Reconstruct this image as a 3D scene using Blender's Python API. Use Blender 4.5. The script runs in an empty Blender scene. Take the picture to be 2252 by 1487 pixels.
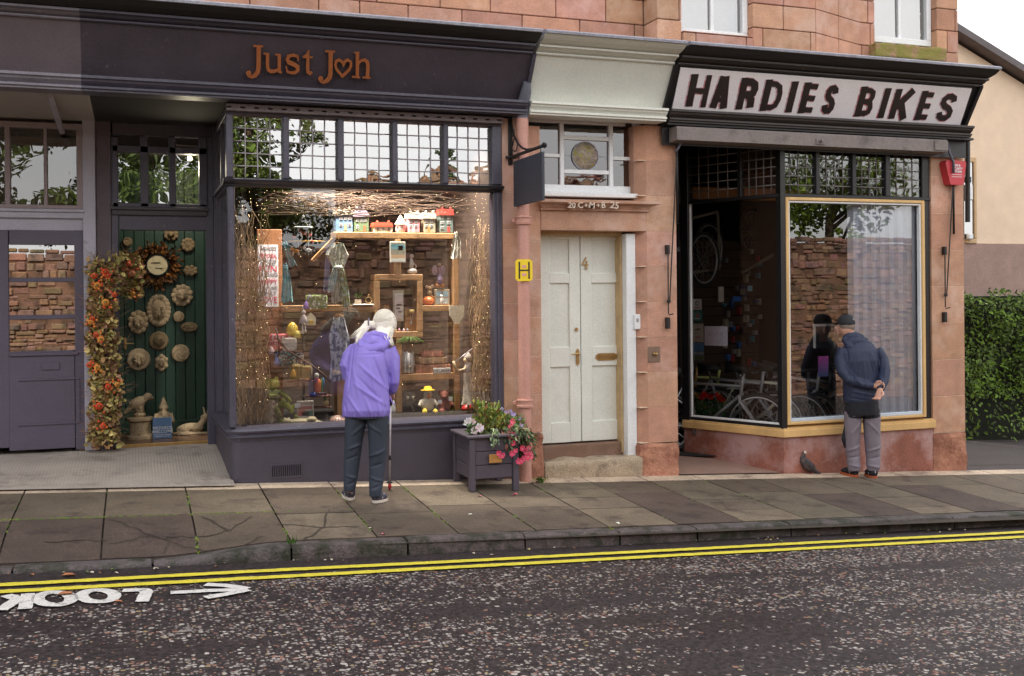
import bpy, bmesh, math, random
from mathutils import Vector, Matrix, noise
random.seed(7)
R_=random.random
def U(a,b): return a+(b-a)*random.random()
C=bpy.context.scene.collection
SC=bpy.context.scene
E=1.77; FP=2310.0; TH=math.radians(19.9); CT,ST=math.cos(TH),math.sin(TH)
# ---- survey helper: where the sight line of a survey pixel meets the plane y=Y (or the ground)
def ray(px,py):
    dx=px-1126; dy=py-642
    return (dx-.009*dy)/FP,(dy+.009*dx)/FP
def P(px,py,Y):
    u,v=ray(px,py); t=Y/(CT-u*ST)
    return Vector((t*(ST+u*CT),Y,E-v*t))
def PX(px,Y,py=642): return P(px,py,Y).x
def PZ(px,py,Y): return P(px,py,Y).z
def YK(x): return 7.07+.02*x
def G0(x,y): return .21-.052*x-.03*(9.2-y)
def sm(a,b,x):
    t=min(1,max(0,(x-a)/(b-a))); return t*t*(3-2*t)
def drop(x): return .075*(1-sm(.1,1.0,x))
def G(x,y):
    return G0(x,y)-drop(x)*(1-sm(0,.8,y-YK(x)))
def RD(x,y): return G0(x,YK(x))-.1+.012*(YK(x)-y)
def PG(px,py,f=G):
    Y=8.0
    for i in range(40):
        p=P(px,py,Y); z=f(p.x,Y)
        Y=Y*(E-z)/(E-p.z) if E-p.z>0 else Y
    p=P(px,py,Y); return Vector((p.x,Y,f(p.x,Y)))
# ---- meshes
class MB:
    def __init__(s): s.v=[]; s.f=[]; s.t=[]; s.m=[]; s.mi=0; s.tint=(1,1,1)
    def add(s,vs,fs,t=None):
        b=len(s.v); s.v+= [tuple(v) for v in vs]; t=t or s.tint
        for f in fs: s.f.append([b+i for i in f]); s.t.append(t); s.m.append(s.mi)
    def box(s,x0,x1,y0,y1,z0,z1,t=None,c=0,M=None):
        if x0>x1:x0,x1=x1,x0
        if y0>y1:y0,y1=y1,y0
        if z0>z1:z0,z1=z1,z0
        h=((x1-x0)/2,(y1-y0)/2,(z1-z0)/2); o=((x0+x1)/2,(y0+y1)/2,(z0+z1)/2)
        c=min(c,h[0]*.45,h[1]*.45,h[2]*.45)
        if c<=0:
            vs=[Vector((a*h[0],b*h[1],d*h[2])) for a in(-1,1) for b in(-1,1) for d in(-1,1)]
            fs=[(0,1,3,2),(4,6,7,5),(0,4,5,1),(2,3,7,6),(0,2,6,4),(1,5,7,3)]
        else:
            vs=[];idx={}
            for a in(-1,1):
                for b in(-1,1):
                    for d in(-1,1):
                        for k in range(3):
                            q=[a*(h[0]-c),b*(h[1]-c),d*(h[2]-c)]; q[k]=(a,b,d)[k]*h[k]
                            idx[(a,b,d,k)]=len(vs); vs.append(Vector(q))
            fs=[]
            for k in range(3):
                for sg in(-1,1):
                    r=[]
                    for (p,q) in((-1,-1),(1,-1),(1,1),(-1,1)):
                        key=[0,0,0]; key[k]=sg; key[(k+1)%3]=p; key[(k+2)%3]=q
                        r.append(idx[(key[0],key[1],key[2],k)])
                    fs.append(r if sg>0 else r[::-1])
            for k in range(3):
                i,j=(k+1)%3,(k+2)%3
                for p in(-1,1):
                    for q in(-1,1):
                        def kk(w,ax):
                            key=[0,0,0]; key[k]=w; key[i]=p; key[j]=q; return idx[(key[0],key[1],key[2],ax)]
                        r=[kk(-1,i),kk(1,i),kk(1,j),kk(-1,j)]
                        fs.append(r if p*q<0 else r[::-1])
            for a in(-1,1):
                for b in(-1,1):
                    for d in(-1,1):
                        r=[idx[(a,b,d,0)],idx[(a,b,d,1)],idx[(a,b,d,2)]]
                        fs.append(r if a*b*d>0 else r[::-1])
        o=Vector(o)
        if M is not None: vs=[M@v for v in vs] if False else [M@(v+o) for v in vs]
        else: vs=[v+o for v in vs]
        s.add(vs,fs,t)
    def pb(s,x0,x1,y0,y1,Y0,Y1,t=None,c=.003,Yref=None):
        "box from survey pixels, front face at Y0, back at Y1"
        Yr=Yref or Y0
        ym=(y0+y1)/2; xm=(x0+x1)/2
        s.box(PX(x0,Yr,ym),PX(x1,Yr,ym),Y0,Y1,PZ(xm,y1,Yr),PZ(xm,y0,Yr),t,c)
    def prism(s,poly,ax,a0,a1,t=None):
        "poly of 2D points extruded along axis; ax 'x': (y,z); 'y': (x,z); 'z': (x,y)"
        n=len(poly)
        def mk(p,a):
            return {'x':(a,p[0],p[1]),'y':(p[0],a,p[1]),'z':(p[0],p[1],a)}[ax]
        vs=[mk(p,a0) for p in poly]+[mk(p,a1) for p in poly]
        fs=[tuple(range(n))[::-1],tuple(range(n,2*n))]+[(i,(i+1)%n,n+(i+1)%n,n+i) for i in range(n)]
        s.add(vs,fs,t)
    def tube(s,pts,rad,n=8,t=None,caps=True,flat=1.0,up=None):
        pts=[Vector(p) for p in pts]; m=len(pts)
        if not hasattr(rad,'__len__') or isinstance(rad,tuple): rad=[rad]*m
        vs=[];prev=None
        for i,p in enumerate(pts):
            d=(pts[min(i+1,m-1)]-pts[max(i-1,0)])
            if d.length<1e-9: d=Vector((0,0,1))
            d.normalize()
            if prev is None:
                a=Vector(up) if up else (Vector((0,0,1)) if abs(d.z)<.9 else Vector((1,0,0)))
                nrm=(a-d*a.dot(d)).normalized()
            else:
                nrm=(prev-d*prev.dot(d)); nrm=nrm.normalized() if nrm.length>1e-6 else prev
            prev=nrm; b=d.cross(nrm)
            r=rad[i]; ra,rb=(r if hasattr(r,'__len__') else (r,r*flat))
            for k in range(n):
                a=2*math.pi*k/n; vs.append(p+nrm*(ra*math.cos(a))+b*(rb*math.sin(a)))
        fs=[]
        for i in range(m-1):
            for k in range(n):
                fs.append((i*n+k,i*n+(k+1)%n,(i+1)*n+(k+1)%n,(i+1)*n+k))
        if caps: fs+= [tuple(range(n))[::-1],tuple(range((m-1)*n,m*n))]
        s.add(vs,fs,t)
    def lathe(s,prof,c,n=20,t=None,ax='z',sx=1,sy=1,flut=0):
        vs=[];m=len(prof); c=Vector(c)
        for (r,h) in prof:
            for k in range(n):
                a=2*math.pi*k/n; rr=r*(1+flut*(1 if k%2 else -1))
                x,y=rr*math.cos(a)*sx,rr*math.sin(a)*sy
                vs.append(c+Vector({'z':(x,y,h),'y':(x,h,y),'x':(h,x,y)}[ax]))
        fs=[(i*n+k,i*n+(k+1)%n,(i+1)*n+(k+1)%n,(i+1)*n+k) for i in range(m-1) for k in range(n)]
        fs+=[tuple(range(n))[::-1],tuple(range((m-1)*n,m*n))]
        s.add(vs,fs,t)
    def ell(s,c,r,n=12,m=8,t=None,M=None,nz=0,ns=3):
        vs=[];c=Vector(c); r=r if hasattr(r,'__len__') else (r,r,r)
        for j in range(1,m):
            ph=math.pi*j/m
            for k in range(n):
                a=2*math.pi*k/n
                vs.append(Vector((math.sin(ph)*math.cos(a),math.sin(ph)*math.sin(a),math.cos(ph))))
        vs+= [Vector((0,0,1)),Vector((0,0,-1))]
        if nz: vs=[v*(1+nz*noise.noise(v*ns+c*7)) for v in vs]
        vs=[Vector((v.x*r[0],v.y*r[1],v.z*r[2])) for v in vs]
        if M is not None: vs=[M@v for v in vs]
        vs=[v+c for v in vs]; T=(m-1)*n
        fs=[(j*n+k,(j+1)*n+k,(j+1)*n+(k+1)%n,j*n+(k+1)%n) for j in range(m-2) for k in range(n)]
        fs+=[(T,k,(k+1)%n) for k in range(n)]+[(T+1,(m-2)*n+(k+1)%n,(m-2)*n+k) for k in range(n)]
        s.add(vs,fs,t)
    def ribbon(s,pts,w,y0,th,fr=None,t=None,closed=False):
        "flat stroke in the x,z plane of frame fr, thickness th towards -y"
        pts=[Vector((p[0],p[1])) for p in pts]; n=len(pts)
        if not hasattr(w,'__len__'): w=[w]*n
        L=[];Rr=[]
        for i in range(n):
            if closed: a,b=pts[i-1],pts[(i+1)%n]
            else: a,b=pts[max(i-1,0)],pts[min(i+1,n-1)]
            d=(b-a).normalized(); nn=Vector((-d.y,d.x)); 
            k=1
            if 0<i<n-1 or closed:
                d1=(pts[i]-pts[i-1]).normalized(); k=1/max(.5,abs(d1.dot(d)))
            L.append(pts[i]+nn*w[i]*.5*k); Rr.append(pts[i]-nn*w[i]*.5*k)
        vs=[]
        for i in range(n):
            for q in(L[i],Rr[i]):
                vs.append(Vector((q.x,y0,q.y))); vs.append(Vector((q.x,y0-th,q.y)))
        if fr is not None: vs=[fr@v for v in vs]
        fs=[]
        for i in range(n if closed else n-1):
            a=i*4;b=((i+1)%n)*4
            fs+=[(a+1,b+1,b+3,a+3),(a,a+2,b+2,b),(a,b,b+1,a+1),(a+2,a+3,b+3,b+2)]
        if not closed: fs+=[(0,1,3,2),((n-1)*4,(n-1)*4+2,(n-1)*4+3,(n-1)*4+1)]
        s.add(vs,fs,t)
    def leaf(s,c,d,nrm,L,W,t=None,bend=.2):
        c=Vector(c); d=Vector(d).normalized(); nrm=Vector(nrm); nrm=(nrm-d*nrm.dot(d)).normalized(); b=d.cross(nrm)
        s.add([c,c+d*L*.35+b*W*.5+nrm*L*bend*.3,c+d*L*.75+b*W*.38,c+d*L-nrm*L*bend,c+d*L*.75-b*W*.38,c+d*L*.35-b*W*.5+nrm*L*bend*.3],[(0,1,2,3),(0,3,4,5)],t)
    def rleaf(s,c,L,W,t=None,out=None):
        d=Vector((U(-1,1),U(-1,1),U(-1,1))); 
        if out is not None: d=d*.7+Vector(out).normalized()
        s.leaf(c,d,Vector((U(-1,1),U(-1,1),U(-1,1)+.3)),L,W,t)
    def build(s,name,mat,parent=None,smooth=False,local=False,mods=None):
        me=bpy.data.meshes.new(name)
        o0=ORG.get(parent.name,Vector()) if (parent is not None and not local) else Vector()
        me.from_pydata([tuple(Vector(v)-o0) for v in s.v],[],s.f)
        mats=mat if isinstance(mat,(list,tuple)) else [mat]
        for m in mats: me.materials.append(m)
        at=me.attributes.new('tint','FLOAT_COLOR','FACE')
        buf=[]
        for t in s.t: buf+=[t[0],t[1],t[2],1]
        at.data.foreach_set('color',buf)
        me.polygons.foreach_set('material_index',s.m)
        me.polygons.foreach_set('use_smooth',[bool(smooth)]*len(s.f))
        me.update()
        o=bpy.data.objects.new(name,me); C.objects.link(o)
        if parent is not None: o.parent=parent; ORG[o.name]=o0
        if smooth=='auto' or smooth==2: 
            me.polygons.foreach_set('use_smooth',[True]*len(s.f)); me.set_sharp_from_angle(angle=math.radians(38))
        return o
ORG={}
def thing(name,label,cat,loc=(0,0,0),group=None,rz=0):
    o=bpy.data.objects.new(name,None); C.objects.link(o); o.empty_display_size=.1
    o.location=loc; o.rotation_euler=(0,0,rz); o['label']=label; o['category']=cat
    if group:o['group']=group
    ORG[o.name]=Vector(loc); return o
def tag(o,label,cat,group=None,kind=None):
    if label:o['label']=label
    if cat:o['category']=cat
    if group:o['group']=group
    if kind:o['kind']=kind
    return o
def struct(o,label=None,cat=None):
    o['kind']='structure'
    if label:o['label']=label
    if cat:o['category']=cat
    return o
def single(mb,name,mat,label,cat,loc=None,smooth=False,group=None):
    "one-mesh thing with its origin at its base"
    vs=mb.v; 
    if loc is None:
        xs=[v[0] for v in vs];ys=[v[1] for v in vs];zs=[v[2] for v in vs]
        loc=((min(xs)+max(xs))/2,(min(ys)+max(ys))/2,min(zs))
    o=mb.build(name,mat,None,smooth)
    for v in o.data.vertices: v.co-=Vector(loc)
    o.location=loc; return tag(o,label,cat,group)
def blob(parts,name,mat,parent,vox=.012,smooth=3,disp=None,local=False):
    "closed shapes fused into one continuous skin (voxel remesh), optionally creased"
    mb=MB()
    for fn in parts: fn(mb)
    o=mb.build('tmp',mat,None)
    md=o.modifiers.new('r','REMESH'); md.mode='VOXEL'; md.voxel_size=vox; md.use_smooth_shade=True
    if smooth:
        s2=o.modifiers.new('s','SMOOTH'); s2.factor=.5; s2.iterations=smooth
    dg=bpy.context.evaluated_depsgraph_get(); ev=o.evaluated_get(dg)
    me=bpy.data.meshes.new_from_object(ev); me.name=name
    bpy.data.objects.remove(o)
    if disp:
        ns=[v.normal.copy() for v in me.vertices]
        for v,n in zip(me.vertices,ns): v.co+=n*disp(v.co)
    o0=ORG.get(parent.name,Vector()) if (parent is not None and not local) else Vector()
    if o0.length>0: me.transform(Matrix.Translation(-o0))
    if not me.materials: me.materials.append(mat)
    at=me.attributes.new('tint','FLOAT_COLOR','FACE')
    at.data.foreach_set('color',[1.0]*(4*len(me.polygons)))
    me.polygons.foreach_set('use_smooth',[True]*len(me.polygons))
    o=bpy.data.objects.new(name,me); C.objects.link(o)
    if parent is not None: o.parent=parent; ORG[o.name]=o0
    return o
def S(r,g,b):
    "sRGB 0-255 to linear"
    f=lambda c:(c/255/12.92 if c/255<=.04045 else ((c/255+.055)/1.055)**2.4)
    return (f(r),f(g),f(b))
# ---- materials
def nt(m): return m.node_tree.nodes,m.node_tree.links
MATS={}
def mat(name,col,rough=.6,var=.12,vs=6.0,bump=.0,bs=60.0,tint=True,metal=0,spec=.5,dirt=None,ds=2.0,dth=.62,streak=1.0,coat=0,emit=None,es=0):
    if name in MATS: return MATS[name]
    m=bpy.data.materials.new(name); m.use_nodes=True; N,L=nt(m); N.clear(); MATS[name]=m
    out=N.new('ShaderNodeOutputMaterial'); b=N.new('ShaderNodeBsdfPrincipled'); L.new(b.outputs[0],out.inputs[0])
    b.inputs['Roughness'].default_value=rough; b.inputs['Metallic'].default_value=metal; b.inputs['Specular IOR Level'].default_value=spec
    b.inputs['Coat Weight'].default_value=coat
    tc=N.new('ShaderNodeNewGeometry'); mp=N.new('ShaderNodeMapping'); L.new(tc.outputs['Position'],mp.inputs[0])
    mp.inputs['Scale'].default_value=(1,1,streak)
    n=N.new('ShaderNodeTexNoise'); n.inputs['Scale'].default_value=vs; n.inputs['Detail'].default_value=8; n.inputs['Roughness'].default_value=.65
    L.new(mp.outputs[0],n.inputs['Vector'])
    mr=N.new('ShaderNodeMapRange'); L.new(n.outputs[0],mr.inputs[0]); mr.inputs[1].default_value=.3; mr.inputs[2].default_value=.7
    mr.inputs[3].default_value=1-var; mr.inputs[4].default_value=1+var
    mx=N.new('ShaderNodeVectorMath'); mx.operation='SCALE'; mx.inputs[0].default_value=col; L.new(mr.outputs[0],mx.inputs['Scale'])
    cur=mx.outputs[0]
    if bump:
        fn=N.new('ShaderNodeTexNoise'); fn.inputs['Scale'].default_value=bs*1.6; fn.inputs['Detail'].default_value=4; L.new(tc.outputs['Position'],fn.inputs['Vector'])
        fr=N.new('ShaderNodeMapRange'); L.new(fn.outputs[0],fr.inputs[0]); fr.inputs[1].default_value=.32; fr.inputs[2].default_value=.68; a_=min(.3,.05+bump*.22); fr.inputs[3].default_value=1-a_; fr.inputs[4].default_value=1+a_
        fm=N.new('ShaderNodeVectorMath'); fm.operation='SCALE'; L.new(cur,fm.inputs[0]); L.new(fr.outputs[0],fm.inputs['Scale']); cur=fm.outputs[0]
    if dirt:
        d=N.new('ShaderNodeTexNoise'); d.inputs['Scale'].default_value=ds; d.inputs['Detail'].default_value=10; d.inputs['Roughness'].default_value=.7; L.new(mp.outputs[0],d.inputs['Vector'])
        r=N.new('ShaderNodeMapRange'); L.new(d.outputs[0],r.inputs[0]); r.inputs[1].default_value=dth-.06; r.inputs[2].default_value=dth+.06
        k=N.new('ShaderNodeMix'); k.data_type='RGBA'; L.new(r.outputs[0],k.inputs['Factor']); L.new(cur,k.inputs[6]); k.inputs[7].default_value=(*dirt,1); cur=k.outputs[2]
    if tint:
        a=N.new('ShaderNodeAttribute'); a.attribute_name='tint'; v=N.new('ShaderNodeVectorMath'); v.operation='MULTIPLY'
        L.new(cur,v.inputs[0]); L.new(a.outputs['Color'],v.inputs[1]); cur=v.outputs[0]
    L.new(cur,b.inputs['Base Color'])
    if bump:
        bn=N.new('ShaderNodeTexNoise'); bn.inputs['Scale'].default_value=bs; bn.inputs['Detail'].default_value=6; L.new(tc.outputs['Position'],bn.inputs['Vector'])
        bp=N.new('ShaderNodeBump'); bp.inputs['Strength'].default_value=bump; bp.inputs['Distance'].default_value=.01; L.new(bn.outputs[0],bp.inputs['Height']); L.new(bp.outputs[0],b.inputs['Normal'])
        rr=N.new('ShaderNodeMapRange'); L.new(n.outputs[0],rr.inputs[0]); rr.inputs[3].default_value=max(0,rough-.12); rr.inputs[4].default_value=min(1,rough+.12); L.new(rr.outputs[0],b.inputs['Roughness'])
    if emit: b.inputs['Emission Color'].default_value=(*emit,1); b.inputs['Emission Strength'].default_value=es
    return m
def glass(name,fac,tintc=(1,1,1),wav=0,ws=2.0,spread=.35):
    if name in MATS: return MATS[name]
    m=bpy.data.materials.new(name); m.use_nodes=True; N,L=nt(m); N.clear(); MATS[name]=m
    out=N.new('ShaderNodeOutputMaterial'); mx=N.new('ShaderNodeMixShader'); t=N.new('ShaderNodeBsdfTransparent'); g=N.new('ShaderNodeBsdfGlossy')
    g.inputs['Roughness'].default_value=0.0; g.inputs['Color'].default_value=(.98,.98,.97,1); t.inputs[0].default_value=(*tintc,1)
    fr=N.new('ShaderNodeFresnel'); fr.inputs[0].default_value=1.5
    ad=N.new('ShaderNodeMath'); ad.operation='ADD'; ad.use_clamp=True; L.new(fr.outputs[0],ad.inputs[0]); ad.inputs[1].default_value=fac
    L.new(ad.outputs[0],mx.inputs[0]); L.new(t.outputs[0],mx.inputs[1]); L.new(g.outputs[0],mx.inputs[2]); L.new(mx.outputs[0],out.inputs[0])
    if wav:
        gm=N.new('ShaderNodeNewGeometry'); n=N.new('ShaderNodeTexNoise'); n.inputs['Scale'].default_value=ws; n.inputs['Detail'].default_value=1; L.new(gm.outputs['Position'],n.inputs['Vector'])
        bp=N.new('ShaderNodeBump'); bp.inputs['Strength'].default_value=wav; bp.inputs['Distance'].default_value=.02; L.new(n.outputs[0],bp.inputs['Height']); L.new(bp.outputs[0],g.inputs['Normal'])
    return m
PURP=mat('slate_purple_paint',S(75,72,86),.42,.14,5,.3,40,dirt=S(128,124,132),ds=18,dth=.665)
FASC=mat('fascia_paint',S(70,63,72),.5,.14,3,.4,55,dirt=S(112,104,114),ds=22,dth=.675)
NGREY=mat('neighbour_fascia_paint',S(108,98,104),.55,.08,3,.3,55)
LILAC=mat('pale_lilac_paint',S(172,170,184),.5,.08,4,.2,50,dirt=S(110,104,100),ds=4,dth=.72)
CREAM=mat('cream_paint',S(223,226,218),.45,.05,4,.1,50,dirt=S(170,170,150),ds=3,dth=.72)
WHITE=mat('white_paint',S(226,230,232),.45,.05,5,.1,50,dirt=S(150,148,140),ds=5,dth=.72)
BLACK=mat('black_paint',S(26,25,27),.38,.2,5,.25,60,dirt=S(60,58,60),ds=4,dth=.74)
BLKCOR=mat('weathered_black_paint',S(52,46,44),.5,.2,4,.4,40,dirt=S(105,98,92),ds=6,dth=.66)
WOOD=mat('varnished_pine',S(214,176,118),.45,.15,4,.15,60,streak=.3)
OAK=mat('display_oak',S(168,130,88),.6,.22,9,.3,50,streak=.5,dirt=S(120,84,52),ds=8,dth=.62)
STONE=mat('red_sandstone',S(188,146,122),.85,.2,5,.75,110,dirt=S(202,168,150),ds=1.6,dth=.56)
STONE_D=mat('weathered_sandstone',S(172,124,100),.9,.3,5,.9,60,dirt=S(142,94,76),ds=3.5,dth=.54)
LEAD=mat('lead_flashing',S(150,152,164),.55,.18,6,.5,30)
AWN=mat('awning_box_grey',S(122,113,110),.6,.12,5,.3,30,dirt=S(90,84,80),ds=4,dth=.62)
BRASS=mat('aged_brass',S(176,146,96),.35,.15,30,.1,60,metal=.8)
IRON=mat('black_iron',S(28,27,28),.5,.2,20,.3,80)
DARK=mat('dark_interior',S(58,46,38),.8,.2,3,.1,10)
JOHGL=glass('shop_glass',.07,(1,1,1))
LEADGL=glass('leaded_glass',.38,(.7,.7,.68),.1,5)
HGL=glass('bike_shop_glass',.12,(1,1,1)); HGLA=glass('entrance_glass',.02,(1,1,1))
# ---- camera, light, sky
cam=bpy.data.cameras.new('camera'); co=bpy.data.objects.new('camera',cam); C.objects.link(co); SC.camera=co
co.location=(0,0,E); cam.lens=36*FP/2252; cam.sensor_width=36; cam.shift_y=-101/2252; cam.clip_end=2000
co.rotation_euler=(Matrix.Rotation(-TH,3,'Z')@Matrix.Rotation(math.radians(90),3,'X')@Matrix.Rotation(math.radians(-.5157),3,'Z')).to_euler()
SUN_EL,SUN_AZ=math.radians(38),math.radians(-28)   # azimuth measured from +y towards +x: the sun stands behind the shops
w=bpy.data.worlds.new('World'); SC.world=w; w.use_nodes=True; N,L=nt(w); N.clear()
wo=N.new('ShaderNodeOutputWorld'); bg=N.new('ShaderNodeBackground'); sky=N.new('ShaderNodeTexSky'); sky.sky_type='NISHITA'; sky.sun_disc=False
sky.sun_elevation=SUN_EL; sky.sun_rotation=SUN_AZ; sky.dust_density=3; sky.air_density=1.0
# thin white cloud over the sky
tc=N.new('ShaderNodeTexCoord'); nz=N.new('ShaderNodeTexNoise'); nz.inputs['Scale'].default_value=2.2; nz.inputs['Detail'].default_value=7; L.new(tc.outputs['Generated'],nz.inputs['Vector'])
mr=N.new('ShaderNodeMapRange'); L.new(nz.outputs[0],mr.inputs[0]); mr.inputs[1].default_value=.3; mr.inputs[2].default_value=.6; mr.inputs[3].default_value=.55; mr.inputs[4].default_value=.95
mx=N.new('ShaderNodeMix'); mx.data_type='RGBA'; L.new(mr.outputs[0],mx.inputs['Factor']); L.new(sky.outputs[0],mx.inputs[6]); mx.inputs[7].default_value=(11.3,11.1,11.1,1)
L.new(mx.outputs[2],bg.inputs[0]); bg.inputs[1].default_value=.10; L.new(bg.outputs[0],wo.inputs[0])
sl=bpy.data.lights.new('sun','SUN'); sl.energy=3.2; sl.angle=math.radians(2); sl.color=(1,.93,.82); so=bpy.data.objects.new('sun',sl); C.objects.link(so)
sd=Vector((math.sin(SUN_AZ)*math.cos(SUN_EL),math.cos(SUN_AZ)*math.cos(SUN_EL),math.sin(SUN_EL)))
so.rotation_euler=sd.to_track_quat('Z','Y').to_euler(); so.location=sd*30
SC.view_settings.view_transform='Standard'; SC.view_settings.look='None'; SC.view_settings.exposure=1.04; SC.view_settings.gamma=1
SC.cycles.max_bounces=8; SC.cycles.transparent_max_bounces=24; SC.cycles.caustics_reflective=False; SC.cycles.caustics_refractive=False

# ---- ground
def mat_chips():
    m=bpy.data.materials.new('wet_chipped_asphalt'); m.use_nodes=True; N,L=nt(m); b=N['Principled BSDF']
    g=N.new('ShaderNodeNewGeometry')
    def noise_(sc,det=5): 
        n=N.new('ShaderNodeTexNoise'); n.inputs['Scale'].default_value=sc; n.inputs['Detail'].default_value=det; L.new(g.outputs['Position'],n.inputs['Vector']); return n
    def mathn(op,a,bb,clamp=False):
        n=N.new('ShaderNodeMath'); n.operation=op; n.use_clamp=clamp
        for i,q in enumerate((a,bb)):
            if hasattr(q,'is_linked') or hasattr(q,'node'): L.new(q,n.inputs[i])
            else: n.inputs[i].default_value=q
        return n.outputs[0]
    base=N.new('ShaderNodeValToRGB'); L.new(noise_(35,8).outputs[0],base.inputs[0])
    base.color_ramp.elements[0].position=.35; base.color_ramp.elements[0].color=(*S(27,22,24),1)
    base.color_ramp.elements[1].position=.7; base.color_ramp.elements[1].color=(*S(64,54,55),1)
    cur=base.outputs[0]; hsum=None; prev=None
    sep=N.new('ShaderNodeSeparateXYZ'); L.new(g.outputs['Position'],sep.inputs[0])
    # tyre-worn bands run along the street: stretched noise
    mp=N.new('ShaderNodeMapping'); mp.inputs['Scale'].default_value=(.35,2.2,1); L.new(g.outputs['Position'],mp.inputs[0])
    band=N.new('ShaderNodeTexNoise'); band.inputs['Scale'].default_value=1.4; band.inputs['Detail'].default_value=4; L.new(mp.outputs[0],band.inputs['Vector'])
    # no chips in the gutter strip next to the kerb
    gy=mathn('SUBTRACT',sep.outputs[1],mathn('MULTIPLY',sep.outputs[0],.02))
    gut=N.new('ShaderNodeMapRange'); L.new(gy,gut.inputs[0]); gut.inputs[1].default_value=6.68; gut.inputs[2].default_value=6.78; gut.inputs[3].default_value=0; gut.inputs[4].default_value=1.0
    for k,(sc,r0,thr) in enumerate(((33,.35,.50),(52,.34,.50))):
        wp=N.new('ShaderNodeVectorMath'); wp.operation='ADD'; nn=noise_(90,2); sca=N.new('ShaderNodeVectorMath'); sca.operation='SCALE'; L.new(nn.outputs[1],sca.inputs[0]); sca.inputs['Scale'].default_value=.012
        L.new(g.outputs['Position'],wp.inputs[0]); L.new(sca.outputs[0],wp.inputs[1])
        v=N.new('ShaderNodeTexVoronoi'); v.voronoi_dimensions='2D'; v.inputs['Scale'].default_value=sc; L.new(wp.outputs[0],v.inputs['Vector'])
        sx=N.new('ShaderNodeSeparateColor'); L.new(v.outputs['Color'],sx.inputs[0])
        th=N.new('ShaderNodeMapRange'); L.new(band.outputs[0],th.inputs[0]); th.inputs[1].default_value=.35; th.inputs[2].default_value=.65; th.inputs[3].default_value=1.0; th.inputs[4].default_value=.5+.1*k
        on=mathn('GREATER_THAN',sx.outputs[0],mathn('ADD',th.outputs[0],gut.outputs[0]))
        rad=mathn('MULTIPLY',mathn('ADD',.55,sx.outputs[1]),r0)
        ins=mathn('LESS_THAN',v.outputs['Distance'],rad)
        f=mathn('MULTIPLY',on,ins)
        cr=N.new('ShaderNodeValToRGB'); L.new(sx.outputs[2],cr.inputs[0]); cr.color_ramp.interpolation='CONSTANT'
        cols=[(0,(150,142,138)),(.28,(186,178,170)),(.5,(118,110,106)),(.66,(164,122,104)),(.76,(205,198,190)),(.88,(140,96,84)),(.94,(172,150,110))]
        el=cr.color_ramp.elements
        el[0].color=(*S(*cols[0][1]),1); el[1].position=cols[1][0]; el[1].color=(*S(*cols[1][1]),1)
        for p_,c_ in cols[2:]:
            e=el.new(p_); e.color=(*S(*c_),1)
        mixn=N.new('ShaderNodeMix'); mixn.data_type='RGBA'; L.new(mathn('MULTIPLY',f,.66),mixn.inputs['Factor']); L.new(cur,mixn.inputs[6]); L.new(cr.outputs[0],mixn.inputs[7]); cur=mixn.outputs[2]
        prev=f if prev is None else mathn('MAXIMUM',prev,f)
    L.new(cur,b.inputs['Base Color'])
    ro=N.new('ShaderNodeMapRange'); L.new(noise_(1.3,5).outputs[0],ro.inputs[0]); ro.inputs[1].default_value=.35; ro.inputs[2].default_value=.65; ro.inputs[3].default_value=.42; ro.inputs[4].default_value=.72; b.inputs['Specular IOR Level'].default_value=.35
    L.new(ro.outputs[0],b.inputs['Roughness'])
    hh=mathn('ADD',mathn('MULTIPLY',prev,.6),noise_(160,4).outputs[0])
    bp=N.new('ShaderNodeBump'); bp.inputs['Strength'].default_value=.7; bp.inputs['Distance'].default_value=.006; L.new(hh,bp.inputs['Height']); L.new(bp.outputs[0],b.inputs['Normal'])
    return m
ASPH=mat_chips()
def grid(mb,xs,ys,f,t=None):
    vs=[(x,y,f(x,y)) for y in ys for x in xs]; n=len(xs)
    mb.add(vs,[(j*n+i,j*n+i+1,(j+1)*n+i+1,(j+1)*n+i) for j in range(len(ys)-1) for i in range(n-1)],t)
def lin(a,b,n): return [a+(b-a)*i/(n-1) for i in range(n)]
GRD=mat('ground_earth',S(96,90,74),.95,.2,1,.5,20)
mb=MB(); grid(mb,[-300,-60,-20,-8,0,4,10,20,40,80,300],[-300,-60,-20,-6,-2,7.4,9.5,12,20,60,300],lambda x,y:G0(max(-20,min(40,x)),9)-.42)
struct(mb.build('ground',GRD))
mb=MB(); xs=lin(-14,30,89); 
vs=[];ks=[0,.15,.4,.9,2,4,6,8.5]
for x in xs:
    for k in ks: y=YK(x)+.02-k; vs.append((x,y,RD(x,y)+.006*noise.noise(Vector((x*.8,y*1.5,0)))))
n=len(ks); mb.add(vs,[(i*n+j,(i+1)*n+j,(i+1)*n+j+1,i*n+j+1) for i in range(len(xs)-1) for j in range(n-1)])
o=mb.build('road',ASPH,smooth=True); struct(o)
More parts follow.
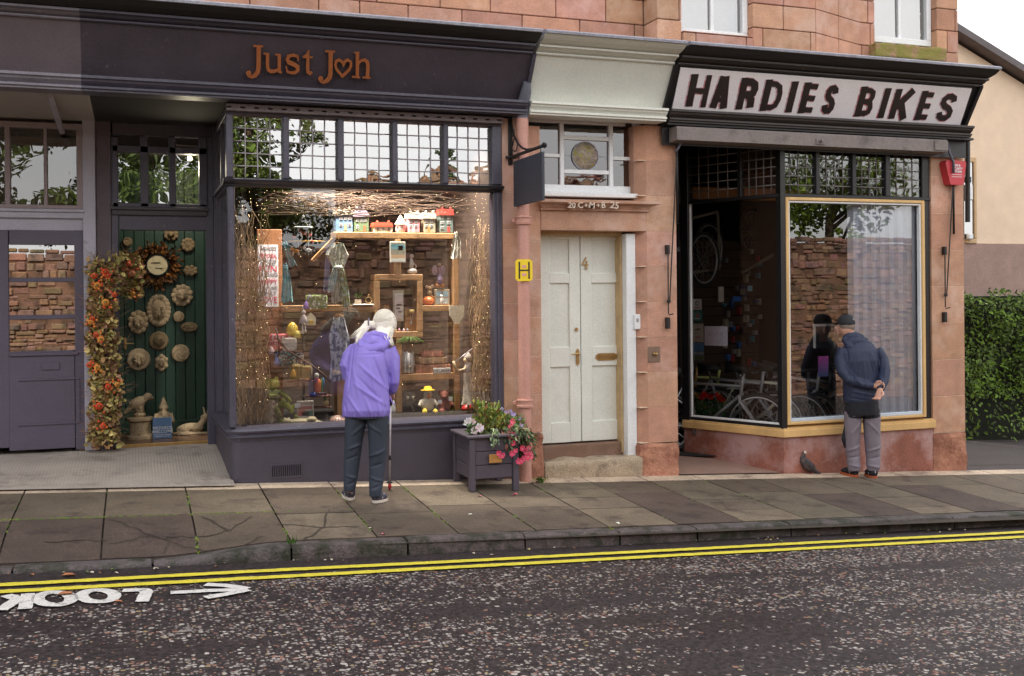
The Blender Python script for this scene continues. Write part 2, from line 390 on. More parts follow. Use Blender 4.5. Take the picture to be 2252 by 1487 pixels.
# pavement slabs
def mat_slab():
    m=mat('paving_slab',S(98,89,78),.75,.22,3.5,.6,260,dirt=S(70,60,54),ds=3.2,dth=.58); N,L=nt(m); b=[n for n in N if n.type=='BSDF_PRINCIPLED'][0]
    g=N.new('ShaderNodeNewGeometry'); v=N.new('ShaderNodeTexVoronoi'); v.inputs['Scale'].default_value=150; L.new(g.outputs['Position'],v.inputs['Vector'])
    s=N.new('ShaderNodeSeparateColor'); L.new(v.outputs['Color'],s.inputs[0]); r=N.new('ShaderNodeMapRange'); L.new(s.outputs[0],r.inputs[0]); r.inputs[3].default_value=.72; r.inputs[4].default_value=1.38
    mu=N.new('ShaderNodeVectorMath'); mu.operation='SCALE'; src=b.inputs['Base Color'].links[0].from_socket; L.new(src,mu.inputs[0]); L.new(r.outputs[0],mu.inputs['Scale']); L.new(mu.outputs[0],b.inputs['Base Color'])
    return m
SLAB=mat_slab(); KERB=mat('kerb_stone',S(84,77,77),.75,.25,9,1.0,45,dirt=S(44,46,34),ds=5,dth=.52)
MOSS=mat('moss',S(92,108,48),.95,.4,40,1,120)
mb=MB(); grid(mb,lin(-14,30,45),lin(7.1,9.6,6),lambda x,y:G(x,y)-.02,(.34,.31,.28)); 
def slab(x0,x1,y0,y1,t,top=0,sk=0):
    g=.006; a=U(-.0015,.0015); nx=max(2,int((x1-x0)/.15)+1); ny=max(2,int((y1-y0)/.15)+1)
    ys0=[y0+(YK((x0+x1)/2)-YK(x)) *0 for x in (x0,)]
    f=lambda x,y:G(x,y)+top+a
    X=lin(x0+g,x1-g,nx);Y=lin(y0+g,y1-g,ny)
    vs=[(x,y,f(x,y)) for y in Y for x in X]; mb.add(vs,[(j*nx+i,j*nx+i+1,(j+1)*nx+i+1,(j+1)*nx+i) for j in range(ny-1) for i in range(nx-1)],t)
    # edges
    per=[(x,Y[0]) for x in X]+[(X[-1],y) for y in Y[1:]]+[(x,Y[-1]) for x in X[::-1][1:]]+[(X[0],y) for y in Y[::-1][1:]]
    vs=[];
    for p in per: vs.append((p[0],p[1],f(*p))); vs.append((p[0],p[1],f(*p)-.02))
    m_=len(per); mb.add(vs,[(2*i,2*i+1,2*((i+1)%m_)+1,2*((i+1)%m_)) for i in range(m_)],tuple(c*.6 for c in t))
TN=[(1.0,.95,.88),(.80,.73,.68),(1.32,1.27,1.15),(.62,.52,.54),(.95,.95,.85),(1.12,1.08,.98)]
seq={-1:(0,3),0:(0,3),1:(0,3),2:(5,1),3:(1,2),4:(1,1),5:(2,1),6:(0,1),7:(4,0),8:(1,3),9:(4,0),10:(1,4),11:(0,3),12:(4,0),13:(0,3),14:(4,5),15:(0,3),16:(5,4),17:(1,3)}
cross={-1:8.0,0:8.05,1:8.08,2:8.1,3:8.0,4:7.95,5:8.15,6:8.0,7:8.3,8:8.45,9:8.1,10:8.35,11:8.2,12:8.0}
k=-22
while k<45:
    x0=-.2+.6*(k-1); x1=x0+.6
    if k in seq: a,b=seq[k]
    else: a,b=random.choice((0,1,4,5)),random.choice((0,3,1,4))
    cy=cross.get(k,U(7.9,8.5)); yb=YK((x0+x1)/2)+.13
    # pale strip against the buildings
    t=(4.4,4.3,4.2)
    slab(x0,x1,8.95,9.19 if (x1>.8 or x1<-20) else 9.0+.12,t)
    slab(x0,x1,cy,8.95,TN[a]); 
    if k in (7,9,12): slab(x0,x1,cy-.42,cy,TN[b]); slab(x0,x1,yb,cy-.42,TN[(b+2)%6])
    else: slab(x0,x1,yb,cy,TN[b])
    k+=1
# cracked slabs: dark hairlines with a little depth of their own
CR=[[(243,1142),(330,1177),(445,1210)],[(330,1177),(290,1187),(240,1195)],[(372,1190),(358,1218)],[(443,1135),(505,1166),(555,1136)],[(505,1166),(470,1178),(365,1182)],[(575,1180),(540,1198)],[(610,1152),(712,1160),(790,1158)],[(712,1160),(724,1118)],[(712,1160),(668,1188)],[(102,1194),(180,1188),(236,1190)]]
for c in CR:
    pts=[PG(*q) for q in c]; fine=[]
    for i in range(len(pts)-1):
        for s_ in range(6):
            q=pts[i].lerp(pts[i+1],s_/6); q=q+Vector((U(-.012,.012),U(-.02,.02),0)); fine.append(q)
    fine.append(pts[-1])
    w_=[U(.006,.026) for _ in fine]; vs=[]
    for i,q in enumerate(fine):
        d=(fine[min(i+1,len(fine)-1)]-fine[max(0,i-1)]); d.z=0; d.normalize(); nn=Vector((-d.y,d.x,0))
        for s_ in(-1,1): r_=q+nn*w_[i]*.5*s_; vs.append((r_.x,r_.y,G(r_.x,r_.y)+.003))
    mb.add(vs,[(2*i,2*i+2,2*i+3,2*i+1) for i in range(len(fine)-1)],(.4,.36,.33))
struct(mb.build('pavement',SLAB))
mb=MB()
for i in range(600):
    k=random.choice([0,1,1,1,2,2,3,3,4,4,5,6,8,9]); x=-.2+.6*(k-1)+random.choice((0,.6))+U(-.012,.012); y=U(7.2,9.0)
    if noise.noise(Vector((x*3,y*2.5,1)))<.05: continue
    mb.ell((x,y,G(x,y)-.004),(U(.006,.014),U(.008,.02),U(.004,.009)),6,4,t=(U(.7,1.5),U(.8,1.4),.8))
for i in range(260):
    x=U(-.9,.4) if i<160 else U(.4,1.6); y=8.07+U(-.012,.012) + (.02 if x>.4 else 0)
    mb.ell((x,y,G(x,y)-.004),(U(.008,.02),U(.005,.012),U(.004,.009)),6,4,t=(U(.7,1.5),U(.8,1.4),.8))
tag(mb.build('moss',MOSS,smooth=True),'green moss growing in the joints of the paving slabs','moss',kind='stuff')
# kerb
mb=MB(); x=-14.2; L_=[.95,.8,.9,1.0]
edges=[-14.2]
while edges[-1]<-1.2: edges.append(edges[-1]+.9)
kx=[PG(336,1239).x,PG(641,1199).x,PG(898,1189).x,PG(1155,1177).x,PG(1360,1166).x,PG(1531,1159).x,PG(1736,1150).x,PG(2098,1136).x]
edges=[e for e in edges if e<kx[0]-.5]+kx
while edges[-1]<30: edges.append(edges[-1]+.9)
for a,b in zip(edges,edges[1:]):
    n=9; X=lin(a+.007,b-.007,n); dz=U(-.004,.004); t=random.choice([(1,1,1),(1.12,1.05,1.05),(.9,.88,.86)]); vs=[]
    for i,x in enumerate(X):
        yk=YK(x); kz=G(x,yk)+dz; rz=RD(x,yk)-.05; e_=.012 if i in(0,n-1) else 0
        w_=.006*noise.noise(Vector((x*6,0,0)))
        for (yy,zz) in ((yk+.13,kz-e_*.3),(yk+.03,kz-e_*.4+.001),(yk+.008,kz-.007-e_*.6+w_),(yk+w_,kz-.024-e_*.5),(yk-.004+w_*1.5,kz-.06),(yk-.008,rz)):
            vs.append((x,yy,zz))
    mb.add(vs,[(i*6+j,i*6+j+1,(i+1)*6+j+1,(i+1)*6+j) for i in range(n-1) for j in range(5)],t)
    mb.add(vs[:6]+[(X[0],YK(X[0])+.13,-1.5)],[(0,1,2,3,4,5,6)],t); mb.add(vs[-6:]+[(X[-1],YK(X[-1])+.13,-1.5)],[(6,5,4,3,2,1,0)],t)
struct(mb.build('kerb',KERB,smooth=2))
# entrance ramp of ribbed concrete in the recess of the gift shop
def mat_ribs():
    m=mat('ribbed_concrete',S(172,162,152),.85,.18,2.5,.3,120,dirt=S(136,126,118),ds=2,dth=.58); N,L=nt(m); b=[n for n in N if n.type=='BSDF_PRINCIPLED'][0]
    g=N.new('ShaderNodeNewGeometry'); w=N.new('ShaderNodeTexWave'); w.bands_direction='X'; w.inputs['Scale'].default_value=12; w.inputs['Distortion'].default_value=.4; L.new(g.outputs['Position'],w.inputs['Vector'])
    old=[n for n in N if n.type=='BUMP'][0]; bp=N.new('ShaderNodeBump'); bp.inputs['Strength'].default_value=.3; bp.inputs['Distance'].default_value=.004; L.new(w.outputs[0],bp.inputs['Height']); L.new(old.outputs[0],bp.inputs['Normal']); L.new(bp.outputs[0],b.inputs['Normal']); return m
RIB=mat_ribs(); YD=10.6; ZF=PZ(462,972,YD)
def RP(x,y):
    s_=sm(9.02,10.6,y); return G(x,9.1)*(1-s_)+(ZF-.03)*s_+.012*(1 if y<9.3 else 1)
mb=MB(); grid(mb,lin(-9,.80,40),[9.03,9.08,9.3,9.6,9.9,10.2,10.5,10.9],RP)
struct(mb.build('entrance_ramp',RIB,smooth=True),'pale ribbed concrete ramp rising to the gift shop doorway')
# road markings
YEL=mat('yellow_road_paint',S(212,198,58),.7,.12,14,.6,120,dirt=S(96,88,50),ds=34,dth=.64)
WHT=mat('white_road_paint',S(208,206,202),.7,.14,14,.6,120,dirt=S(80,76,74),ds=30,dth=.62)
for k,(off,lab) in enumerate(((.29,'yellow painted no-parking line nearest the kerb'),(.455,'yellow painted no-parking line farther from the kerb'))):
    mb=MB(); xs=lin(-14,30,1400); vs=[]
    for x in xs:
        yk=YK(x)-off+.012*noise.noise(Vector((x*.7,k*9,0)))
        for s_ in(-1,1):
            yy=yk+s_*(.038+.010*noise.noise(Vector((x*14,k*5+s_*3,0)))+.004*noise.noise(Vector((x*60,s_*3,2)))); vs.append((x,yy,RD(x,yy)+.009))
    mb.add(vs,[(2*i,2*i+2,2*i+3,2*i+1) for i in range(len(xs)-1)])
    o=mb.build('yellow_line',YEL); struct(o,lab,'road marking'); o['group']='double yellow lines along the kerb'
def road_poly(name,strokes,w,label,closed=False):
    mb=MB(); e=0
    for st in strokes:
        pts=[PG(*q,f=RD) for q in st]; fine=[]
        n=len(pts); rng=range(n if closed else n-1)
        for i in rng:
            for s_ in range(8): fine.append(pts[i].lerp(pts[(i+1)%n],s_/8))
        if not closed: fine.append(pts[-1])
        m_=len(fine); vs=[]
        for i,q in enumerate(fine):
            a,b=(fine[i-1],fine[(i+1)%m_]) if closed else (fine[max(i-1,0)],fine[min(i+1,m_-1)])
            d=(b-a); d.z=0; d.normalize(); nn=Vector((-d.y,d.x,0))
            for s_ in(-1,1):
                r_=q+nn*s_*(w*.5+.006*noise.noise(q*25+Vector((s_,0,0)))); vs.append((r_.x,r_.y,RD(r_.x,r_.y)+.009+e))
        mb.add(vs,[(2*i,2*((i+1)%m_),2*((i+1)%m_)+1,2*i+1) for i in range(m_ if closed else m_-1)]); e+=.0015
    o=mb.build(name,WHT); struct(o,label,'road marking'); return o
def ring_px(cx,cy,rx,ry,n=20): return [(cx+rx*math.cos(2*math.pi*i/n),cy+ry*math.sin(2*math.pi*i/n)) for i in range(n)]
road_poly('painted_arrow',[[(375,1306),(470,1301),(545,1299)],[(452,1288),(500,1291),(545,1298)],[(452,1318),(500,1310),(545,1300)]],.07,'white arrow painted on the road pointing right')
road_poly('painted_letter',[[(270,1301),(318,1300),(322,1306),(312,1326)]],.072,'white upside-down letter L painted on the road next to the arrow')
road_poly('painted_letter',[ring_px(216,1313,37,13)],.072,'white letter O painted on the road between another O and the L',True)
road_poly('painted_letter',[ring_px(120,1319,37,14)],.072,'white letter O painted on the road farthest from the arrow, beside the K',True)
road_poly('painted_letter',[[(62,1308),(55,1342)],[(56,1326),(14,1312)],[(38,1322),(2,1346)]],.072,'white upside-down letter K painted on the road at the far left')
# ================= facade =================
W=9.2
def rough(mb,x0,x1,y0,y1,z0,z1,amp=.012,t=None,n=9,rd=.02,ns=4):
    "worn stone block: 5-6 subdivided faces with rounded arrises and noise"
    cx,cy,cz=(x0+x1)/2,(y0+y1)/2,(z0+z1)/2; h=Vector(((x1-x0)/2,(y1-y0)/2,(z1-z0)/2))
    vs=[];fs=[]
    def put(q):
        q=Vector(q); inner=Vector([max(-h[i]+rd,min(h[i]-rd,q[i])) for i in range(3)])
        d=q-inner
        if d.length>1e-6: q=inner+d.normalized()*min(d.length,rd)
        w=Vector((cx,cy,cz))+q; dd=(d.normalized() if d.length>1e-6 else Vector())
        k=amp*(noise.noise(w*ns)+.5*noise.noise(w*ns*2.7))
        return w+dd*k
    for ax in range(3):
        for sg in(-1,1):
            i,j=(ax+1)%3,(ax+2)%3; b=len(vs)
            for a in range(n):
                for c_ in range(n):
                    q=[0,0,0]; q[ax]=sg*h[ax]; q[i]=h[i]*(2*a/(n-1)-1); q[j]=h[j]*(2*c_/(n-1)-1); vs.append(put(q))
            for a in range(n-1):
                for c_ in range(n-1):
                    f=(b+a*n+c_,b+(a+1)*n+c_,b+(a+1)*n+c_+1,b+a*n+c_+1); fs.append(f if sg>0 else f[::-1])
    mb.add(vs,fs,t)
def stt(): 
    k=U(.88,1.1); return (k,k*U(.94,1.03),k*U(.92,1.04))
SB=thing('sandstone_building','two-storey red sandstone building with carved doorway between two shopfronts','building',(4.2,9.2,G0(4.2,9.2)))
zc=E+1.62   # underside of the long cornice
def pier(x0,x1,yf,yb,ztop,name='pier',chf=0,low=.75,joint=.345,z00=None):
    mb=MB(); mb2=mb; z=ztop; zb=G0((x0+x1)/2,9.2)-.06; 
    while z>zb+.02:
        z1=max(z-joint,zb); t=stt()
        if z1-zb<.15: z1=zb
        mb.mi=2 if z<zb+low else 0
        if z< zb+low: rough(mb,x0-.012,x1+.012,yf-.015,yb,z1+.003,z-.003,.022,tuple(c*.95 for c in t),11,.03,5)
        else:
            if chf:  # block with splayed inner arris
                mb.prism([(x0+ (0 if chf>0 else 0),yb),(x0,yf+(chf if chf>0 else 0)),(x0+(chf if chf>0 else 0),yf),(x1,yf),(x1,yb)],'z',z1+.002,z-.002,t)
            else: mb.box(x0,x1,yf,yb,z1+.002,z-.002,t,.003)
        z=z1
        if z>zb+.02: mb.mi=1; mb2.box(x0+.004,x1-.004,yf+.004,yb-.01,z-.004,z+.004,(1.1,1.1,1.05),0); mb.mi=0
    return mb.build(name,[STONE,mat('mortar',S(206,186,168),.95,.15,20),STONE_D],SB)
PL0,PL1=PX(1106,W,600),PX(1190,W,600); PR0,PR1=PX(1405,W,600),PX(1488,W,600); PE0,PE1=PX(2050,W,700),PX(2121,W,700)
zs=PZ(1290,463,W); zsill=PZ(1290,436,W-.06)
# left pier: two stones wide beside the downpipe
xm=PX(1148,W,600)
pier(PL0,xm-.002,W,W+.6,zc,low=.32); pier(xm+.002,PL1,W+.003,W+.6,zc-.06,low=.62,joint=.36)
pier(PR0,PR1,W,W+.6,zc,chf=.09,low=.66)
pier(PE0,PE1,W,W+.6,zc,low=.62,joint=.40)
# lintel over the door with a moulded shelf, and the return of the lintel curve
mb=MB(); zl=PZ(1290,507,W)
pl=[]; x0,x1=PL1,PR0+.09
mb.prism([(PL1+.002,zl),(x1-.16,zl),(x1-.10,zl+.0),(x1-.05,zl-.02),(x1-.09,zl-.06),(x1-.004,zl-.10),(x1-.004,zs+.1),(PL1+.002,zs+.1)][:1]+[(x1-.16,zl),(x1-.11,zl-.012),(x1-.094,zl-.05),(x1-.094,zs+.1),(PL1+.002,zs+.1)],'y',W+.001,W+.5)
mb=MB(); mb.box(PL1+.002,PR0+.088,W+.0006,W+.5,zl,zs+.1,(1,1,1),.004); o=mb.build('lintel',STONE,SB)
mb=MB(); sx0,sx1=PX(1170,W-.05,440),PX(1450,W-.05,450)
z0,z1=PZ(1300,463,W-.02),PZ(1300,440,W-.08)
prof=[(W-.002,z0),(W-.03,z0),(W-.035,z0+.015),(W-.02,z0+.02),(W-.04,z0+.05),(W-.075,z1-.035),(W-.10,z1-.025),(W-.10,z1),(W-.002,z1+.012)]
# mitred ends: loft narrower at the bottom
vs=[];n=len(prof)
for sgn,xx in((1,sx0),(-1,sx1)):
    for (y,z) in prof: vs.append((xx+sgn*(.13-(W-y)*1.25),y,z))
mb.add(vs,[tuple(range(n)),tuple(range(n,2*n))[::-1]]+[((i+1)%n,i,n+i,n+(i+1)%n) for i in range(n)])
mb.build('moulded_sill',STONE,SB)
# the chalk writing on the moulding
CH=mat('chalk',S(214,196,180),.95,.2,80)
def text(s,size,mat_,parent,loc,rotz=0,ext=.002,off=0,shear=0,rx=90,align='CENTER',name='lettering',sx=1,M=None):
    cu=bpy.data.curves.new('t','FONT'); cu.body=s; cu.size=size; cu.extrude=ext; cu.offset=off; cu.shear=shear; cu.align_x=align; cu.align_y='CENTER'; cu.resolution_u=3
    o=bpy.data.objects.new('t',cu); C.objects.link(o); bpy.context.view_layer.update()
    me=bpy.data.meshes.new_from_object(o.evaluated_get(bpy.context.evaluated_depsgraph_get())); bpy.data.objects.remove(o)
    if M is None: M=Matrix.Translation(Vector(loc))@Matrix.Rotation(rotz,4,'Z')@Matrix.Rotation(math.radians(rx),4,'X')@Matrix.Diagonal((sx,1,1,1))
    mb=MB(); mb.add([M@v.co for v in me.vertices],[tuple(p.vertices) for p in me.polygons]); bpy.data.meshes.remove(me)
    return mb.build(name,mat_,parent) if parent is not None else mb
tz=(z0+z1)/2; tx=PX(1305,W-.08,450)
for i,(ch,xx,r,s) in enumerate((('20',1256,-4,.06),('C',1275,6,.062),('+',1287,0,.05),('M',1300,-8,.066),('+',1314,0,.05),('B',1325,5,.06),('25',1350,-6,.072))):
    M=Matrix.Translation((PX(xx,W-.08,450),W-.082,PZ(xx,452,W-.08)))@Matrix.Rotation(math.radians(90),4,'X')@Matrix.Rotation(math.radians(r),4,'Z')
    text(ch,s*1.25,CH,SB,None,M=M,ext=.02,name='chalk_mark',off=.0012)
# doorway: frame, leaves, step
YDR=9.46
def px_rect(x0,x1,y0,y1,Y): ym=(y0+y1)/2; xm_=(x0+x1)/2; return PX(x0,Y,ym),PX(x1,Y,ym),PZ(xm_,y1,Y),PZ(xm_,y0,Y)
dx0,dx1,dz0,dz1=px_rect(1186,1381,513,970,YDR); dxm=PX(1277,YDR,700)
mb=MB(); mb.box(PR0-.10,PR0+.0,W+.07,YDR+.1,G0(5,9.2)+.12,zl-.02,c=.004); mb.build('door_frame',WHITE,SB)
mb=MB(); mb.box(PR0-.122,PR0-.101,W+.16,YDR+.1,dz0-.12,zl-.035,c=.003); mb.box(dx0-.05,PR0-.10,W+.16,YDR+.1,dz1+.012,zl-.035,c=.003); mb.build('door_trim',mat('ochre_trim',S(186,160,118),.6,.2,9),SB)
mb=MB(); mb.box(dx0-.2,PR0-.10,YDR+.03,YDR+.2,zl-.034,zl+.1); mb.build('door_frame_head',CREAM,SB)
def leaf_door(x0,x1,name):
    mb=MB(); st=.115; zt=dz1; zb=dz0
    mb.box(x0,x1,YDR+.02,YDR+.05,zb,zt,(.97,.97,.97))
    rails=[zb,zb+.24]; H=zt-zb
    def fz(py): return PZ(1290,py,YDR)
    for (a,b) in ((970,926),(805,762),(622,600),(527,513)):
        mb.box(x0+st-.001,x1-st+.001,YDR,YDR+.025,fz(a),fz(b),c=.004)
    mb.box(x0,x0+st,YDR-.0005,YDR+.025,zb,zt,c=.004); mb.box(x1-st,x1,YDR-.0005,YDR+.025,zb,zt,c=.004)
    return mb.build(name,CREAM,SB)
dl=leaf_door(dx0,dxm-.004,'door_leaf'); dr=leaf_door(dxm+.004,dx1,'door_leaf')
def bp(x,y,Y=YDR): return P(x,y,Y)
p=bp(1270,785); mb=MB(); mb.prism([(p.x-.018,p.z-.06),(p.x,p.z-.085),(p.x+.018,p.z-.06),(p.x+.018,p.z+.06),(p.x,p.z+.085),(p.x-.018,p.z+.06)],'y',YDR-.009,YDR-.001)
mb.tube([(p.x,YDR-.005,p.z+.03),(p.x,YDR-.05,p.z+.03),(p.x-.03,YDR-.055,p.z+.035),(p.x-.075,YDR-.055,p.z+.03),(p.x-.085,YDR-.05,p.z+.038)],[.011,.009,.008,.007,.006],8)
mb.build('handle',BRASS,dl,smooth=2)
p=bp(1267,724); mb=MB(); mb.lathe([(.018,-.012),(.018,-.006),(.012,-.001)][::-1],(p.x,YDR,p.z),14,ax='y'); mb.build('lock',BRASS,dl,smooth=2)
p=bp(1333,784); mb=MB(); a,b=.115,.036
mb.prism([(p.x-a,p.z-b*.4),(p.x-a+.03,p.z-b),(p.x+a-.03,p.z-b),(p.x+a,p.z-b*.4),(p.x+a,p.z+b*.4),(p.x+a-.03,p.z+b),(p.x-a+.03,p.z+b),(p.x-a,p.z+b*.4)],'y',YDR-.008,YDR-.001)
mb.box(p.x-.088,p.x+.088,YDR-.016,YDR-.008,p.z-.019,p.z+.019,(.75,.75,.75),.006); mb.build('letter_plate',BRASS,dr,smooth=2)
p=bp(1286,578); mb=MB(); th=.012
mb.ribbon([(p.x+.012,p.z+.055),(p.x-.03,p.z-.015),(p.x+.034,p.z-.02)],.012,YDR-.002,.012); mb.ribbon([(p.x+.018,p.z+.02),(p.x+.006,p.z-.06),(p.x+.022,p.z-.055)],.013,YDR-.003,.013); mb.build('number_four',BRASS,dr)
mb=MB(); rough(mb,PL1-.03,PR0-.02,W+.18,YDR+.3,dz0-.20,dz0-.015,.004,(.42,.44,.44),12,.012); mb.build('threshold',STONE,SB)
mb=MB(); s0,s1=PX(1197,W-.02,1020),PX(1417,W-.02,1020); rough(mb,s0+.01,s1,W-.02,YDR-.02,G0(4.4,9.2)-.1,PZ(1300,1010,W),.02,(1,1,1),16,.03,5)
o=mb.build('doorstep',mat('worn_step_stone',S(168,152,130),.9,.2,6,.9,60,dirt=S(112,98,84),ds=4,dth=.6),SB,smooth=2)
# window above the door
YW=9.40
mb=MB(); FR=lambda a,b,c_,d,Y0=YW-.03,Y1=YW+.04: mb.pb(a,b,c_,d,Y0,Y1,c=.005)
x=[PX(v,YW,345) for v in (1180,1229,1238,1337,1346,1385,1400)]
zt,zb=PZ(1290,268,YW),PZ(1290,432,YW); zz=lambda v:PZ(1290,v,YW)
mb.box(x[5],x[6]-.0,W+.10,YW+.04,zb,zz(262),c=.006)
mb.box(x[0]-.25,x[5],YW-.03,YW+.04,zz(430),zz(408),c=.006); mb.box(x[0]-.25,x[5]+.02,W+.06,YW-.03,zz(436),zz(426),c=.006)
mb.box(x[0]-.25,x[5],YW-.03,YW+.04,zz(274),zz(262),c=.006)
for a in((1,2),(3,4)): mb.box(x[a[0]],x[a[1]],YW-.032,YW+.03,zz(410),zz(272),c=.005)
mb.box(x[0]-.25,x[1],YW-.025,YW+.03,zz(349),zz(341),c=.004); mb.box(x[4],x[5],YW-.025,YW+.03,zz(350),zz(342),c=.004)
mb.box(x[2],x[3],YW-.025,YW+.03,zz(309),zz(300),c=.004); mb.box(x[2],x[3],YW-.025,YW+.03,zz(383),zz(374),c=.004)
fan=mb.build('fanlight_window',WHITE,SB)
mb=MB()
def tiltpane(mb,x0,x1,z0_,z1_,Y,amt=.004,t=None):
    a,b=U(-amt,amt),U(-amt,amt)
    mb.add([(x0,Y-a*(x1-x0)/2*1-b*(z1_-z0_)/2,z0_),(x1,Y+a*(x1-x0)/2-b*(z1_-z0_)/2,z0_),(x1,Y+a*(x1-x0)/2+b*(z1_-z0_)/2,z1_),(x0,Y-a*(x1-x0)/2+b*(z1_-z0_)/2,z1_)],[(0,1,2,3)],t)
for (a,b,c_,d) in((x[0]-.25,x[1],zz(408),zz(349)),(x[0]-.25,x[1],zz(341),zz(274)),(x[2],x[3],zz(300),zz(274)),(x[2],x[3],zz(374),zz(309)),(x[2],x[3],zz(408),zz(383)),(x[4],x[5],zz(342),zz(274)),(x[4],x[5],zz(408),zz(350))):
    tiltpane(mb,a,b,c_,d,YW,.012)
mb.build('pane',glass('obscured_glass',.10,(.75,.6,.6),.03,8),fan)
p=P(1286,343,YW); mb=MB(); mb.lathe([(.135,-.004),(.13,-.012),(.002,-.014)],(p.x,YW,p.z),32,ax='y'); o=mb.build('ship_roundel',mat('roundel_glass',S(150,138,128),.25,.5,16,1,40,dirt=S(150,142,70),ds=13,dth=.53),fan,smooth=True)
mb=MB(); mb.box(x[2],x[3],YW-.006,YW-.003,p.z-.003,p.z+.003); mb.lathe([(.142,-.008),(.142,-.016),(.133,-.016),(.133,-.008)],(p.x,YW,p.z),36,ax='y'); mb.build('lead_line',LEAD,fan)
# dark hall behind door window
mb=MB(); mb.box(PL0,PR0,YW+.3,YW+.34,0,zc,(.55,.4,.38)); mb.build('hall_partition',mat('hall_wall',S(150,122,118),.8),SB)
# intercom, bell plate on stones
# ---- fascia and cornice along the block
def cornice(x0,x1,m1,m2,m3,parent,panelmat,names=('lower_cornice','upper_cornice','fascia_panel','cove'),ends=False,panel=True):
    e=0
    mb=MB(); mb.prism([(9.19,E+1.628),(8.985,E+1.628),(8.985,E+1.642),(8.965,E+1.648),(8.965,E+1.664),(8.99,E+1.672),(8.955,E+1.70),(8.95,E+1.716),(8.93,E+1.722),(8.93,E+1.744),(9.07,E+1.752),(9.19,E+1.752)],'x',x0,x1); mb.build(names[0],m1,parent,smooth=False)
    mb=MB(); mb.prism([(9.19,E+1.753),(9.075,E+1.753),(8.835,E+2.139),(9.19,E+2.139)],'x',x0,x1); mb.build(names[2],panelmat,parent)
    mb=MB(); mb.prism([(9.19,E+2.14),(8.81,E+2.14),(8.80,E+2.148),(8.80,E+2.158),(8.82,E+2.164),(8.78,E+2.176),(8.76,E+2.188),(8.72,E+2.194),(8.72,E+2.212),(8.74,E+2.216),(9.19,E+2.216)],'x',x0,x1); mb.build(names[1],m1,parent)
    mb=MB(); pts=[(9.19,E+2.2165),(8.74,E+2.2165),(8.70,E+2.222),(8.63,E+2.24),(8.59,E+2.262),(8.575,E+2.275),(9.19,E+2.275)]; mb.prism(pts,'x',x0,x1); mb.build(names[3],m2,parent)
    mb=MB(); mb.prism([(9.19,E+2.2755),(8.55,E+2.2755),(8.545,E+2.295),(8.57,E+2.31),(9.1,E+2.40),(9.19,E+2.40)],'x',x0,x1); mb.build('lead_flashing',LEAD,parent)
XJ0=PX(178,8.95,140); XJ1=PX(1156,9.0,200); XC1=PX(1470,9.0,200); XE=PX(2128,9.0,260)+.03
cornice(XJ1+.035,XC1-.035,CREAM,CREAM,CREAM,SB,CREAM)
# upper storey
mb=MB(); ZT=7.4
def wallrow(mb,x0,x1,y,z0_,z1_,h=.24,dep=.3,tn=None):
    z=z0_
    r=0
    while z<z1_-.01:
        x_=x0+(-U(.1,.5)); zz_=min(z+h,z1_)
        while x_<x1:
            nx=min(x_+U(.35,.7),x1); a=max(x_,x0)
            if nx-a>.02:
                k=U(.78,1.1); mb.box(a+.004,nx-.004,y,y+dep,z+.004,zz_-.004,(k,k*U(.88,1),k*U(.86,1)),.006)
            x_=nx
        z=zz_; r+=1
zu=E+2.36
b0,b1,b2=PX(1445,8.95,80),PX(1795,8.95,90),PX(1892,9.25,100)
wallrow(mb,-13,b0,9.22,zu,zu+1.3)
wallrow(mb,b0,PX(1500,8.95,80),8.95,zu,zu+1.3); wallrow(mb,PX(1655,8.95,80),b1,8.95,zu,zu+1.3); wallrow(mb,PX(1500,8.95,80),PX(1655,8.95,80),8.93,zu,PZ(1560,72,8.95),h=.13)
wallrow(mb,b2-.02,PX(1925,9.25,100),9.25,zu,zu+1.3); wallrow(mb,PX(2060,9.25,90),PE1,9.25,zu,zu+1.3)
o=mb.build('upper_wall',STONE,SB)
# canted side of the bay
mb=MB(); d=Vector((b2-b1,.3,0)); M=Matrix.Translation((b1,8.95,0))@Matrix.Rotation(math.atan2(.3,b2-b1),4,'Z'); L_=d.length
z=zu
while z<zu+1.25:
    k=U(.85,1.05); mb.box(0.0,L_*.5-.003,0,.2,z+.003,z+.24-.003,(k,k*.95,k*.93),.004,M=M); k=U(.85,1.05); mb.box(L_*.5+.003,L_,0,.2,z+.003,z+.24-.003,(k,k*.95,k*.93),.004,M=M); z+=.24
mb.build('bay_splay',STONE,SB)
mb=MB(); mb.box(-13.9,b0,9.5,10.0,zu-.1,ZT); mb.box(b0,PE1,9.6,10.0,zu-.1,ZT); mb.box(-13.9,PE1,9.22,10,zu+1.3,ZT); mb.box(PE1-.25,PE1,9.81,16,-1.5,ZT); mb.box(-13.9,-13.6,9.3,16,-1,ZT); mb.box(-13.9,PE1,15.8,16,-1.5,ZT); mb.build('main_wall',STONE,SB)  # unseen upper, end and back walls, made this tall to block the sun
mb=MB(); mb.prism([(9.1,ZT),(12.5,ZT+2.2),(16.1,ZT),(12.5,ZT-.05)],'x',-14,PE1+.1); mb.build('roof',mat('slate_roof',S(74,76,86),.6,.2,8),SB)  # unseen roof, added with those walls to keep sun off street and shops
mb=MB(); mb.box(-13.6,PE1-.25,9.3,15.8,zu-.06,zu-.02,(.4,.4,.4)); mb.build('upper_floor',DARK,SB)
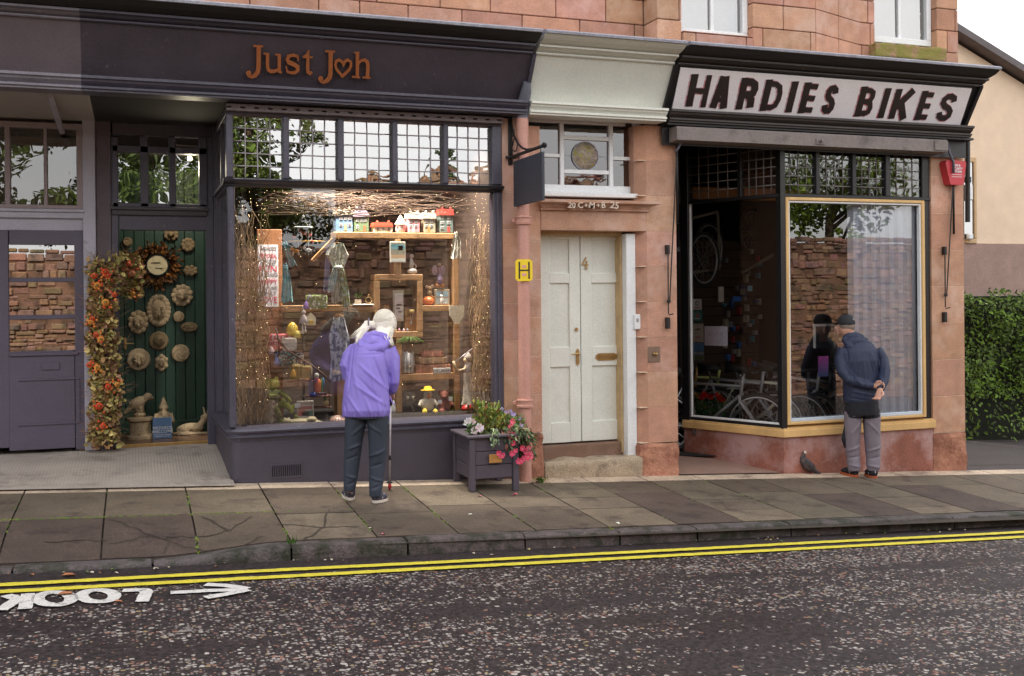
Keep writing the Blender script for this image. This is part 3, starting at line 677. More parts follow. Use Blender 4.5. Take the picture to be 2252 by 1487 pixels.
def upwin(x0,x1,yb,Y,sill=None):
    mb=MB(); zb_=PZ((x0+x1)/2,yb,Y); a,b=PX(x0,Y,yb),PX(x1,Y,yb); zt_=zb_+1.1; m_=(a+b)/2
    mb.box(a,b,Y+.08,Y+.16,zb_,zb_+.07,c=.006); mb.box(a,a+.06,Y+.08,Y+.16,zb_+.07,zt_,c=.005); mb.box(b-.06,b,Y+.08,Y+.16,zb_+.07,zt_,c=.005); mb.box(a+.06,b-.06,Y+.10,Y+.14,zb_+.62,zb_+.67,c=.005); mb.box(m_-.02,m_+.02,Y+.10,Y+.14,zb_+.07,zb_+.62,c=.004)
    w_=mb.build('window',WHITE,SB); mb=MB(); tiltpane(mb,a,b,zb_,zt_,Y+.13,.01); mb.build('pane',glass('upper_glass',.3,(.5,.5,.5),.1,3),w_)
    mb=MB(); mb.box(a+.02,b-.02,Y+.3,Y+.32,zb_,zt_,(1,1,1)); mb.build('curtain',mat('net_curtain',S(200,198,190),.9,.1,30),w_)
upwin(1500,1655,78,8.95); upwin(1925,2060,93,9.25)
upwin(1200,1330,40,9.22); upwin(620,800,-10,9.22)
mb=MB(); rough(mb,PX(1918,9.2,110),PX(2075,9.2,120),9.14,9.4,PZ(1990,128,9.14),PZ(1990,97,9.14),.02,(1,1,1),14,.02,8); mb.build('mossy_sill',mat('mossy_stone',S(150,120,92),.95,.2,9,1,60,dirt=S(128,122,60),ds=7,dth=.46),SB,smooth=2)
mb=MB(); a,b=PX(1885,9.1,115),PX(2118,9.1,130); mb.prism([(9.24,zu-.03),(8.75,E+2.33),(8.74,E+2.30),(9.24,zu-.1)],'x',a,b); mb.build('lead_roof',LEAD,SB)
# ================= gift shop front =================
JF=thing('gift_shop_front','dark purple-grey shopfront with leaded lights and a wide display window','shopfront',(1.6,9.2,G0(1.6,9.2)))
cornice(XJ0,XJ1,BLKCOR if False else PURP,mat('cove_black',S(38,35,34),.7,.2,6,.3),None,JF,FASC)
# raised end stile of the canted fascia
def endstile(xa,xb,m,parent,lean=0):
    mb=MB(); mb.prism([(9.19,E+1.7525),(9.04,E+1.7525),(8.80,E+2.1395),(9.19,E+2.1395)],'x',xa,xb); mb.build('fascia_end',m,parent)
endstile(XJ1,XJ1+.034,PURP,JF)
mb=MB(); YG=9.25; x0,x1=PX(500,W,640),PX(1106,W,640)-.004; 
zp0,zp1=E+1.555,E+1.612
# perforated vent rail: bars above and below with small teeth between the holes
mb.box(x0,x1,9.13,9.2,zp0,zp0+.022,c=.002); mb.box(x0,x1,9.13,9.2,zp0+.036,zp1,c=.002)
k=x0
while k<x1-.1: mb.box(k+.04,k+.115,9.135,9.195,zp0+.021,zp0+.037); k+=.115
mb.box(x0,x1,9.2,9.3,zp0,zc+.01,(.3,.3,.3)); mb.build('vent_rail',mat('vent_rail_paint',S(120,110,112),.6,.15,8,.3,50),JF)
zg1=E+1.545; zt1,zt0=E+.995,E+.925; zsl=E-1.135
cols=[(512,622),(635,742),(755,862),(873,974),(984,1080)]
ed=[(PX(a,9.22,320),PX(b,9.22,320)) for a,b in cols]
mb=MB(); mb.box(x0,x1,9.185,9.30,zt0,zt1,c=.006); mb.prism([(9.185,zt0+.012),(9.13,zt0+.03),(9.12,zt0+.05),(9.185,zt1-.004)],'x',x0-.03,x1+.0); mb.build('transom',mat('transom_black',S(46,43,50),.4,.2,6,.2,50),JF)
mb=MB(); mb.box(x0,x1,9.2,9.30,zg1-.01,zp0-.001,c=.003)
bars=[(x0,ed[0][0])]+[(ed[i][1],ed[i+1][0]) for i in range(4)]+[(ed[4][1],x1)]
for a,b in bars: mb.box(a,b,9.185,9.30,zt1+.001,zg1-.011,c=.006)
mb.build('mullion',PURP,JF)
lead=MB(); pan=MB()
for (a,b) in ed:
    nx,nz_=4,5
    for i in range(nx):
        for j in range(nz_):
            tiltpane(pan,a+(b-a)*i/nx,a+(b-a)*(i+1)/nx,zt1+(zg1-.01-zt1)*j/nz_,zt1+(zg1-.01-zt1)*(j+1)/nz_,9.26,.007)
    for i in range(1,nx):
        k=a+(b-a)*i/nx; pts=[(k+U(-.002,.002),9.252,zt1+(zg1-.01-zt1)*q/5) for q in range(6)]; lead.tube(pts,(.005,.0035),6)
    for j in range(1,nz_):
        zq=zt1+(zg1-.01-zt1)*j/nz_; lead.tube([(a+(b-a)*q/4,9.252,zq+U(-.002,.002)) for q in range(5)],(.005,.0035),6)
ll=lead.build('leaded_light',mat('lead_came',S(168,162,166),.5,.2,30),JF,smooth=True); pan.build('pane',LEADGL,ll)
# big display window
wx0,wx1=PX(517,9.22,700),PX(1085,9.22,700)
mb=MB(); mb.box(x0+.01,wx0,9.18,9.32,zsl,zt0-.001,c=.012); mb.build('corner_post',PURP,JF); mb=MB(); mb.box(wx1,x1,9.185,9.32,zsl,zt0-.001,c=.008); mb.box(wx1+.03,wx1+.05,9.17,9.186,zsl,zt0-.002,c=.004); mb.build('corner_post',PURP,JF)
mb=MB(); mb.add([(wx0,YG,zsl),(wx1,YG,zsl),(wx1,YG,zt0),(wx0,YG,zt0)],[(0,1,2,3)]); mb.build('display_pane',JOHGL,JF)
# sill: moulded nosing that turns the corner, riser below
XR=PX(470,10.5,800) # inner end of the return
def turn(prof,m,name):
    "profile (out,z) swept along the front and round the rounded corner into the recess"
    mb=MB(); path=[(x1+.0,W,0,-1)]
    cxr=x0+.02; rad=.10
    path.append((cxr+rad,W,0,-1))
    for i in range(1,7):
        a=math.pi/2*i/6; path.append((cxr+rad-rad*math.sin(a),W+rad-rad*math.cos(a),-math.sin(a),-math.cos(a)))
    path.append((cxr-.03,10.62,-1,0))
    n=len(prof); vs=[]
    for (x_,y_,nx,ny) in path:
        for (o_,z_) in prof: vs.append((x_+nx*o_,y_+ny*o_,z_))
    mb.add(vs,[(i*n+j,(i+1)*n+j,(i+1)*n+j+1,i*n+j+1) for i in range(len(path)-1) for j in range(n-1)])
    return mb.build(name,m,JF,smooth=2)
turn([(-.16,zsl),(.0,zsl-.003),(.035,zsl-.012),(.045,zsl-.03),(.04,zsl-.045),(.02,zsl-.05),(.02,zsl-.065),(.03,zsl-.075),(.03,zsl-.085),(.01,zsl-.1),(.0,zsl-.13),(-.05,zsl-.13)],PURP,'window_sill')
turn([(.0,zsl-.10),(.0,-.4)],mat('riser_paint',S(72,67,78),.5,.12,4,.3,60,dirt=S(112,106,110),ds=9,dth=.75),'riser')
# vent grille
mb=MB(); gx0,gx1,gz0,gz1=px_rect(597,663,1019,1050,W)
mb.box(gx0,gx1,W-.008,W+.002,gz0,gz0+.012); mb.box(gx0,gx1,W-.008,W+.002,gz1-.012,gz1)
for i in range(15):
    k=gx0+(gx1-gx0)*i/14.; mb.box(k-.004,k+.004,W-.008,W-.001,gz0+.012,gz1-.012)
mb.mi=1; mb.box(gx0+.004,gx1-.004,W-.003,W-.0012,gz0+.01,gz1-.01,(.25,.25,.25)); mb.build('air_vent',[PURP,BLACK],JF)
# glazed return towards the door
mb=MB(); xs_=x0+.03
mb.box(xs_-.02,xs_+.05,10.50,10.60,zsl,zc,c=.006); mb.box(xs_-.02,xs_+.05,9.33,10.5,zt0,zt1,c=.006); mb.box(xs_-.02,xs_+.05,9.33,10.5,zp0,zc,c=.004); mb.box(xs_-.02,xs_+.05,9.9,9.95,zt1,zp0,c=.004); mb.box(xs_-.05,xs_-.02,9.3,10.52,zt0+.02,zt0+.05,c=.004)
mb.build('return_frame',PURP,JF); mb=MB(); mb.add([(xs_,9.3,zsl),(xs_,10.5,zsl),(xs_,10.5,zp0),(xs_,9.3,zp0)],[(0,1,2,3)]); mb.build('side_pane',JOHGL,JF)
# recess: soffit, dark pillar, door frame, fanlights
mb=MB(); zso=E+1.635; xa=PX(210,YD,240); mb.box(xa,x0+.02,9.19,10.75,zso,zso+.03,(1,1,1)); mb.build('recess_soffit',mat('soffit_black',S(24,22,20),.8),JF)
zdo=YD-.02
def jb(a,b,c_,d,f=0,k=.1,name=None,mt=PURP,c=.005):
    mb=MB(); mb.pb(a,b,c_,d,YD-f,YD+k,c=c); return mb.build(name,mt,JF) if name else mb
jb(213,246,262,992,.03,.2,'rendered_pillar',mat('pillar_render',S(98,88,94),.8,.1,5,.6,70))
mb=MB(); mb.pb(246,262,300,985,YD-.02,YD+.1,c=.006); mb.pb(455,472,300,980,YD-.02,YD+.1,c=.006); mb.pb(472,502,240,980,YD-.05,YD+.1,c=.008); mb.pb(246,502,205,300,YD+.02,YD+.1); mb.pb(262,455,474,506,YD-.01,YD+.09,c=.004); mb.build('door_frame',PURP,JF)
mb=MB(); mb.pb(243,459,455,462,YD-.06,YD,c=.004); mb.pb(246,456,462,474,YD-.04,YD,c=.006); mb.build('door_moulding',mat('moulding_dark',S(58,52,60),.4,.1,5),JF)
mb=MB()
for a,b in((247,260),(308,327),(372,387),(438,456)): mb.pb(a,b,300,455,YD-.03,YD+.08,c=.006)
mb.pb(247,456,322,336,YD-.03,YD+.08,c=.004); mb.pb(247,456,447,456,YD-.03,YD+.08,c=.004)
fw=mb.build('fanlight_frame',PURP,JF); mb=MB()
for a,b in((260,308),(327,372),(387,438)):
    for c_,d in((292,322),(336,447)):
        q=px_rect(a,b,c_,d,YD+.03); tiltpane(mb,q[0],q[1],q[2],q[3],YD+.03,.01)
mb.build('pane',glass('dark_fanlight_glass',.28,(.35,.35,.3),.1,3),fw)
# vestibule behind the doorway
vx0,vx1=PX(262,YD,700)-.06,PX(470,YD,700)+.12
mb=MB(); mb.box(vx0-.3,vx1+.1,YD+.08,12.3,ZF-.06,ZF-.004,(1,1,1)); fl=mb.build('vestibule_floor',mat('polished_boards',S(112,84,68),.3,.2,5,.1,40),JF)
mb=MB(); mb.box(vx0-.3,vx1+.1,YD+.06,YD+.08,ZF-.05,ZF+.012,c=.003); mb.build('brass_threshold',BRASS,JF)
YB=11.55
mb=MB(); k=vx0-.5
while k<vx1+.2:
    kk=U(.93,1.05); mb.box(k+.002,k+.098,YB,YB+.03,ZF,E+1.3,(kk,kk,kk),.004); k+=.1
mb.box(vx0-.5,vx1+.2,YB-.015,YB-.001,ZF,ZF+.12,(.8,.8,.8),.004)
mb.build('green_boarding',mat('dark_green_paint',S(34,64,52),.5,.12,4,.2,40),JF)
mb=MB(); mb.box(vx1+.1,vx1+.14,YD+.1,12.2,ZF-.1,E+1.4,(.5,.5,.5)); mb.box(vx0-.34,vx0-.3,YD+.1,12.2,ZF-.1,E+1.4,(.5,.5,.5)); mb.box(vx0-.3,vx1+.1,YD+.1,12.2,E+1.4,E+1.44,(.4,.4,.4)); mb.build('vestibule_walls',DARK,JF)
p=P(283,755,YB); mb=MB(); mb.tube([(p.x-.03,YB,p.z),(p.x-.03,YB-.05,p.z),(p.x+.05,YB-.05,p.z)],[.01,.009,.006],8); mb.box(p.x-.045,p.x-.02,YB-.008,YB,p.z-.06,p.z+.06,c=.003); mb.build('door_handle',BRASS,JF,smooth=2)
# display room box
mb=MB(); bx0,bx1=x0+.1,x1-.02
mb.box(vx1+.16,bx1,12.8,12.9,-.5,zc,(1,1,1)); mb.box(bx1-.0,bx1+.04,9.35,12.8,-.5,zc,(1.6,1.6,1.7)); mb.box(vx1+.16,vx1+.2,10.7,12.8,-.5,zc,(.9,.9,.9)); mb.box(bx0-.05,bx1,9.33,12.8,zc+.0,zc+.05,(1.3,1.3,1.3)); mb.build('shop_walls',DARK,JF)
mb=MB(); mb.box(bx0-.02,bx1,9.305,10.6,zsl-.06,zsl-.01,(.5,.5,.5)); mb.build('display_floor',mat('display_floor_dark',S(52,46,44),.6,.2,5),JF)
# letters
LET=thing('shop_sign_lettering','copper-coloured serif lettering Just Joh with a heart for the o','shop sign',tuple(P(680,140,8.95)))
COP=mat('copper_letter',S(178,108,66),.42,.06,10,.05,50,metal=.25)
# frame in the canted panel: origin at survey point, x along street, z up the slope
slope=math.atan2(8.835-9.075,.386)
def fascia_frame(zrel): 
    y=9.075+(8.835-9.075)*(zrel-1.753)/.386
    return y
def FM(px,py,Yg=8.95):
    for i in range(4):
        q=P(px,py,Yg); Yg=fascia_frame(q.z-E)
    return q
def FL(px,py): 
    q=FM(px,py); s_=(q.z-E-1.753)/math.cos(slope); return (q.x,s_)
FFR=Matrix.Translation((0,9.075,E+1.753))@Matrix.Rotation(-slope,4,'X')
def L3(cx,cy): return FL(480+cx/3.913,60+cy/3.913)
OFF=.018
def stroke(mb,pts,w,e,closed=False):
    mb.ribbon([L3(*p) for p in pts],w,-OFF-e,.022,FFR,closed=closed)
def arc(cx,cy,rx,ry,a0,a1,n=10): return [(cx+rx*math.cos(math.radians(a0+(a1-a0)*i/n)),cy-ry*math.sin(math.radians(a0+(a1-a0)*i/n))) for i in range(n+1)]
def letter_J(dx,dy,n='letter'):
    mb=MB(); f=lambda L:[(a+dx,b+dy) for a,b in L]
    stroke(mb,f([(300,148),(382,152)]),.014,0); 
    stroke(mb,f([(345,150),(343,340),(335,375),(312,402),(280,414),(256,404),(250,388)]),[.034,.034,.034,.030,.022,.016,.014],.001)
    q=L3(259+dx,383+dy); mb.prism([(q[0]+.021*math.cos(a*math.pi/7),q[1]+.021*math.sin(a*math.pi/7)) for a in range(14)],'y',0,.022); 
    # move disc into the canted frame
    vs=mb.v[-28:]; mb.v[-28:]=[tuple(FFR@Vector((v[0],-OFF-.024+v[1],v[2]))) for v in vs]
    return mb.build(n,COP,LET)
letter_J(0,0)
mb=MB(); stroke(mb,[(386,214),(432,216)],.010,0); stroke(mb,[(420,214),(420,320),(426,350),(448,366),(478,366),(510,348),(520,330)],[.026,.026,.026,.026,.024,.016,.012],.001)
stroke(mb,[(488,222),(530,225)],.010,.002); stroke(mb,[(521,222),(520,372),(545,374)],[.026,.026,.014],.0015); mb.build('letter',COP,LET)
mb=MB(); stroke(mb,[(684,268),(682,248),(664,232),(634,227),(600,238),(590,262),(604,288),(650,308),(678,328),(680,354),(660,376),(624,380),(592,370),(584,346),(582,322)],[.010,.012,.018,.020,.024,.028,.032,.034,.032,.028,.022,.020,.016,.012,.010],0); stroke(mb,[(684,230),(684,278)],.009,.001); mb.build('letter',COP,LET)
mb=MB(); stroke(mb,[(776,186),(760,222),(728,242)],[.012,.016,.008],.002); stroke(mb,[(724,244),(808,246)],.012,0); stroke(mb,[(768,196),(764,340),(768,372),(786,386),(804,372)],[.018,.028,.028,.022,.010],.001); mb.build('letter',COP,LET)
letter_J(617,46)
mb=MB(); H=[(1072,308),(1060,282),(1034,268),(1008,280),(1001,312),(1014,350),(1062,408),(1118,356),(1138,316),(1134,284),(1108,268),(1084,282)]
stroke(mb,H,.020,0,True); mb.build('letter',COP,LET)
mb=MB(); stroke(mb,[(1164,206),(1208,208)],.010,0); stroke(mb,[(1192,204),(1190,414)],.028,.001); stroke(mb,[(1144,412),(1212,418)],.012,.002); stroke(mb,[(1200,304),(1218,276),(1250,266),(1276,284),(1282,320),(1276,420)],[.012,.018,.022,.028,.028,.028],.0015); stroke(mb,[(1236,418),(1302,424)],.012,.0005); mb.build('letter',COP,LET)
# ================= bike shop front =================
HF=thing('bike_shop_front','black-painted shopfront with an angled entrance window and a pine-framed front window','shopfront',(6.9,9.2,G0(6.9,9.2)))
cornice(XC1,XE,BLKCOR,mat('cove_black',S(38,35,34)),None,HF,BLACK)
mb=MB(); mb.prism([(9.19,E+1.7525),(9.04,E+1.7525),(8.80,E+2.1395),(9.19,E+2.1395)],'x',XC1-.034,XC1); mb.build('fascia_end',BLACK,HF)
mb=MB(); mb.prism([(9.19,E+1.7525),(9.04,E+1.7525),(8.80,E+2.1395),(9.19,E+2.1395)],'x',XE-.04,XE); mb.build('fascia_end',BLACK,HF)
SGN=thing('shop_sign','long white sign board with slanted black capitals reading HARDIES BIKES','shop sign',tuple(P(1800,215,9.0)))
BRD=mat('white_sign_board',S(244,242,246),.5,.04,4,.05,50,dirt=S(170,160,166),ds=5,dth=.74)
c=[FL(1476,244),FL(2107,282),FL(2136,194),FL(1496,147)]
sb,stp=(c[0][1]+c[1][1])/2,(c[2][1]+c[3][1])/2
mb=MB(); mb.prism([(c[0][0],sb),(c[1][0],sb),(c[2][0]-.0,stp),(c[3][0],stp)],'y',-.012,-.002); mb.v=[tuple(FFR@Vector(v)) for v in mb.v]; mb.build('board',BRD,SGN)
SH=.02
GL={'H':([[(0,0),(0,1)],[(1,0),(1,1)],[(0,.5),(1,.5)]],1),
'A':([[(-.1,0),(.42,1)],[(1.08,0),(.62,1)],[(.16,.26),(.9,.26)]],1),
'R':([[(0,0),(0,1)],[(0,.95),(.6,.95),(.9,.86),(.98,.7),(.9,.55),(.6,.47),(0,.47)],[(.55,.46),(.86,.3),(.92,0)]],1),
'D':([[(0,0),(0,1)],[(0,.94),(.55,.94),(.86,.84),(.98,.6),(.98,.38),(.84,.14),(.55,.05),(0,.05)]],1),
'I':([[(.5,0),(.5,1)]],1),
'E':([[(0,0),(0,1)],[(0,.95),(1,.95)],[(0,.5),(.9,.5)],[(0,.05),(1,.05)]],1),
'S':([[(1.0,.74),(.92,.88),(.62,.95),(.28,.92),(.06,.8),(.06,.66),(.25,.55),(.72,.45),(.94,.32),(.92,.17),(.68,.06),(.34,.05),(.06,.12),(-.02,.28)]],1),
'B':([[(0,0),(0,1)],[(0,.95),(.62,.95),(.9,.87),(.94,.72),(.85,.58),(.6,.51),(0,.51)],[(.6,.51),(.9,.43),(1,.27),(.92,.12),(.66,.05),(0,.05)]],1),
'K':([[(0,0),(0,1)],[(.1,.38),(1.05,1.0)],[(.38,.56),(.9,0)]],1)}
SBL=mat('sign_black',S(42,33,31),.5,.15,9); SRD=mat('sign_red_ghost',S(206,120,128),.6,.3,30,dirt=S(214,200,208),ds=16,dth=.5)
LT=[('H',285,490,1),('A',488,652,1),('R',693,880,1),('D',890,1090,1),('I',1105,1195,1),('E',1203,1360,1),('S',1382,1536,1),('B',360,545,2),('I',555,655,2),('K',640,850,2),('E',850,1005,2),('S',1015,1205,2)]
for i,(ch,a,b,q) in enumerate(LT):
    ox=1430 if q==1 else 1780
    x0_,x1_=ox+a/3.7175-(1 if ch!='I' else 0),ox+b/3.7175+(4 if ch!='I' else 1)
    # baseline and cap line of the lettering, following the street
    yb=60+640/3.7175+(x0_-1510)*.0605; yt=yb-72+ (x0_-1510)*.0125
    sl_=(.205+.10*(x0_-1500)/600)*69; bl=FL(x0_,yb); br=FL(x1_-sl_,yb+(x1_-x0_-sl_)*.06); tl=FL(x0_+sl_,yt+sl_*.07); ht=tl[1]-bl[1]; wd=br[0]-bl[0]; SH=(tl[0]-bl[0])/ht
    w_=.075; hw=w_/2
    mb=MB(); rb=MB()
    for si,st in enumerate(GL[ch][0]):
        ww=w_ if (si==0 or ch in 'AKRSI') else w_*.72
        if ch=='S': ww=w_*.82
        if ch=='A' and si==2: ww=w_*.6
        pts=[]
        for (u,v) in st:
            vv=v; 
            if ch in 'RDBES' or (ch=='H' and si==2): vv=hw*.7/ht+(1-hw*1.4/ht)*v if (si>0 or ch=='S') else v
            if ch=='E' and u>.5: u=1+hw/max(.02,wd-w_)*(.9 if v in(0.05,.95) else .8)
            pts.append((bl[0]+hw+(wd-w_)*u+SH*ht*vv, bl[1]+ht*vv))
        mb.ribbon(pts,ww,-.0135-.0006*si,.004,FFR)
        rb.ribbon([(p_[0]-.004,p_[1]-.003) for p_ in pts],ww+.020,-.0122-.0003*si,.0008,FFR)
    lt=mb.build('letter',SBL,SGN); rb.build('red_outline',SRD,lt)
# awning box and its gear
mb=MB(); yA=8.97; a0,a1=PX(1489,yA,290),PX(2084,yA,322); za1,za0=PZ(1495,277,yA),PZ(1495,307,yA)
mb.prism([(yA,za0),(yA+.16,za0-.01),(yA+.16,za1),(yA+.01,za1),(yA,za1-.02)],'x',a0,a1)
aw=mb.build('awning_box',AWN,HF)
mb=MB(); mb.box(a1-.18,a1+.0,yA-.012,yA-.001,za0+.012,za1-.015,c=.003); mb.build('end_plate',AWN,aw); mb=MB(); q=P(1803,311,yA); mb.box(q.x-.05,q.x+.05,yA-.01,yA-.001,q.z-.03,q.z+.03,c=.003); mb.tube([(q.x,yA-.01,q.z),(q.x,yA-.05,q.z)],.014,8); mb.build('awning_bracket',AWN,aw)
mb=MB(); mb.prism([(9.15,za0-.03),(9.15,E+1.6275),(9.02,E+1.6275),(9.02,za1+.02),(9.135,za1+.012),(9.135,za0-.03)],'x',XC1,PE1-.02); mb.build('awning_rail',BLACK,HF)
zft,zfb=PZ(1850,428,W),PZ(1850,436,W)
A_=Vector((5.80,10.28,0)); B_=Vector((6.30,W+.02,0)); 
dv=(B_-A_); LA=dv.length; MA=Matrix.Translation(A_)@Matrix.Rotation(math.atan2(dv.y,dv.x),4,'Z')   # local x along pane, local -y outwards... (towards the door)
XR0,XR1=PX(2030,W,640),PE0-.004
zs2=E-1.395; zsb=E-1.525; zlt=zft+.56
mb=MB()
mb.box(0.0,LA-.02,-.03,.05,zfb,zft+.0,M=MA,c=.005); mb.build('transom',BLACK,HF)
mb=MB(); mb.box(6.30,XR1,W+.0,W+.1,zfb,zft,c=.005); mb.build('transom',BLACK,HF)
mb=MB()
mb.box(-.07,.03,-.04,.06,zs2-.12,zc,M=MA,c=.005); mb.build('mullion',BLACK,HF)
mb=MB(); mb.box(6.265,6.325,W-.012,W+.08,zs2-.04,zc,c=.006); mb.build('mullion',BLACK,HF)
mb=MB(); mb.box(XR0+.02,XR1,W+.02,W+.12,zs2-.1,zc,c=.006); mb.build('mullion',BLACK,HF)
mb=MB(); k=.58*LA; mb.box(k-.03,k+.02,-.02,.05,zft,zlt,M=MA,c=.005); mb.build('mullion',BLACK,HF)
HLG=glass('bike_leaded_glass',.12,(.85,.85,.82),.15,5)
lc=mat('lead_came_dark',S(120,116,114),.5,.2,30)
def lights(x0_,x1_,nx,nz_,place,flip=None):
    lead=MB();pan=MB()
    for i in range(nx):
        for j in range(nz_):
            q=MB(); tiltpane(q,x0_+(x1_-x0_)*i/nx,x0_+(x1_-x0_)*(i+1)/nx,zft+(zlt-zft)*j/nz_,zft+(zlt-zft)*(j+1)/nz_,0,.008); pan.add([place@Vector(v) for v in q.v],q.f)
    for i in range(1,nx): k=x0_+(x1_-x0_)*i/nx; lead.tube([place@Vector((k,-.004,zft)),place@Vector((k,-.004,zlt))],(.006,.004),6)
    for j in range(1,nz_): z=zft+(zlt-zft)*j/nz_; lead.tube([place@Vector((x0_,-.004,z)),place@Vector((x1_,-.004,z))],(.006,.004),6)
    l=lead.build('leaded_light',lc,HF,smooth=True); pan.build('pane',HLG,l)
lights(.03,.58*LA-.03,5,6,MA); lights(.58*LA+.02,LA-.03,5,6,MA)
FRT=Matrix.Translation((0,W+.05,0)); zz_=[PX(v,W,385) for v in (1722,1797,1805,1877,1885,1950,1960,2030)]
for a in range(0,8,2):
    lights(zz_[a]+(.0 if a else .01),zz_[a+1],4,6,FRT)
    if a: mb=MB(); mb.box(zz_[a-1],zz_[a],W+.01,W+.09,zft,zlt,c=.005); mb.build('mullion',BLACK,HF)
mb=MB(); mb.box(6.0,XR1,W+.0,W+.12,zlt,zc,c=.003); mb.box(-.05,LA,-.05,.06,zlt,zc,M=MA); mb.build('head_rail',BLACK,HF)
# panes
mb=MB(); mb.add([MA@Vector(v) for v in ((.03,0,zs2),(LA-.02,0,zs2),(LA-.02,0,zfb),(.03,0,zfb))],[(0,1,2,3)]); mb.build('display_pane',HGLA,HF)
gx0_,gx1_=PX(1735,W,680),PX(2036,W,680)
mb=MB(); mb.add([(6.33,W+.06,zs2),(XR0+.02,W+.06,zs2),(XR0+.02,W+.06,zfb),(6.33,W+.06,zfb)],[(0,1,2,3)]); mb.build('display_pane',HGL,HF)
mb=MB(); f0,f1=6.325,XR0+.018
mb.box(f0,f0+.035,W-.02,W+.05,zs2,zfb-.001,c=.006); mb.box(f1-.04,f1,W-.02,W+.05,zs2,zfb-.001,c=.006); mb.box(f0+.035,f1-.04,W-.02,W+.05,zfb-.035,zfb-.001,c=.006); mb.box(f0+.035,f1-.04,W-.02,W+.05,zs2,zs2+.03,c=.006)
mb.build('pine_frame',WOOD,HF)
mb=MB(); mb.box(f0+.035,f0+.055,W-.004,W+.045,zs2+.03,zfb-.036,c=.004); mb.box(f1-.06,f1-.04,W-.004,W+.045,zs2+.03,zfb-.036,c=.004); mb.box(f0+.055,f1-.06,W-.004,W+.045,zfb-.056,zfb-.036,c=.004); mb.box(f0+.055,f1-.06,W-.004,W+.045,zs2+.03,zs2+.065,(.75,.82,.92),c=.004)
mb.build('white_bead',WHITE,HF)
mb=MB(); mb.box(.03,.05,-.02,.02,zs2,zfb-.001,M=MA,c=.003); mb.box(.05,LA-.04,-.02,.02,zs2,zs2+.022,M=MA,c=.003); mb.box(LA-.04,LA-.025,-.02,.02,zs2,zfb-.001,(.3,.3,.3),M=MA); mb.build('white_bead',WHITE,HF)
mb=MB(); mb.box(-.05,LA-.02,-.03,.06,zs2-.09,zs2-.001,M=MA,c=.01); mb.build('bottom_rail',BLACK,HF)
def sweep_h(prof,mt,name,smooth=2):
    nA=Vector((-dv.y,dv.x,0)).normalized()*-1  # outward normal of the angled side
    if nA.x>0: nA=-nA
    nF=Vector((0,-1,0)); bis=(nA+nF).normalized(); kb=1/bis.dot(nF)
    path=[(A_-dv.normalized()*.06,nA,1),(B_,bis,kb),(Vector((PE0+.01,W+.02,0)),nF,1)]
    mb=MB(); n=len(prof); vs=[]
    for (p_,d_,k_) in path:
        for (o_,z_) in prof:
            q=p_+d_*o_*k_; zq=z_ if z_>-50 else G0(q.x,q.y)-.08; vs.append((q.x,q.y,zq))
    mb.add(vs,[(i*n+j,(i+1)*n+j,(i+1)*n+j+1,i*n+j+1) for i in range(2) for j in range(n-1)]); mb.add([vs[i] for i in range(n)]+[vs[2*n+i] for i in range(n)],[tuple(range(n)),tuple(range(n,2*n))[::-1]])
    return mb.build(name,mt,HF,smooth=smooth)
sweep_h([(-.08,zs2+.0),(.03,zs2-.03),(.045,zs2-.036),(.045,zs2-.05),(.055,zs2-.055),(.055,zs2-.118),(.045,zs2-.125),(-.08,zs2-.125)],WOOD,'window_sill')
sweep_h([(-.06,zs2-.124),(.02,zs2-.124),(.02,-99),(-.06,-99)],mat('plinth_sandstone',S(146,92,76),.75,.35,2.2,.5,40,dirt=S(176,142,138),ds=1.3,dth=.54),'plinth',smooth=False)
# entrance: jamb, dark door beyond, mat
mb=MB(); mb.box(5.15,5.19,9.8,12,-.5,zc,(.3,.3,.3)); mb.box(PX(1486,10.4,600)-.5,PX(1500,10.4,600),10.45,10.55,-.4,zc); mb.box(5.2,5.85,10.46,10.5,zft+.0,zc); mb.build('entrance_frame',BLACK,HF)
mb=MB(); mb.box(5.16,5.82,10.4,10.6,zfb-.2,zfb-.15,c=.003); mb.box(PX(1490,10.35,550)-.2,PX(1506,10.35,550),10.34,10.45,PZ(1497,553,10.35),PZ(1497,543,10.35),(3,3,3)); mb.build('door_rail',BLACK,HF)
mb=MB(); grid(mb,lin(PR1+.002,6.25,6),lin(9.22,10.7,6),lambda x,y:min(G0(x,9.2)+.004+ (y-9.2)*.05,9) ,(1,1,1)); mb.build('entrance_floor',mat('terracotta_floor',S(150,122,108),.8,.15,3,.3,80),HF)
q=PG(1525,1000,lambda x,y:G0(x,9.2)+.012+(y-9.2)*.05)
mb=MB(); M=Matrix.Translation(q)@Matrix.Rotation(math.radians(-28),4,'Z'); mb.box(-.36,.30,-.1,.28,0,.012,(1,1,1),.004,M=M); single(mb,'doormat',mat('doormat_black',S(34,32,33),.95,.3,60,.8,200),'black doormat in the entrance of the bike shop','doormat')
# interior shell of the bike shop
ZSF=PZ(1760,862,9.75)-.70
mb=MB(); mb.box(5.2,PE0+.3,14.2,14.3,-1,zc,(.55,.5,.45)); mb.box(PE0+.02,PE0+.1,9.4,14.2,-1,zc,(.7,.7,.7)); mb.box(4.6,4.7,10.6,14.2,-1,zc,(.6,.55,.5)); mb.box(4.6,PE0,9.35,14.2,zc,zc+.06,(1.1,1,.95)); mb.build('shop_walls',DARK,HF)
mb=MB(); mb.prism([(5.86,10.36),(6.36,W+.1),(PE0,W+.1),(PE0,14.2),(4.7,14.2),(4.7,10.9)],'z',ZSF-.08,ZSF,(.6,.55,.55)); mb.build('shop_floor',mat('shop_floor_grey',S(92,84,80),.6,.2,5),HF)
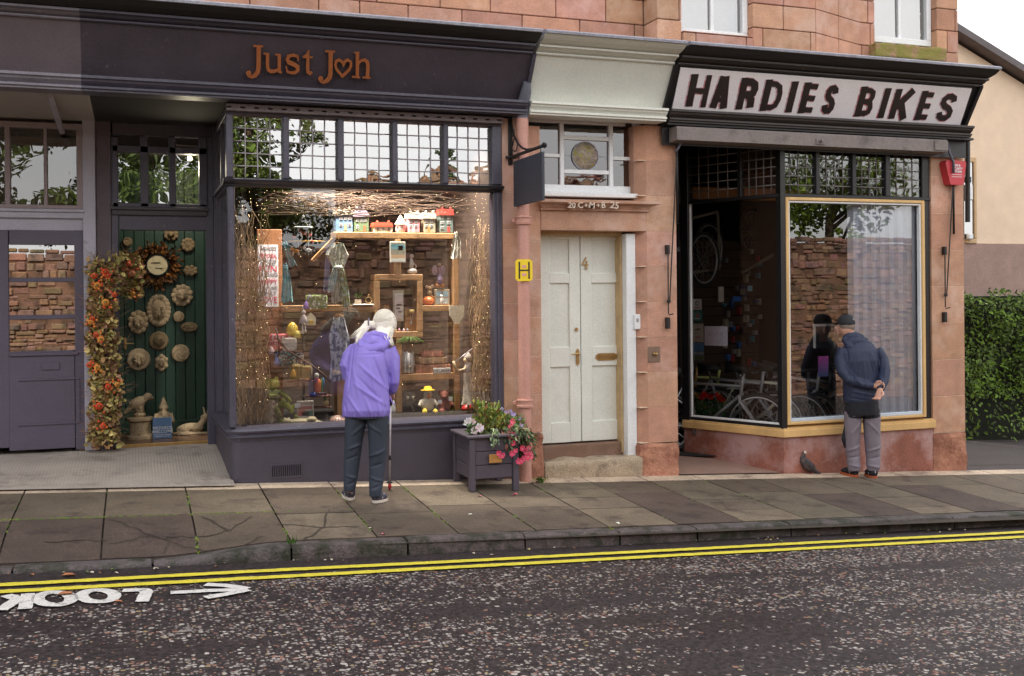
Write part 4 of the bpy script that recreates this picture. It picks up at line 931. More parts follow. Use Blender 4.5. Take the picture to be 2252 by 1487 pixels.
# vertical blinds
VB=thing('vertical_blind','translucent pale vertical blind hanging inside the right side of the bike shop window','blind',(7.8,9.5,zs2))
BLM=mat('blind_fabric',S(214,224,242),.8,.06,20)
n_=9; bx=[PX(1866+ (2042-1866)*i/n_,9.34,680) for i in range(n_+1)]
for i in range(n_):
    mb=MB(); a,b=bx[i],bx[i+1]+.02; mb.add([(a,9.35,zs2+.03),(a+(b-a)*.3,9.30,zs2+.03),(b,9.34,zs2+.03),(a,9.35,zfb-.04),(a+(b-a)*.3,9.30,zfb-.04),(b,9.34,zfb-.04)],[(0,1,4,3),(1,2,5,4)],(1,1,1)); mb.build('slat',BLM,VB)
mb=MB(); mb.box(bx[0]-.05,bx[-1],9.30,9.36,zfb-.04,zfb,c=.004); mb.build('head_track',WHITE,VB)
# ================= neighbour on the left =================
NF=thing('neighbour_shop_front','pale lilac and grey shopfront with a glazed door at the far left','shopfront',(-1.4,9.2,G0(-1.4,9.2)))
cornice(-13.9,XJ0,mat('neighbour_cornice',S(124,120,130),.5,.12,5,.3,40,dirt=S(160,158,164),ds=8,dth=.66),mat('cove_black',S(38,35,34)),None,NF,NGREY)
mb=MB(); xa=PX(210,YD,240); mb.box(-13.9,xa-.004,9.19,10.75,zso,zso+.03); mb.box(-13.9,XJ0-.03,9.14,9.19,zso-.002,zso+.03,(1.1,1.08,.95)); mb.build('soffit',mat('pale_soffit',S(176,170,164),.7,.08,5,.2,40),NF)
mb=MB(); v0=P(112,215,9.4); mb.tube([(v0.x,9.25,zso-.01),(v0.x+.02,10.5,zso-.12)],.025,8); mb.build('soffit_strut',LILAC,NF)
def nb(a,b,c_,d,f,k,name,mt=LILAC,c=.005,t=None): mb=MB(); mb.pb(a,b,c_,d,YD-f,YD+k,c=c,t=t); return mb.build(name,mt,NF)
nb(184,212,262,991,.05,.12,'pilaster')
GD=mat('grey_door_paint',S(88,82,98),.45,.08,4,.2,50)
mb=MB()
mb.pb(-300,184,262,275,YD-.04,YD+.1,c=.004)
for a,b in((168,184),(96,104),(10,22),(-80,-66)): mb.pb(a,b,275,452,YD-.03,YD+.08,c=.005)
mb.pb(-300,184,447,456,YD-.035,YD+.08,c=.004)
tf=mb.build('transom_window',mat('transom_frame_mauve',S(150,136,138),.5,.1,5,.2,50),NF)
mb=MB()
for a,b in((104,168),(22,96),(-66,10)): q=px_rect(a,b,275,449,YD+.03); tiltpane(mb,q[0],q[1],q[2],q[3],YD+.03,.006)
mb.build('pane',glass('frosted_transom',.12,(.75,.72,.68),.1,3),tf)
mb=MB(); mb.pb(-60,180,300,449,YD+.2,YD+.22); mb.build('blind_behind_pane',mat('beige_blind',S(150,138,124),.9,.1,6),tf)
mb=MB(); mb.pb(-300,186,456,463,YD-.06,YD+.08,c=.004); mb.pb(-300,184,463,477,YD-.04,YD+.08,c=.006); mb.build('door_moulding',LILAC,NF)
nb(-300,184,477,505,.0,.08,'head_panel')
mb=MB(); D0,D1=-110,186
mb.pb(165,186,505,988,YD-.0,YD+.06,c=.004); mb.pb(D0,20,505,988,YD,YD+.06,c=.004); 
for a,b in((505,538),(610,620),(692,702),(772,988)): mb.pb(20,165,a,b,YD+.001,YD+.06,c=.004)
mb.pb(20,172,775,782,YD-.02,YD,c=.004); mb.pb(40,175,832,836,YD-.012,YD,c=.003); mb.pb(40,175,930,934,YD-.012,YD,c=.003); mb.pb(172,176,836,930,YD-.012,YD,c=.003)
dd=mb.build('glazed_door',GD,NF); mb=MB()
for a,b in((538,610),(620,692),(702,772)): q=px_rect(20,165,a,b,YD+.03); tiltpane(mb,q[0],q[1],q[2],q[3],YD+.03,.004)
mb.build('pane',glass('door_glass',.30,(.35,.33,.3)),dd); mb=MB(); mb.pb(92,131,797,813,YD-.012,YD,c=.004); mb.build('letter_plate',GD,dd)
mb=MB(); mb.pb(-900,-110,262,990,YD,YD+.08); mb.build('side_panel',GD,NF)
mb=MB(); mb.box(-13.6,PX(212,YD,600),YD+.9,YD+1,-.5,zc,(.6,.6,.6)); mb.build('shop_walls',DARK,NF)
mb=MB(); mb.box(-13.9,PX(212,YD,600)-.0,YD-.03,YD+.9,ZF-.3,ZF-.02,(.9,.9,.9)); mb.build('door_step',mat('step_dark',S(96,88,84),.8),NF)
# ================= across the street =================
OW=thing('boundary_wall','tall rubble wall of red sandstone across the street, seen mirrored in the windows','stone wall',(6,-4,-.2))
OST=mat('rubble_sandstone',S(166,128,108),.9,.25,6,1,30,dirt=S(104,84,70),ds=3,dth=.55)
def topz(x): return 2.75 if x<4.1 else (4.35 if x<10.5 else 3.1)
rw=random.Random(5); mb=MB(); z=-2.0; mb.box(-13,29,-4.4,-4.02,-2,2.6,(.7,.66,.6)); mb.box(4.2,10.4,-4.4,-4.021,2.6,4.2,(.35,.3,.27)); mb.box(10.4,29,-4.4,-4.021,2.59,2.95,(.35,.3,.27))
while z<4.35:
    h=rw.uniform(.06,.2); x=-13+rw.uniform(0,.3)
    while x<29:
        l=rw.uniform(.10,.42); tz_=topz(x)
        if z+h*.5<tz_:
            k=rw.uniform(.68,1.18); y=-4.0+rw.uniform(-.03,.045); dz=rw.uniform(-.025,.025)
            mb.box(x+.012,x+l-.012,y-.15,y,z+.01+dz,z+h-.01+dz+rw.uniform(-.015,.02),(k*rw.uniform(.85,1.05),k*rw.uniform(.85,1.1),k*rw.uniform(.75,1.15)),.02)
        x+=l
    z+=h
mb.build('stonework',OST,OW)
FOL=mat('foliage',S(92,110,44),.6,.35,3); BARK=mat('bark',S(74,60,46),.9,.3,8,.8,30)
def tree(label,x,y,z0_,hh,rx,rz,n,lf,tint,group='trees above the wall across the street',cyp=False):
    T=thing('tree',label,'tree',(x,y,z0_),group); rr=random.Random(int(x*100)+77); mb=MB()
    mb.tube([(x+rr.uniform(-.1,.1)*i,y,z0_+hh*i/6) for i in range(7)],[.22*(1-i/8) for i in range(7)],8)
    for i in range(7):
        a=rr.uniform(0,6.28); s_=z0_+hh*rr.uniform(.35,.8); mb.tube([(x,y,s_),(x+math.cos(a)*rx*.4,y+math.sin(a)*rx*.4,s_+hh*.1),(x+math.cos(a)*rx*.8,y+math.sin(a)*rx*.8,s_+hh*.2)],[.07,.05,.02],6)
    mb.build('trunk',BARK,T); mb=MB()
    cl=[]
    for i in range(26):
        a,b=rr.uniform(0,6.28),rr.uniform(-1,1); r_=rr.uniform(.35,.95); s_=math.sqrt(1-b*b)
        cl.append((x+rx*r_*s_*math.cos(a),y+rx*r_*s_*math.sin(a),z0_+hh-rz*.6+rz*r_*b,rr.uniform(.3,.55)*min(rx,rz)*.6,rr.uniform(.6,1.35)))
    for i in range(n):
        c=rr.choice(cl); d=Vector((rr.gauss(0,1),rr.gauss(0,1),rr.gauss(0,1))).normalized()*c[3]*rr.uniform(.6,1.05)
        k=c[4]*rr.uniform(.7,1.3); p_=Vector(c[:3])+d
        dd_=Vector((rr.uniform(-1,1),rr.uniform(-1,1),rr.uniform(-.8,.4)))
        mb.leaf(p_,dd_,Vector((rr.uniform(-1,1),rr.uniform(-1,1),1)),lf*rr.uniform(.7,1.3),lf*.6,(k*tint[0],k*tint[1],k*tint[2]))
    mb.build('crown',FOL,T); return T
tree('leafy dark tree over the wall facing the gift shop doorway',-4.5,-6.5,-.2,7.5,3.2,3.4,13000,.17,(.8,.9,.7))
tree('dense tree crown mirrored in the left gift shop panes',.2,-6.2,-.2,7.2,2.8,3.2,12000,.15,(.7,.75,.5))
tree('ivy-green tree over the low end of the wall',2.5,-5.6,-.2,5.8,1.7,2.8,11000,.13,(.85,.85,.55))
tree('narrow dark cypress rising above the high wall',8.0,-9,-.4,5.9,.4,2.4,1100,.14,(.6,.75,.5))
tree('small round tree above the high wall',6.6,-8,-.4,5.0,.5,.9,900,.14,(.75,.8,.5))
tree('bright green tree over the wall facing the bike shop',14.8,-5.6,-.7,5.6,2.3,1.7,12000,.12,(1.5,1.5,.6))
tree('low leafy bush spilling over the wall facing the bike shop',14.6,-5.0,-.7,4.1,2.6,.9,9000,.11,(1.5,1.5,.6))
tree('yellow-green tree over the wall farthest down the street',19.5,-7.5,-.9,7.2,2.4,2.4,2600,.2,(1.2,1.2,.6))
tree('broad tree up the street above the wall',-9,-7,.2,8,3.0,3.4,9000,.18,(.8,.9,.6))
# ================= down the street on the right =================
NH=thing('neighbouring_house','cream rendered house with a stone-framed window beyond the bike shop','house',(15,15,-.6))
YH=14.0; hx=PX(2100,YH,500)
w0=[P(2095,88,YH),P(2300,215,YH)]
mb=MB(); zb_=PZ(2140,560,YH); zg_=PZ(2140,535,YH)
mb.prism([(hx-1,zg_),(hx+6,zg_),(hx+6,w0[1].z-1.6),(w0[1].x,w0[1].z),(w0[0].x,w0[0].z),(hx-1,w0[0].z+.4)],'y',YH,YH+5); mb.build('wall',mat('cream_render',S(226,204,178),.9,.08,3,.4,50),NH)
mb=MB(); mb.box(hx-1,hx+6,YH-.02,YH+5,-1.6,zg_-.002); mb.build('lower_wall',mat('mauve_roughcast',S(158,134,124),.95,.15,4,1,60),NH)
mb=MB(); a=w0[0];b=w0[1]; sl_=(b.z-a.z)/(b.x-a.x); mb.add([(a.x-1,YH-.25,a.z-sl_+.05),(b.x+3,YH-.25,b.z+sl_*3+.05),(b.x+3,YH+5,b.z+sl_*3+.05),(a.x-1,YH+5,a.z-sl_+.05),(a.x-1,YH-.25,a.z-sl_+.17),(b.x+3,YH-.25,b.z+sl_*3+.17),(b.x+3,YH+5,b.z+sl_*3+.17),(a.x-1,YH+5,a.z-sl_+.17)],[(0,1,2,3),(7,6,5,4),(0,4,5,1),(1,5,6,2),(2,6,7,3),(3,7,4,0)]); mb.build('roof',mat('house_slate',S(96,90,92),.7,.2,6),NH)
mb=MB(); 
for r_ in((2126,2149,525,535),(2143,2149,345,525),(2126,2143,345,356)): mb.pb(*r_,YH-.05,YH,c=.01)
wd=mb.build('window',mat('pale_stone_surround',S(198,170,132),.85,.1,5,.3,50),NH); mb=MB(); mb.pb(2120,2143,356,525,YH-.02,YH-.005); mb.build('pane',glass('house_glass',.4,(.4,.4,.4)),wd)
mb=MB(); mb.pb(2132,2141,405,440,YH-.12,YH-.05,c=.02); mb.build('window_ornament',WHITE,NH); mb=MB(); mb.pb(2131,2142,513,526,YH-.12,YH-.05,c=.02); mb.build('sill_ornament',WHITE,NH)
HG=thing('hedge','clipped leafy green hedge at the right of the bike shop','hedge',(11.6,11.5,-.4))
mb=MB(); rr=random.Random(3); hx0,hx1=PX(2112,11.6,700),PX(2112,11.6,700)+3.4
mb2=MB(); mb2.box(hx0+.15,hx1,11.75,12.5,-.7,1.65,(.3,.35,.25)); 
for i in range(9000):
    x_=rr.uniform(hx0,hx1); z_=rr.uniform(-.35,1.85); y_=11.6+rr.uniform(-.06,.14)+.30*noise.noise(Vector((x_*1.6,z_*1.6,0)))
    if z_>1.7+.15*noise.noise(Vector((x_*3,0,0))): continue
    if z_<.25 and rr.random()<.75: continue
    k=rr.uniform(.35,1.5)*(1+.6*noise.noise(Vector((x_*4,z_*4,5)))); mb.leaf((x_,y_,z_),(rr.uniform(-1,1),rr.uniform(-1,.1),rr.uniform(-1,.6)),(rr.uniform(-.6,.6),-1,rr.uniform(0,1)),rr.uniform(.03,.095),rr.uniform(.02,.045),(k*.85,k*1.05,k*.5))
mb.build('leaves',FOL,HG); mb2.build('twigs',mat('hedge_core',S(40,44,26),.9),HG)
mb=MB(); grid(mb,lin(PE1+.02,20,8),[9.2,10,11,13.9],lambda x,y:G0(x,9.2)-.01); struct(mb.build('side_path',mat('dark_gravel_path',S(74,68,68),.9,.25,8,.9,90)),'dark gravel path beside the bike shop','path')
# ================= doorway display of the gift shop =================
CAST=mat('cast_stone',S(190,170,138),.9,.2,14,.8,90,dirt=S(134,118,94),ds=14,dth=.58)
CAST2=mat('dark_cast_stone',S(142,124,94),.85,.25,14,.8,90)
GP='garden plaques hung on the green boards'
sc_=P(301,700,YB).x-P(300,700,YB).x
def plaque(x,y,rx,ry,kind,label,m=CAST,petals=0):
    c=P(x,y,YB-.004); rx*=sc_; ry*=sc_; T=thing('wall_plaque',label,'plaque',tuple(c),GP); mb=MB()
    n=48; prof=[(1.0,0),(1.0,-.02),(.9,-.034),(.55,-.04),(0.01,-.045)]
    vs=[]
    for (r,h) in prof:
        for k in range(n):
            a=2*math.pi*k/n; e=1
            if petals: e=1+(.16*abs(math.cos(a*petals/2))-.1)*(r>.85)
            vs.append(c+Vector((rx*r*e*math.cos(a),h,ry*r*e*math.sin(a))))
    fs=[(i*n+k,i*n+(k+1)%n,(i+1)*n+(k+1)%n,(i+1)*n+k) for i in range(4) for k in range(n)]
    mb.add(vs,fs); mb.build('plate',m,T,smooth=2); mb=MB()
    if kind=='face':
        f=.62; mb.ell(c+Vector((0,-.035,0)),(rx*f,.045,ry*f),16,12); mb.ell(c+Vector((0,-.08,-.03*ry/.1)),(rx*.09,.03,ry*.17),8,6)
        for s_ in(-1,1):
            mb.ell(c+Vector((s_*rx*.25,-.075,ry*.08)),(rx*.13,.014,ry*.05),10,6); mb.ell(c+Vector((s_*rx*.26,-.072,ry*.19)),(rx*.18,.014,ry*.035),10,6); mb.ell(c+Vector((s_*rx*.3,-.064,-ry*.1)),(rx*.14,.022,ry*.1),10,6)
        mb.ell(c+Vector((0,-.077,-ry*.24)),(rx*.18,.014,ry*.035),10,6); mb.ell(c+Vector((0,-.07,-ry*.4)),(rx*.13,.02,ry*.07),10,6)
        mb.build('carved_face',m,T,smooth=True); mb=MB()
    if petals:
        for k in range(petals):
            a=2*math.pi*(k+.5)/petals; d=Vector((math.cos(a)*rx,0,math.sin(a)*ry)); mb.ell(c+d*.84+Vector((0,-.03,0)),(.02+rx*.1,.014,.02+ry*.08),8,5,M=Matrix.Rotation(-math.atan2(d.z,d.x),3,'Y'))
        mb.build('petals',m,T,smooth=True)
    elif kind=='ring':
        for k in range(22):
            a=2*math.pi*k/22; mb.tube([c+Vector((math.cos(a)*rx*.55,-.042,math.sin(a)*ry*.55)),c+Vector((math.cos(a)*rx*.9,-.036,math.sin(a)*ry*.9))],.006,5)
        mb.build('rays',m,T,smooth=True)
    elif kind=='swirl':
        for q in range(3): mb.tube([c+Vector((math.cos(t_/3+q*2.1)*rx*.08*t_,-.042,math.sin(t_/3+q*2.1)*ry*.08*t_)) for t_ in range(11)],.005,5)
        mb.build('carving',m,T,smooth=True)
    return T
plaque(280,532,11,11,'ring','small bronze-coloured disc plaque near the top left of the doorway boards',CAST2)
plaque(376,516,14,11,'face','dark leafy plaque at the very top of the green boards',CAST2,8)
plaque(413,538,13,14,'swirl','dark rosette plaque right of the autumn wreath',CAST2,9)
plaque(419,595,14,10,'swirl','brown leaf-shaped plaque low right of the autumn wreath',CAST2,7)
plaque(400,649,23,24,'face','leaf-edged green man face plaque under the wreath at the right',CAST,11)
plaque(349,682,25,38,'face','tall oval face plaque with leafy mane below the wreath',CAST,20)
plaque(304,708,21,26,'face','sunflower face plaque at the left of the tall oval face',CAST,10)
plaque(393,696,13,13,'swirl','small plain round plaque right of the tall oval face')
plaque(416,719,20,12,'swirl','oval dark floral plaque lying sideways on the green boards',CAST2)
plaque(349,749,22,22,'face','round sun-ray plaque in the middle of the green boards',CAST2,0)
c=P(349,749,YB-.02); 
plaque(397,776,21,21,'swirl','round brownish carved plaque at the right above the hare')
plaque(305,790,26,26,'face','large round moon face plaque above the bird statue')
plaque(355,797,13,18,'face','small bearded green man plaque above the gnome statue',CAST,6)
# autumn wreath and clock
AUT=mat('autumn_leaf',S(150,112,66),.7,.4,12)
WR=thing('autumn_wreath','wreath of brown and gold leaves around a round clock on green boards','wreath',tuple(P(346,583,YB)))
c=P(346,583,YB-.05); mb=MB()
for i in range(520):
    a=U(0,6.283); r=(27+abs(random.gauss(0,11)))*sc_; p=c+Vector((math.cos(a)*r,U(-.05,.03),math.sin(a)*r)); k=U(.3,1.5)
    mb.rleaf(p,U(.03,.06),.035,random.choice([(k*.9,k*.75,k*.35),(k*.4,k*.32,k*.25),(k*.75,k*.45,k*.25),(k*.3,k*.26,k*.2)]),(math.cos(a),-.3,math.sin(a)))
mb.build('leaves',AUT,WR)
CK=thing('round_clock','cream-faced round clock with dark rim inside the autumn wreath','clock',tuple(c)); mb=MB(); mb.lathe([(.11,-.0),(.11,-.03),(.1,-.03),(.1,-.02)],(c.x,c.y-.03,c.z),40,ax='y'); mb.build('rim',BLACK,CK,smooth=2)
mb=MB(); mb.lathe([(.1,-.024),(.001,-.025)],(c.x,c.y-.03,c.z),40,ax='y',t=(1,1,1)); mb.build('face',mat('clock_face',S(232,222,180),.35,.15,9,dirt=S(170,150,100),ds=9,dth=.6),CK)
mb=MB(); mb.box(c.x-.06,c.x+.03,c.y-.06,c.y-.057,c.z+.02,c.z+.028); mb.box(c.x-.02,c.x+.05,c.y-.06,c.y-.057,c.z-.035,c.z-.028); mb.build('hands',BLACK,CK)
# bird on pedestal
FZ=ZF-.004
def base(x,Y): return Vector((PX(x,Y,930),Y,FZ))
b=base(308,11.2); BS=thing('bird_statue','stone bird of prey on a fluted round pedestal in the doorway','statue',tuple(b)); mb=MB()
mb.lathe([(.13,0),(.13,.03),(.11,.04),(.105,.05)],b,28); mb.lathe([(.10,.05),(.10,.17)],b,40,flut=.03); mb.lathe([(.105,.17),(.125,.185),(.125,.21),(.05,.215),(.06,.24),(.05,.26)],b,28); mb.build('pedestal',CAST,BS,smooth=2)
t_=b+Vector((0,0,.26)); blob([lambda m:m.ell(t_+Vector((-.02,0,.10)),(.10,.06,.055),M=Matrix.Rotation(math.radians(-25),3,'Y')),lambda m:m.ell(t_+Vector((.075,0,.155)),(.045,.045,.04)),lambda m:m.tube([t_+Vector((-.08,0,.06)),t_+Vector((-.15,0,.0))],[.03,.015],8),lambda m:m.tube([t_,t_+Vector((0,0,.09))],[.045,.04],8),lambda m:m.ell(t_+Vector((.12,0,.14)),(.018,.012,.012))],'bird',CAST,BS,.007,1)
# gnome wizard
b=base(360,11.35); GN=thing('wizard_statue','stone gnome in a pointed hat behind the blue sign','statue',tuple(b))
blob([lambda m:m.lathe([(.085,0),(.09,.05),(.075,.18),(.055,.235),(.03,.26)],b,16),lambda m:m.ell(b+Vector((0,0,.265)),(.04,.04,.045)),lambda m:m.lathe([(.055,.275),(.045,.3),(.018,.37),(.004,.40)],b,14),lambda m:m.ell(b+Vector((0,-.045,.2)),(.035,.03,.07)),lambda m:m.tube([b+Vector((-.07,0,.22)),b+Vector((-.085,-.03,.14)),b+Vector((-.02,-.08,.13))],.024,8),lambda m:m.tube([b+Vector((.07,0,.22)),b+Vector((.085,-.03,.14)),b+Vector((.02,-.08,.15))],.024,8)],'figure',CAST,GN,.007,1,lambda c:.004*noise.noise(c*45))
WS=thing('welcome_sign','small blue sign reading WIZARDS WELCOME on the doorway floor','sign',tuple(base(357,11.1)))
q=px_rect(336,378,918,949,11.1); mb=MB(); mb.box(q[0],q[1],11.1,11.115,FZ,q[3],c=.002); mb.build('board',mat('blue_sign',S(96,132,176),.5,.05,9),WS)
cx_=(q[0]+q[1])/2; 
for i,(s_,zz1,sz) in enumerate((('WIZARDS',.105,.042),('WELCOME',.068,.042),('come in and have a look around',.038,.012),('please ask if you need help',.022,.012))):
    text(s_,sz,WHITE,WS,(cx_,11.0985,FZ+zz1),ext=.0006,name='lettering',off=.0006)
b=base(425,11.3); HR=thing('hare_statue','stone hare lying down with its ears up at the right of the doorway','statue',tuple(b))
blob([lambda m:m.box(b.x-.16,b.x+.14,11.25,11.36,FZ,FZ+.02),lambda m:m.ell(b+Vector((-.02,0,.07)),(.13,.05,.05)),lambda m:m.ell(b+Vector((-.1,0,.055)),(.07,.05,.045)),lambda m:m.tube([b+Vector((.06,0,.08)),b+Vector((.11,0,.15))],[.04,.028],8),lambda m:m.ell(b+Vector((.115,0,.17)),(.045,.028,.032)),lambda m:m.tube([b+Vector((.12,.012,.19)),b+Vector((.1,.015,.28))],[.012,.008],6),lambda m:m.tube([b+Vector((.14,-.01,.19)),b+Vector((.15,-.01,.28))],[.012,.008],6),lambda m:m.tube([b+Vector((-.05,-.03,.03)),b+Vector((-.2,-.03,.02))],[.018,.012],6)],'figure',CAST,HR,.007,1)
# garlands
def garland(label,path,rad,n,pumps,Y,twig=60):
    T=thing('leaf_garland',label,'garland',tuple(P(*path[-1],Y)),'autumn garlands at the gift shop doorway'); pts=[P(x,y,Y) for x,y in path]; lv=MB()
    def at(s):
        s*=len(pts)-1; i=min(int(s),len(pts)-2); return pts[i].lerp(pts[i+1],s-i)
    for i in range(n):
        s=U(0,1); c=at(s); a=U(0,6.28); r=rad*U(.35,1.05)*(1+.3*noise.noise(Vector((s*9,0,0)))); p=c+Vector((math.cos(a)*r,-abs(math.sin(a))*r*.8+U(-.02,.02),U(-.03,.03)))
        k=U(.6,1.5); tt=random.choice([(k*1.0,k*1.1,k*.65),(k*1.0,k*.7,k*.75),(k*.8,k*.95,k*.55),(k*.75,k*.5,k*.5),(k*1.5,k*1.5,k*1.1),(k*1.1,k*.8,k*.6),(k*1.3,k*1.3,k*.8)])
        lv.rleaf(p,U(.035,.062),U(.04,.06),tt,(math.cos(a),-1,U(-.6,.6)))
    lv.build('leaves',mat('garland_leaf',S(172,158,122),.65,.25,20),T)
    tw=MB()
    for i in range(twig):
        c=at(U(0,1)); a=U(0,6.28); d=Vector((math.cos(a),-abs(math.sin(a))*.7,U(-.2,.7))); tw.tube([c,c+d*rad*.8,c+d*rad*1.3+Vector((U(-.04,.04),0,U(-.03,.07))),c+d*rad*1.7+Vector((U(-.08,.08),0,U(-.03,.12)))],[.0022,.002,.0016,.001],4)
    tw.build('twigs',mat('dry_twig',S(150,118,96),.9,.3,20),T)
    for (x,y,r,col) in pumps:
        r=r*1.2; c=P(x,y,Y-rad*1.12); mb=MB(); 
        n_=24;vs=[]
        for j in range(1,8):
            ph=math.pi*j/8
            for k in range(n_): a=2*math.pi*k/n_; rr=r*sc_*(1-.12*abs(math.sin(a*4)))*math.sin(ph); vs.append(c+Vector((rr*math.cos(a),-r*sc_*.8*math.cos(ph)*1.0,rr*math.sin(a))))
        fs=[(j*n_+k,j*n_+(k+1)%n_,(j+1)*n_+(k+1)%n_,(j+1)*n_+k) for j in range(6) for k in range(n_)]+[tuple(range(n_)),tuple(range(6*n_,7*n_))]
        mb.add(vs,fs,col); pk=mb.build('pumpkin',mat('pumpkin_skin',(1,1,1),.4,.1,20),T,smooth=True); mb=MB(); mb.tube([c+Vector((0,-r*sc_*.7,0)),c+Vector((.003,-r*sc_*1.1,.008))],.005,6,(.35,.3,.12)); mb.build('stalk',mat('stalk',(1,1,1),.8,.1,20),pk)
    mb=MB()
    for (x,y,r,col) in pumps:
        mb=MB()
        for j in range(7): mb.ell(P(x+U(-14,14),y+U(-12,14),Y-rad*U(1.0,1.25)),U(.007,.012),8,6,t=(.75,.1,.03) if random.random()<.6 else (.8,.3,.06))
        mb.build('berry_cluster',mat('berry',(1,1,1),.35,.1,20),T,smooth=True)
OR=(.78,.34,.07);RD_=(.70,.09,.035)
garland('long garland of leaves, berries and small pumpkins hanging down the pilaster',[(232,566),(228,640),(222,700),(226,760),(232,820),(236,870),(230,920),(228,975)],.125,2000,
 [(211,630,5,OR),(214,627,6,OR),(231,598,7,RD_),(232,665,7,OR),(203,700,5,RD_),(200,708,5,OR),(211,735,5,RD_),(222,746,6,OR),(214,808,6,OR),(196,802,5,RD_),(238,850,6,RD_),(218,893,7,RD_),(227,937,6,RD_),(252,648,5,RD_),(207,607,5,RD_),(258,845,5,OR),(236,606,5,RD_)],YD-.1,260)
garland('short garland of russet leaves over the left edge of the doorway',[(276,560),(290,590),(284,625),(290,648)],.085,650,[(290,600,7,(.85,.35,.2)),(283,580,5,RD_),(292,645,5,OR)],YD+.25,24)
# ================= gift window display =================
YS=9.8
DS=thing('display_shelf','stepped oak display frame holding ornaments in the gift shop window','shelf unit',tuple(P(900,918,YS)))
def board(name,*r,y0=YS,y1=YS+.2,m=OAK,par=None):
    mb=MB(); mb.pb(*r,y0,y1,c=.004); return mb.build(name,m,par or DS)
board('shelf_board',735,1000,511,524); board('shelf_board',928,998,671,684); board('shelf_board',765,826,671,686); board('shelf_board',622,764,671,685)
board('shelf_board',884,998,821,835); board('shelf_board',848,1000,908,922)
board('upright',868,882,525,604); board('upright',998,1010,524,915,y0=YS+.002); board('upright',872,884,742,907); board('upright',741,758,686,930,y0=YS+.02)
board('square_frame',824,930,603,616); board('square_frame',824,836,617,728,y0=YS-.001); board('square_frame',918,930,617,728,y0=YS-.001); board('square_frame',824,930,729,742)
mb=MB(); a,b=P(688,572,YS+.3),P(738,520,YS+.1); mb.tube([a,b],.022,4); mb.build('diagonal_brace',OAK,DS)
WP=thing('plank_panel','tall rough brown plank leaning at the left of the gift window','plank',tuple(P(592,925,9.95))); board('plank',567,622,504,925,y0=9.95,y1=9.99,m=mat('brown_plank',S(134,88,54),.6,.3,3,.3,40,streak=.4,dirt=S(90,52,30),ds=6,dth=.55),par=WP)
TOY=mat('painted_ceramic',(1,1,1),.35,.06,30); CLOTH=mat('cloth',(1,1,1),.9,.12,40,.4,200)
def hs(x0,x1,yr,yw,yb,wall,roof,kind,label,wins):
    T=thing('ceramic_house',label,'ornament',tuple(P((x0+x1)/2,yb,YS)),'ceramic houses on the top shelf'); xm=(x0+x1)/2; dp=.11
    mb=MB()
    if kind=='round':
        c=P(xm,yb,YS+.08); r=(P(x1,yb,YS+.08).x-P(x0,yb,YS+.08).x)/2; h=PZ(xm,yw,YS+.08)-c.z; mb.lathe([(r*.8,0),(r*.95,h*.3),(r*.85,h)],c,16,wall); mb.build('wall',TOY,T,smooth=2)
        mb=MB(); h2=PZ(xm,yr,YS+.08)-c.z; mb.lathe([(r*1.1,h),(r*.75,h+(h2-h)*.3),(r*.3,h+(h2-h)*.75),(r*.02,h2)],c,16,roof); mb.build('roof',TOY,T,smooth=2)
    else:
        mb.pb(x0,x1,yw,yb,YS+.02,YS+.02+dp,wall,c=.006); mb.build('wall',TOY,T); mb=MB()
        q=px_rect(x0-2,x1+2,yr,yw,YS+.01); 
        ins=(q[1]-q[0])*(.06 if kind=='hip' else .16)
        if kind=='dome': mb.prism([(q[0],q[2]),(q[1],q[2]),(q[1]-.01,q[2]+.25*(q[3]-q[2])),(q[1]-.035,q[2]+.55*(q[3]-q[2])),((q[0]+q[1])/2+.02,q[3]),((q[0]+q[1])/2-.02,q[3]),(q[0]+.035,q[2]+.55*(q[3]-q[2])),(q[0]+.01,q[2]+.25*(q[3]-q[2]))],'y',YS+.01,YS+.02+dp+.01,roof)
        else: mb.prism([(q[0],q[2]),(q[1],q[2]),(q[1]-ins,q[3]),(q[0]+ins,q[3])],'y',YS+.01,YS+.02+dp+.01,roof)
        rf=mb.build('roof',TOY,T)
        for s_ in(-1,1): mb=MB(); mb.pb(xm+s_*(x1-x0)*.3-2,xm+s_*(x1-x0)*.3+2,yr-4,yr,YS+.04,YS+.06,tuple(v*.9 for v in roof)); mb.build('chimney',TOY,rf)
    for (wx,wy,ww,wh,col) in wins:
        mb=MB(); yf=YS+.017 if kind!='round' else YS-.0+.08-(P(x1,yb,YS).x-P(x0,yb,YS).x)/2*.98
        mb.pb(wx-ww/2,wx+ww/2,wy-wh/2,wy+wh/2,yf,yf+.006,col,c=0,Yref=YS)
        if col[0]>.6: mb.pb(wx-ww/2+.7,wx-.3,wy-wh/2+.8,wy+wh/2-.8,yf-.001,yf,(.12,.13,.15),c=0,Yref=YS); mb.pb(wx+.3,wx+ww/2-.7,wy-wh/2+.8,wy+wh/2-.8,yf-.001,yf,(.12,.13,.15),c=0,Yref=YS)
        mb.build('window' if col[0]>.6 else 'door',TOY,T)
Wc=(.85,.85,.82)
hs(738,776,459,472,510,(.18,.30,.46),(.62,.58,.46),'hip','blue ceramic house with cream roof, leftmost on the top shelf',[(751,480,6,7,Wc),(761,480,6,7,Wc),(770,480,6,7,Wc),(751,494,6,7,Wc),(770,494,6,7,Wc),(761,499,6,14,(.5,.42,.2))])
hs(779,811,449,476,510,(.16,.24,.13),(.34,.29,.38),'dome','green ceramic house with mauve domed roof on the top shelf',[(787,484,6,7,Wc),(796,484,6,7,Wc),(804,484,6,7,Wc),(787,499,6,9,Wc),(803,502,6,13,(.4,.16,.08))])
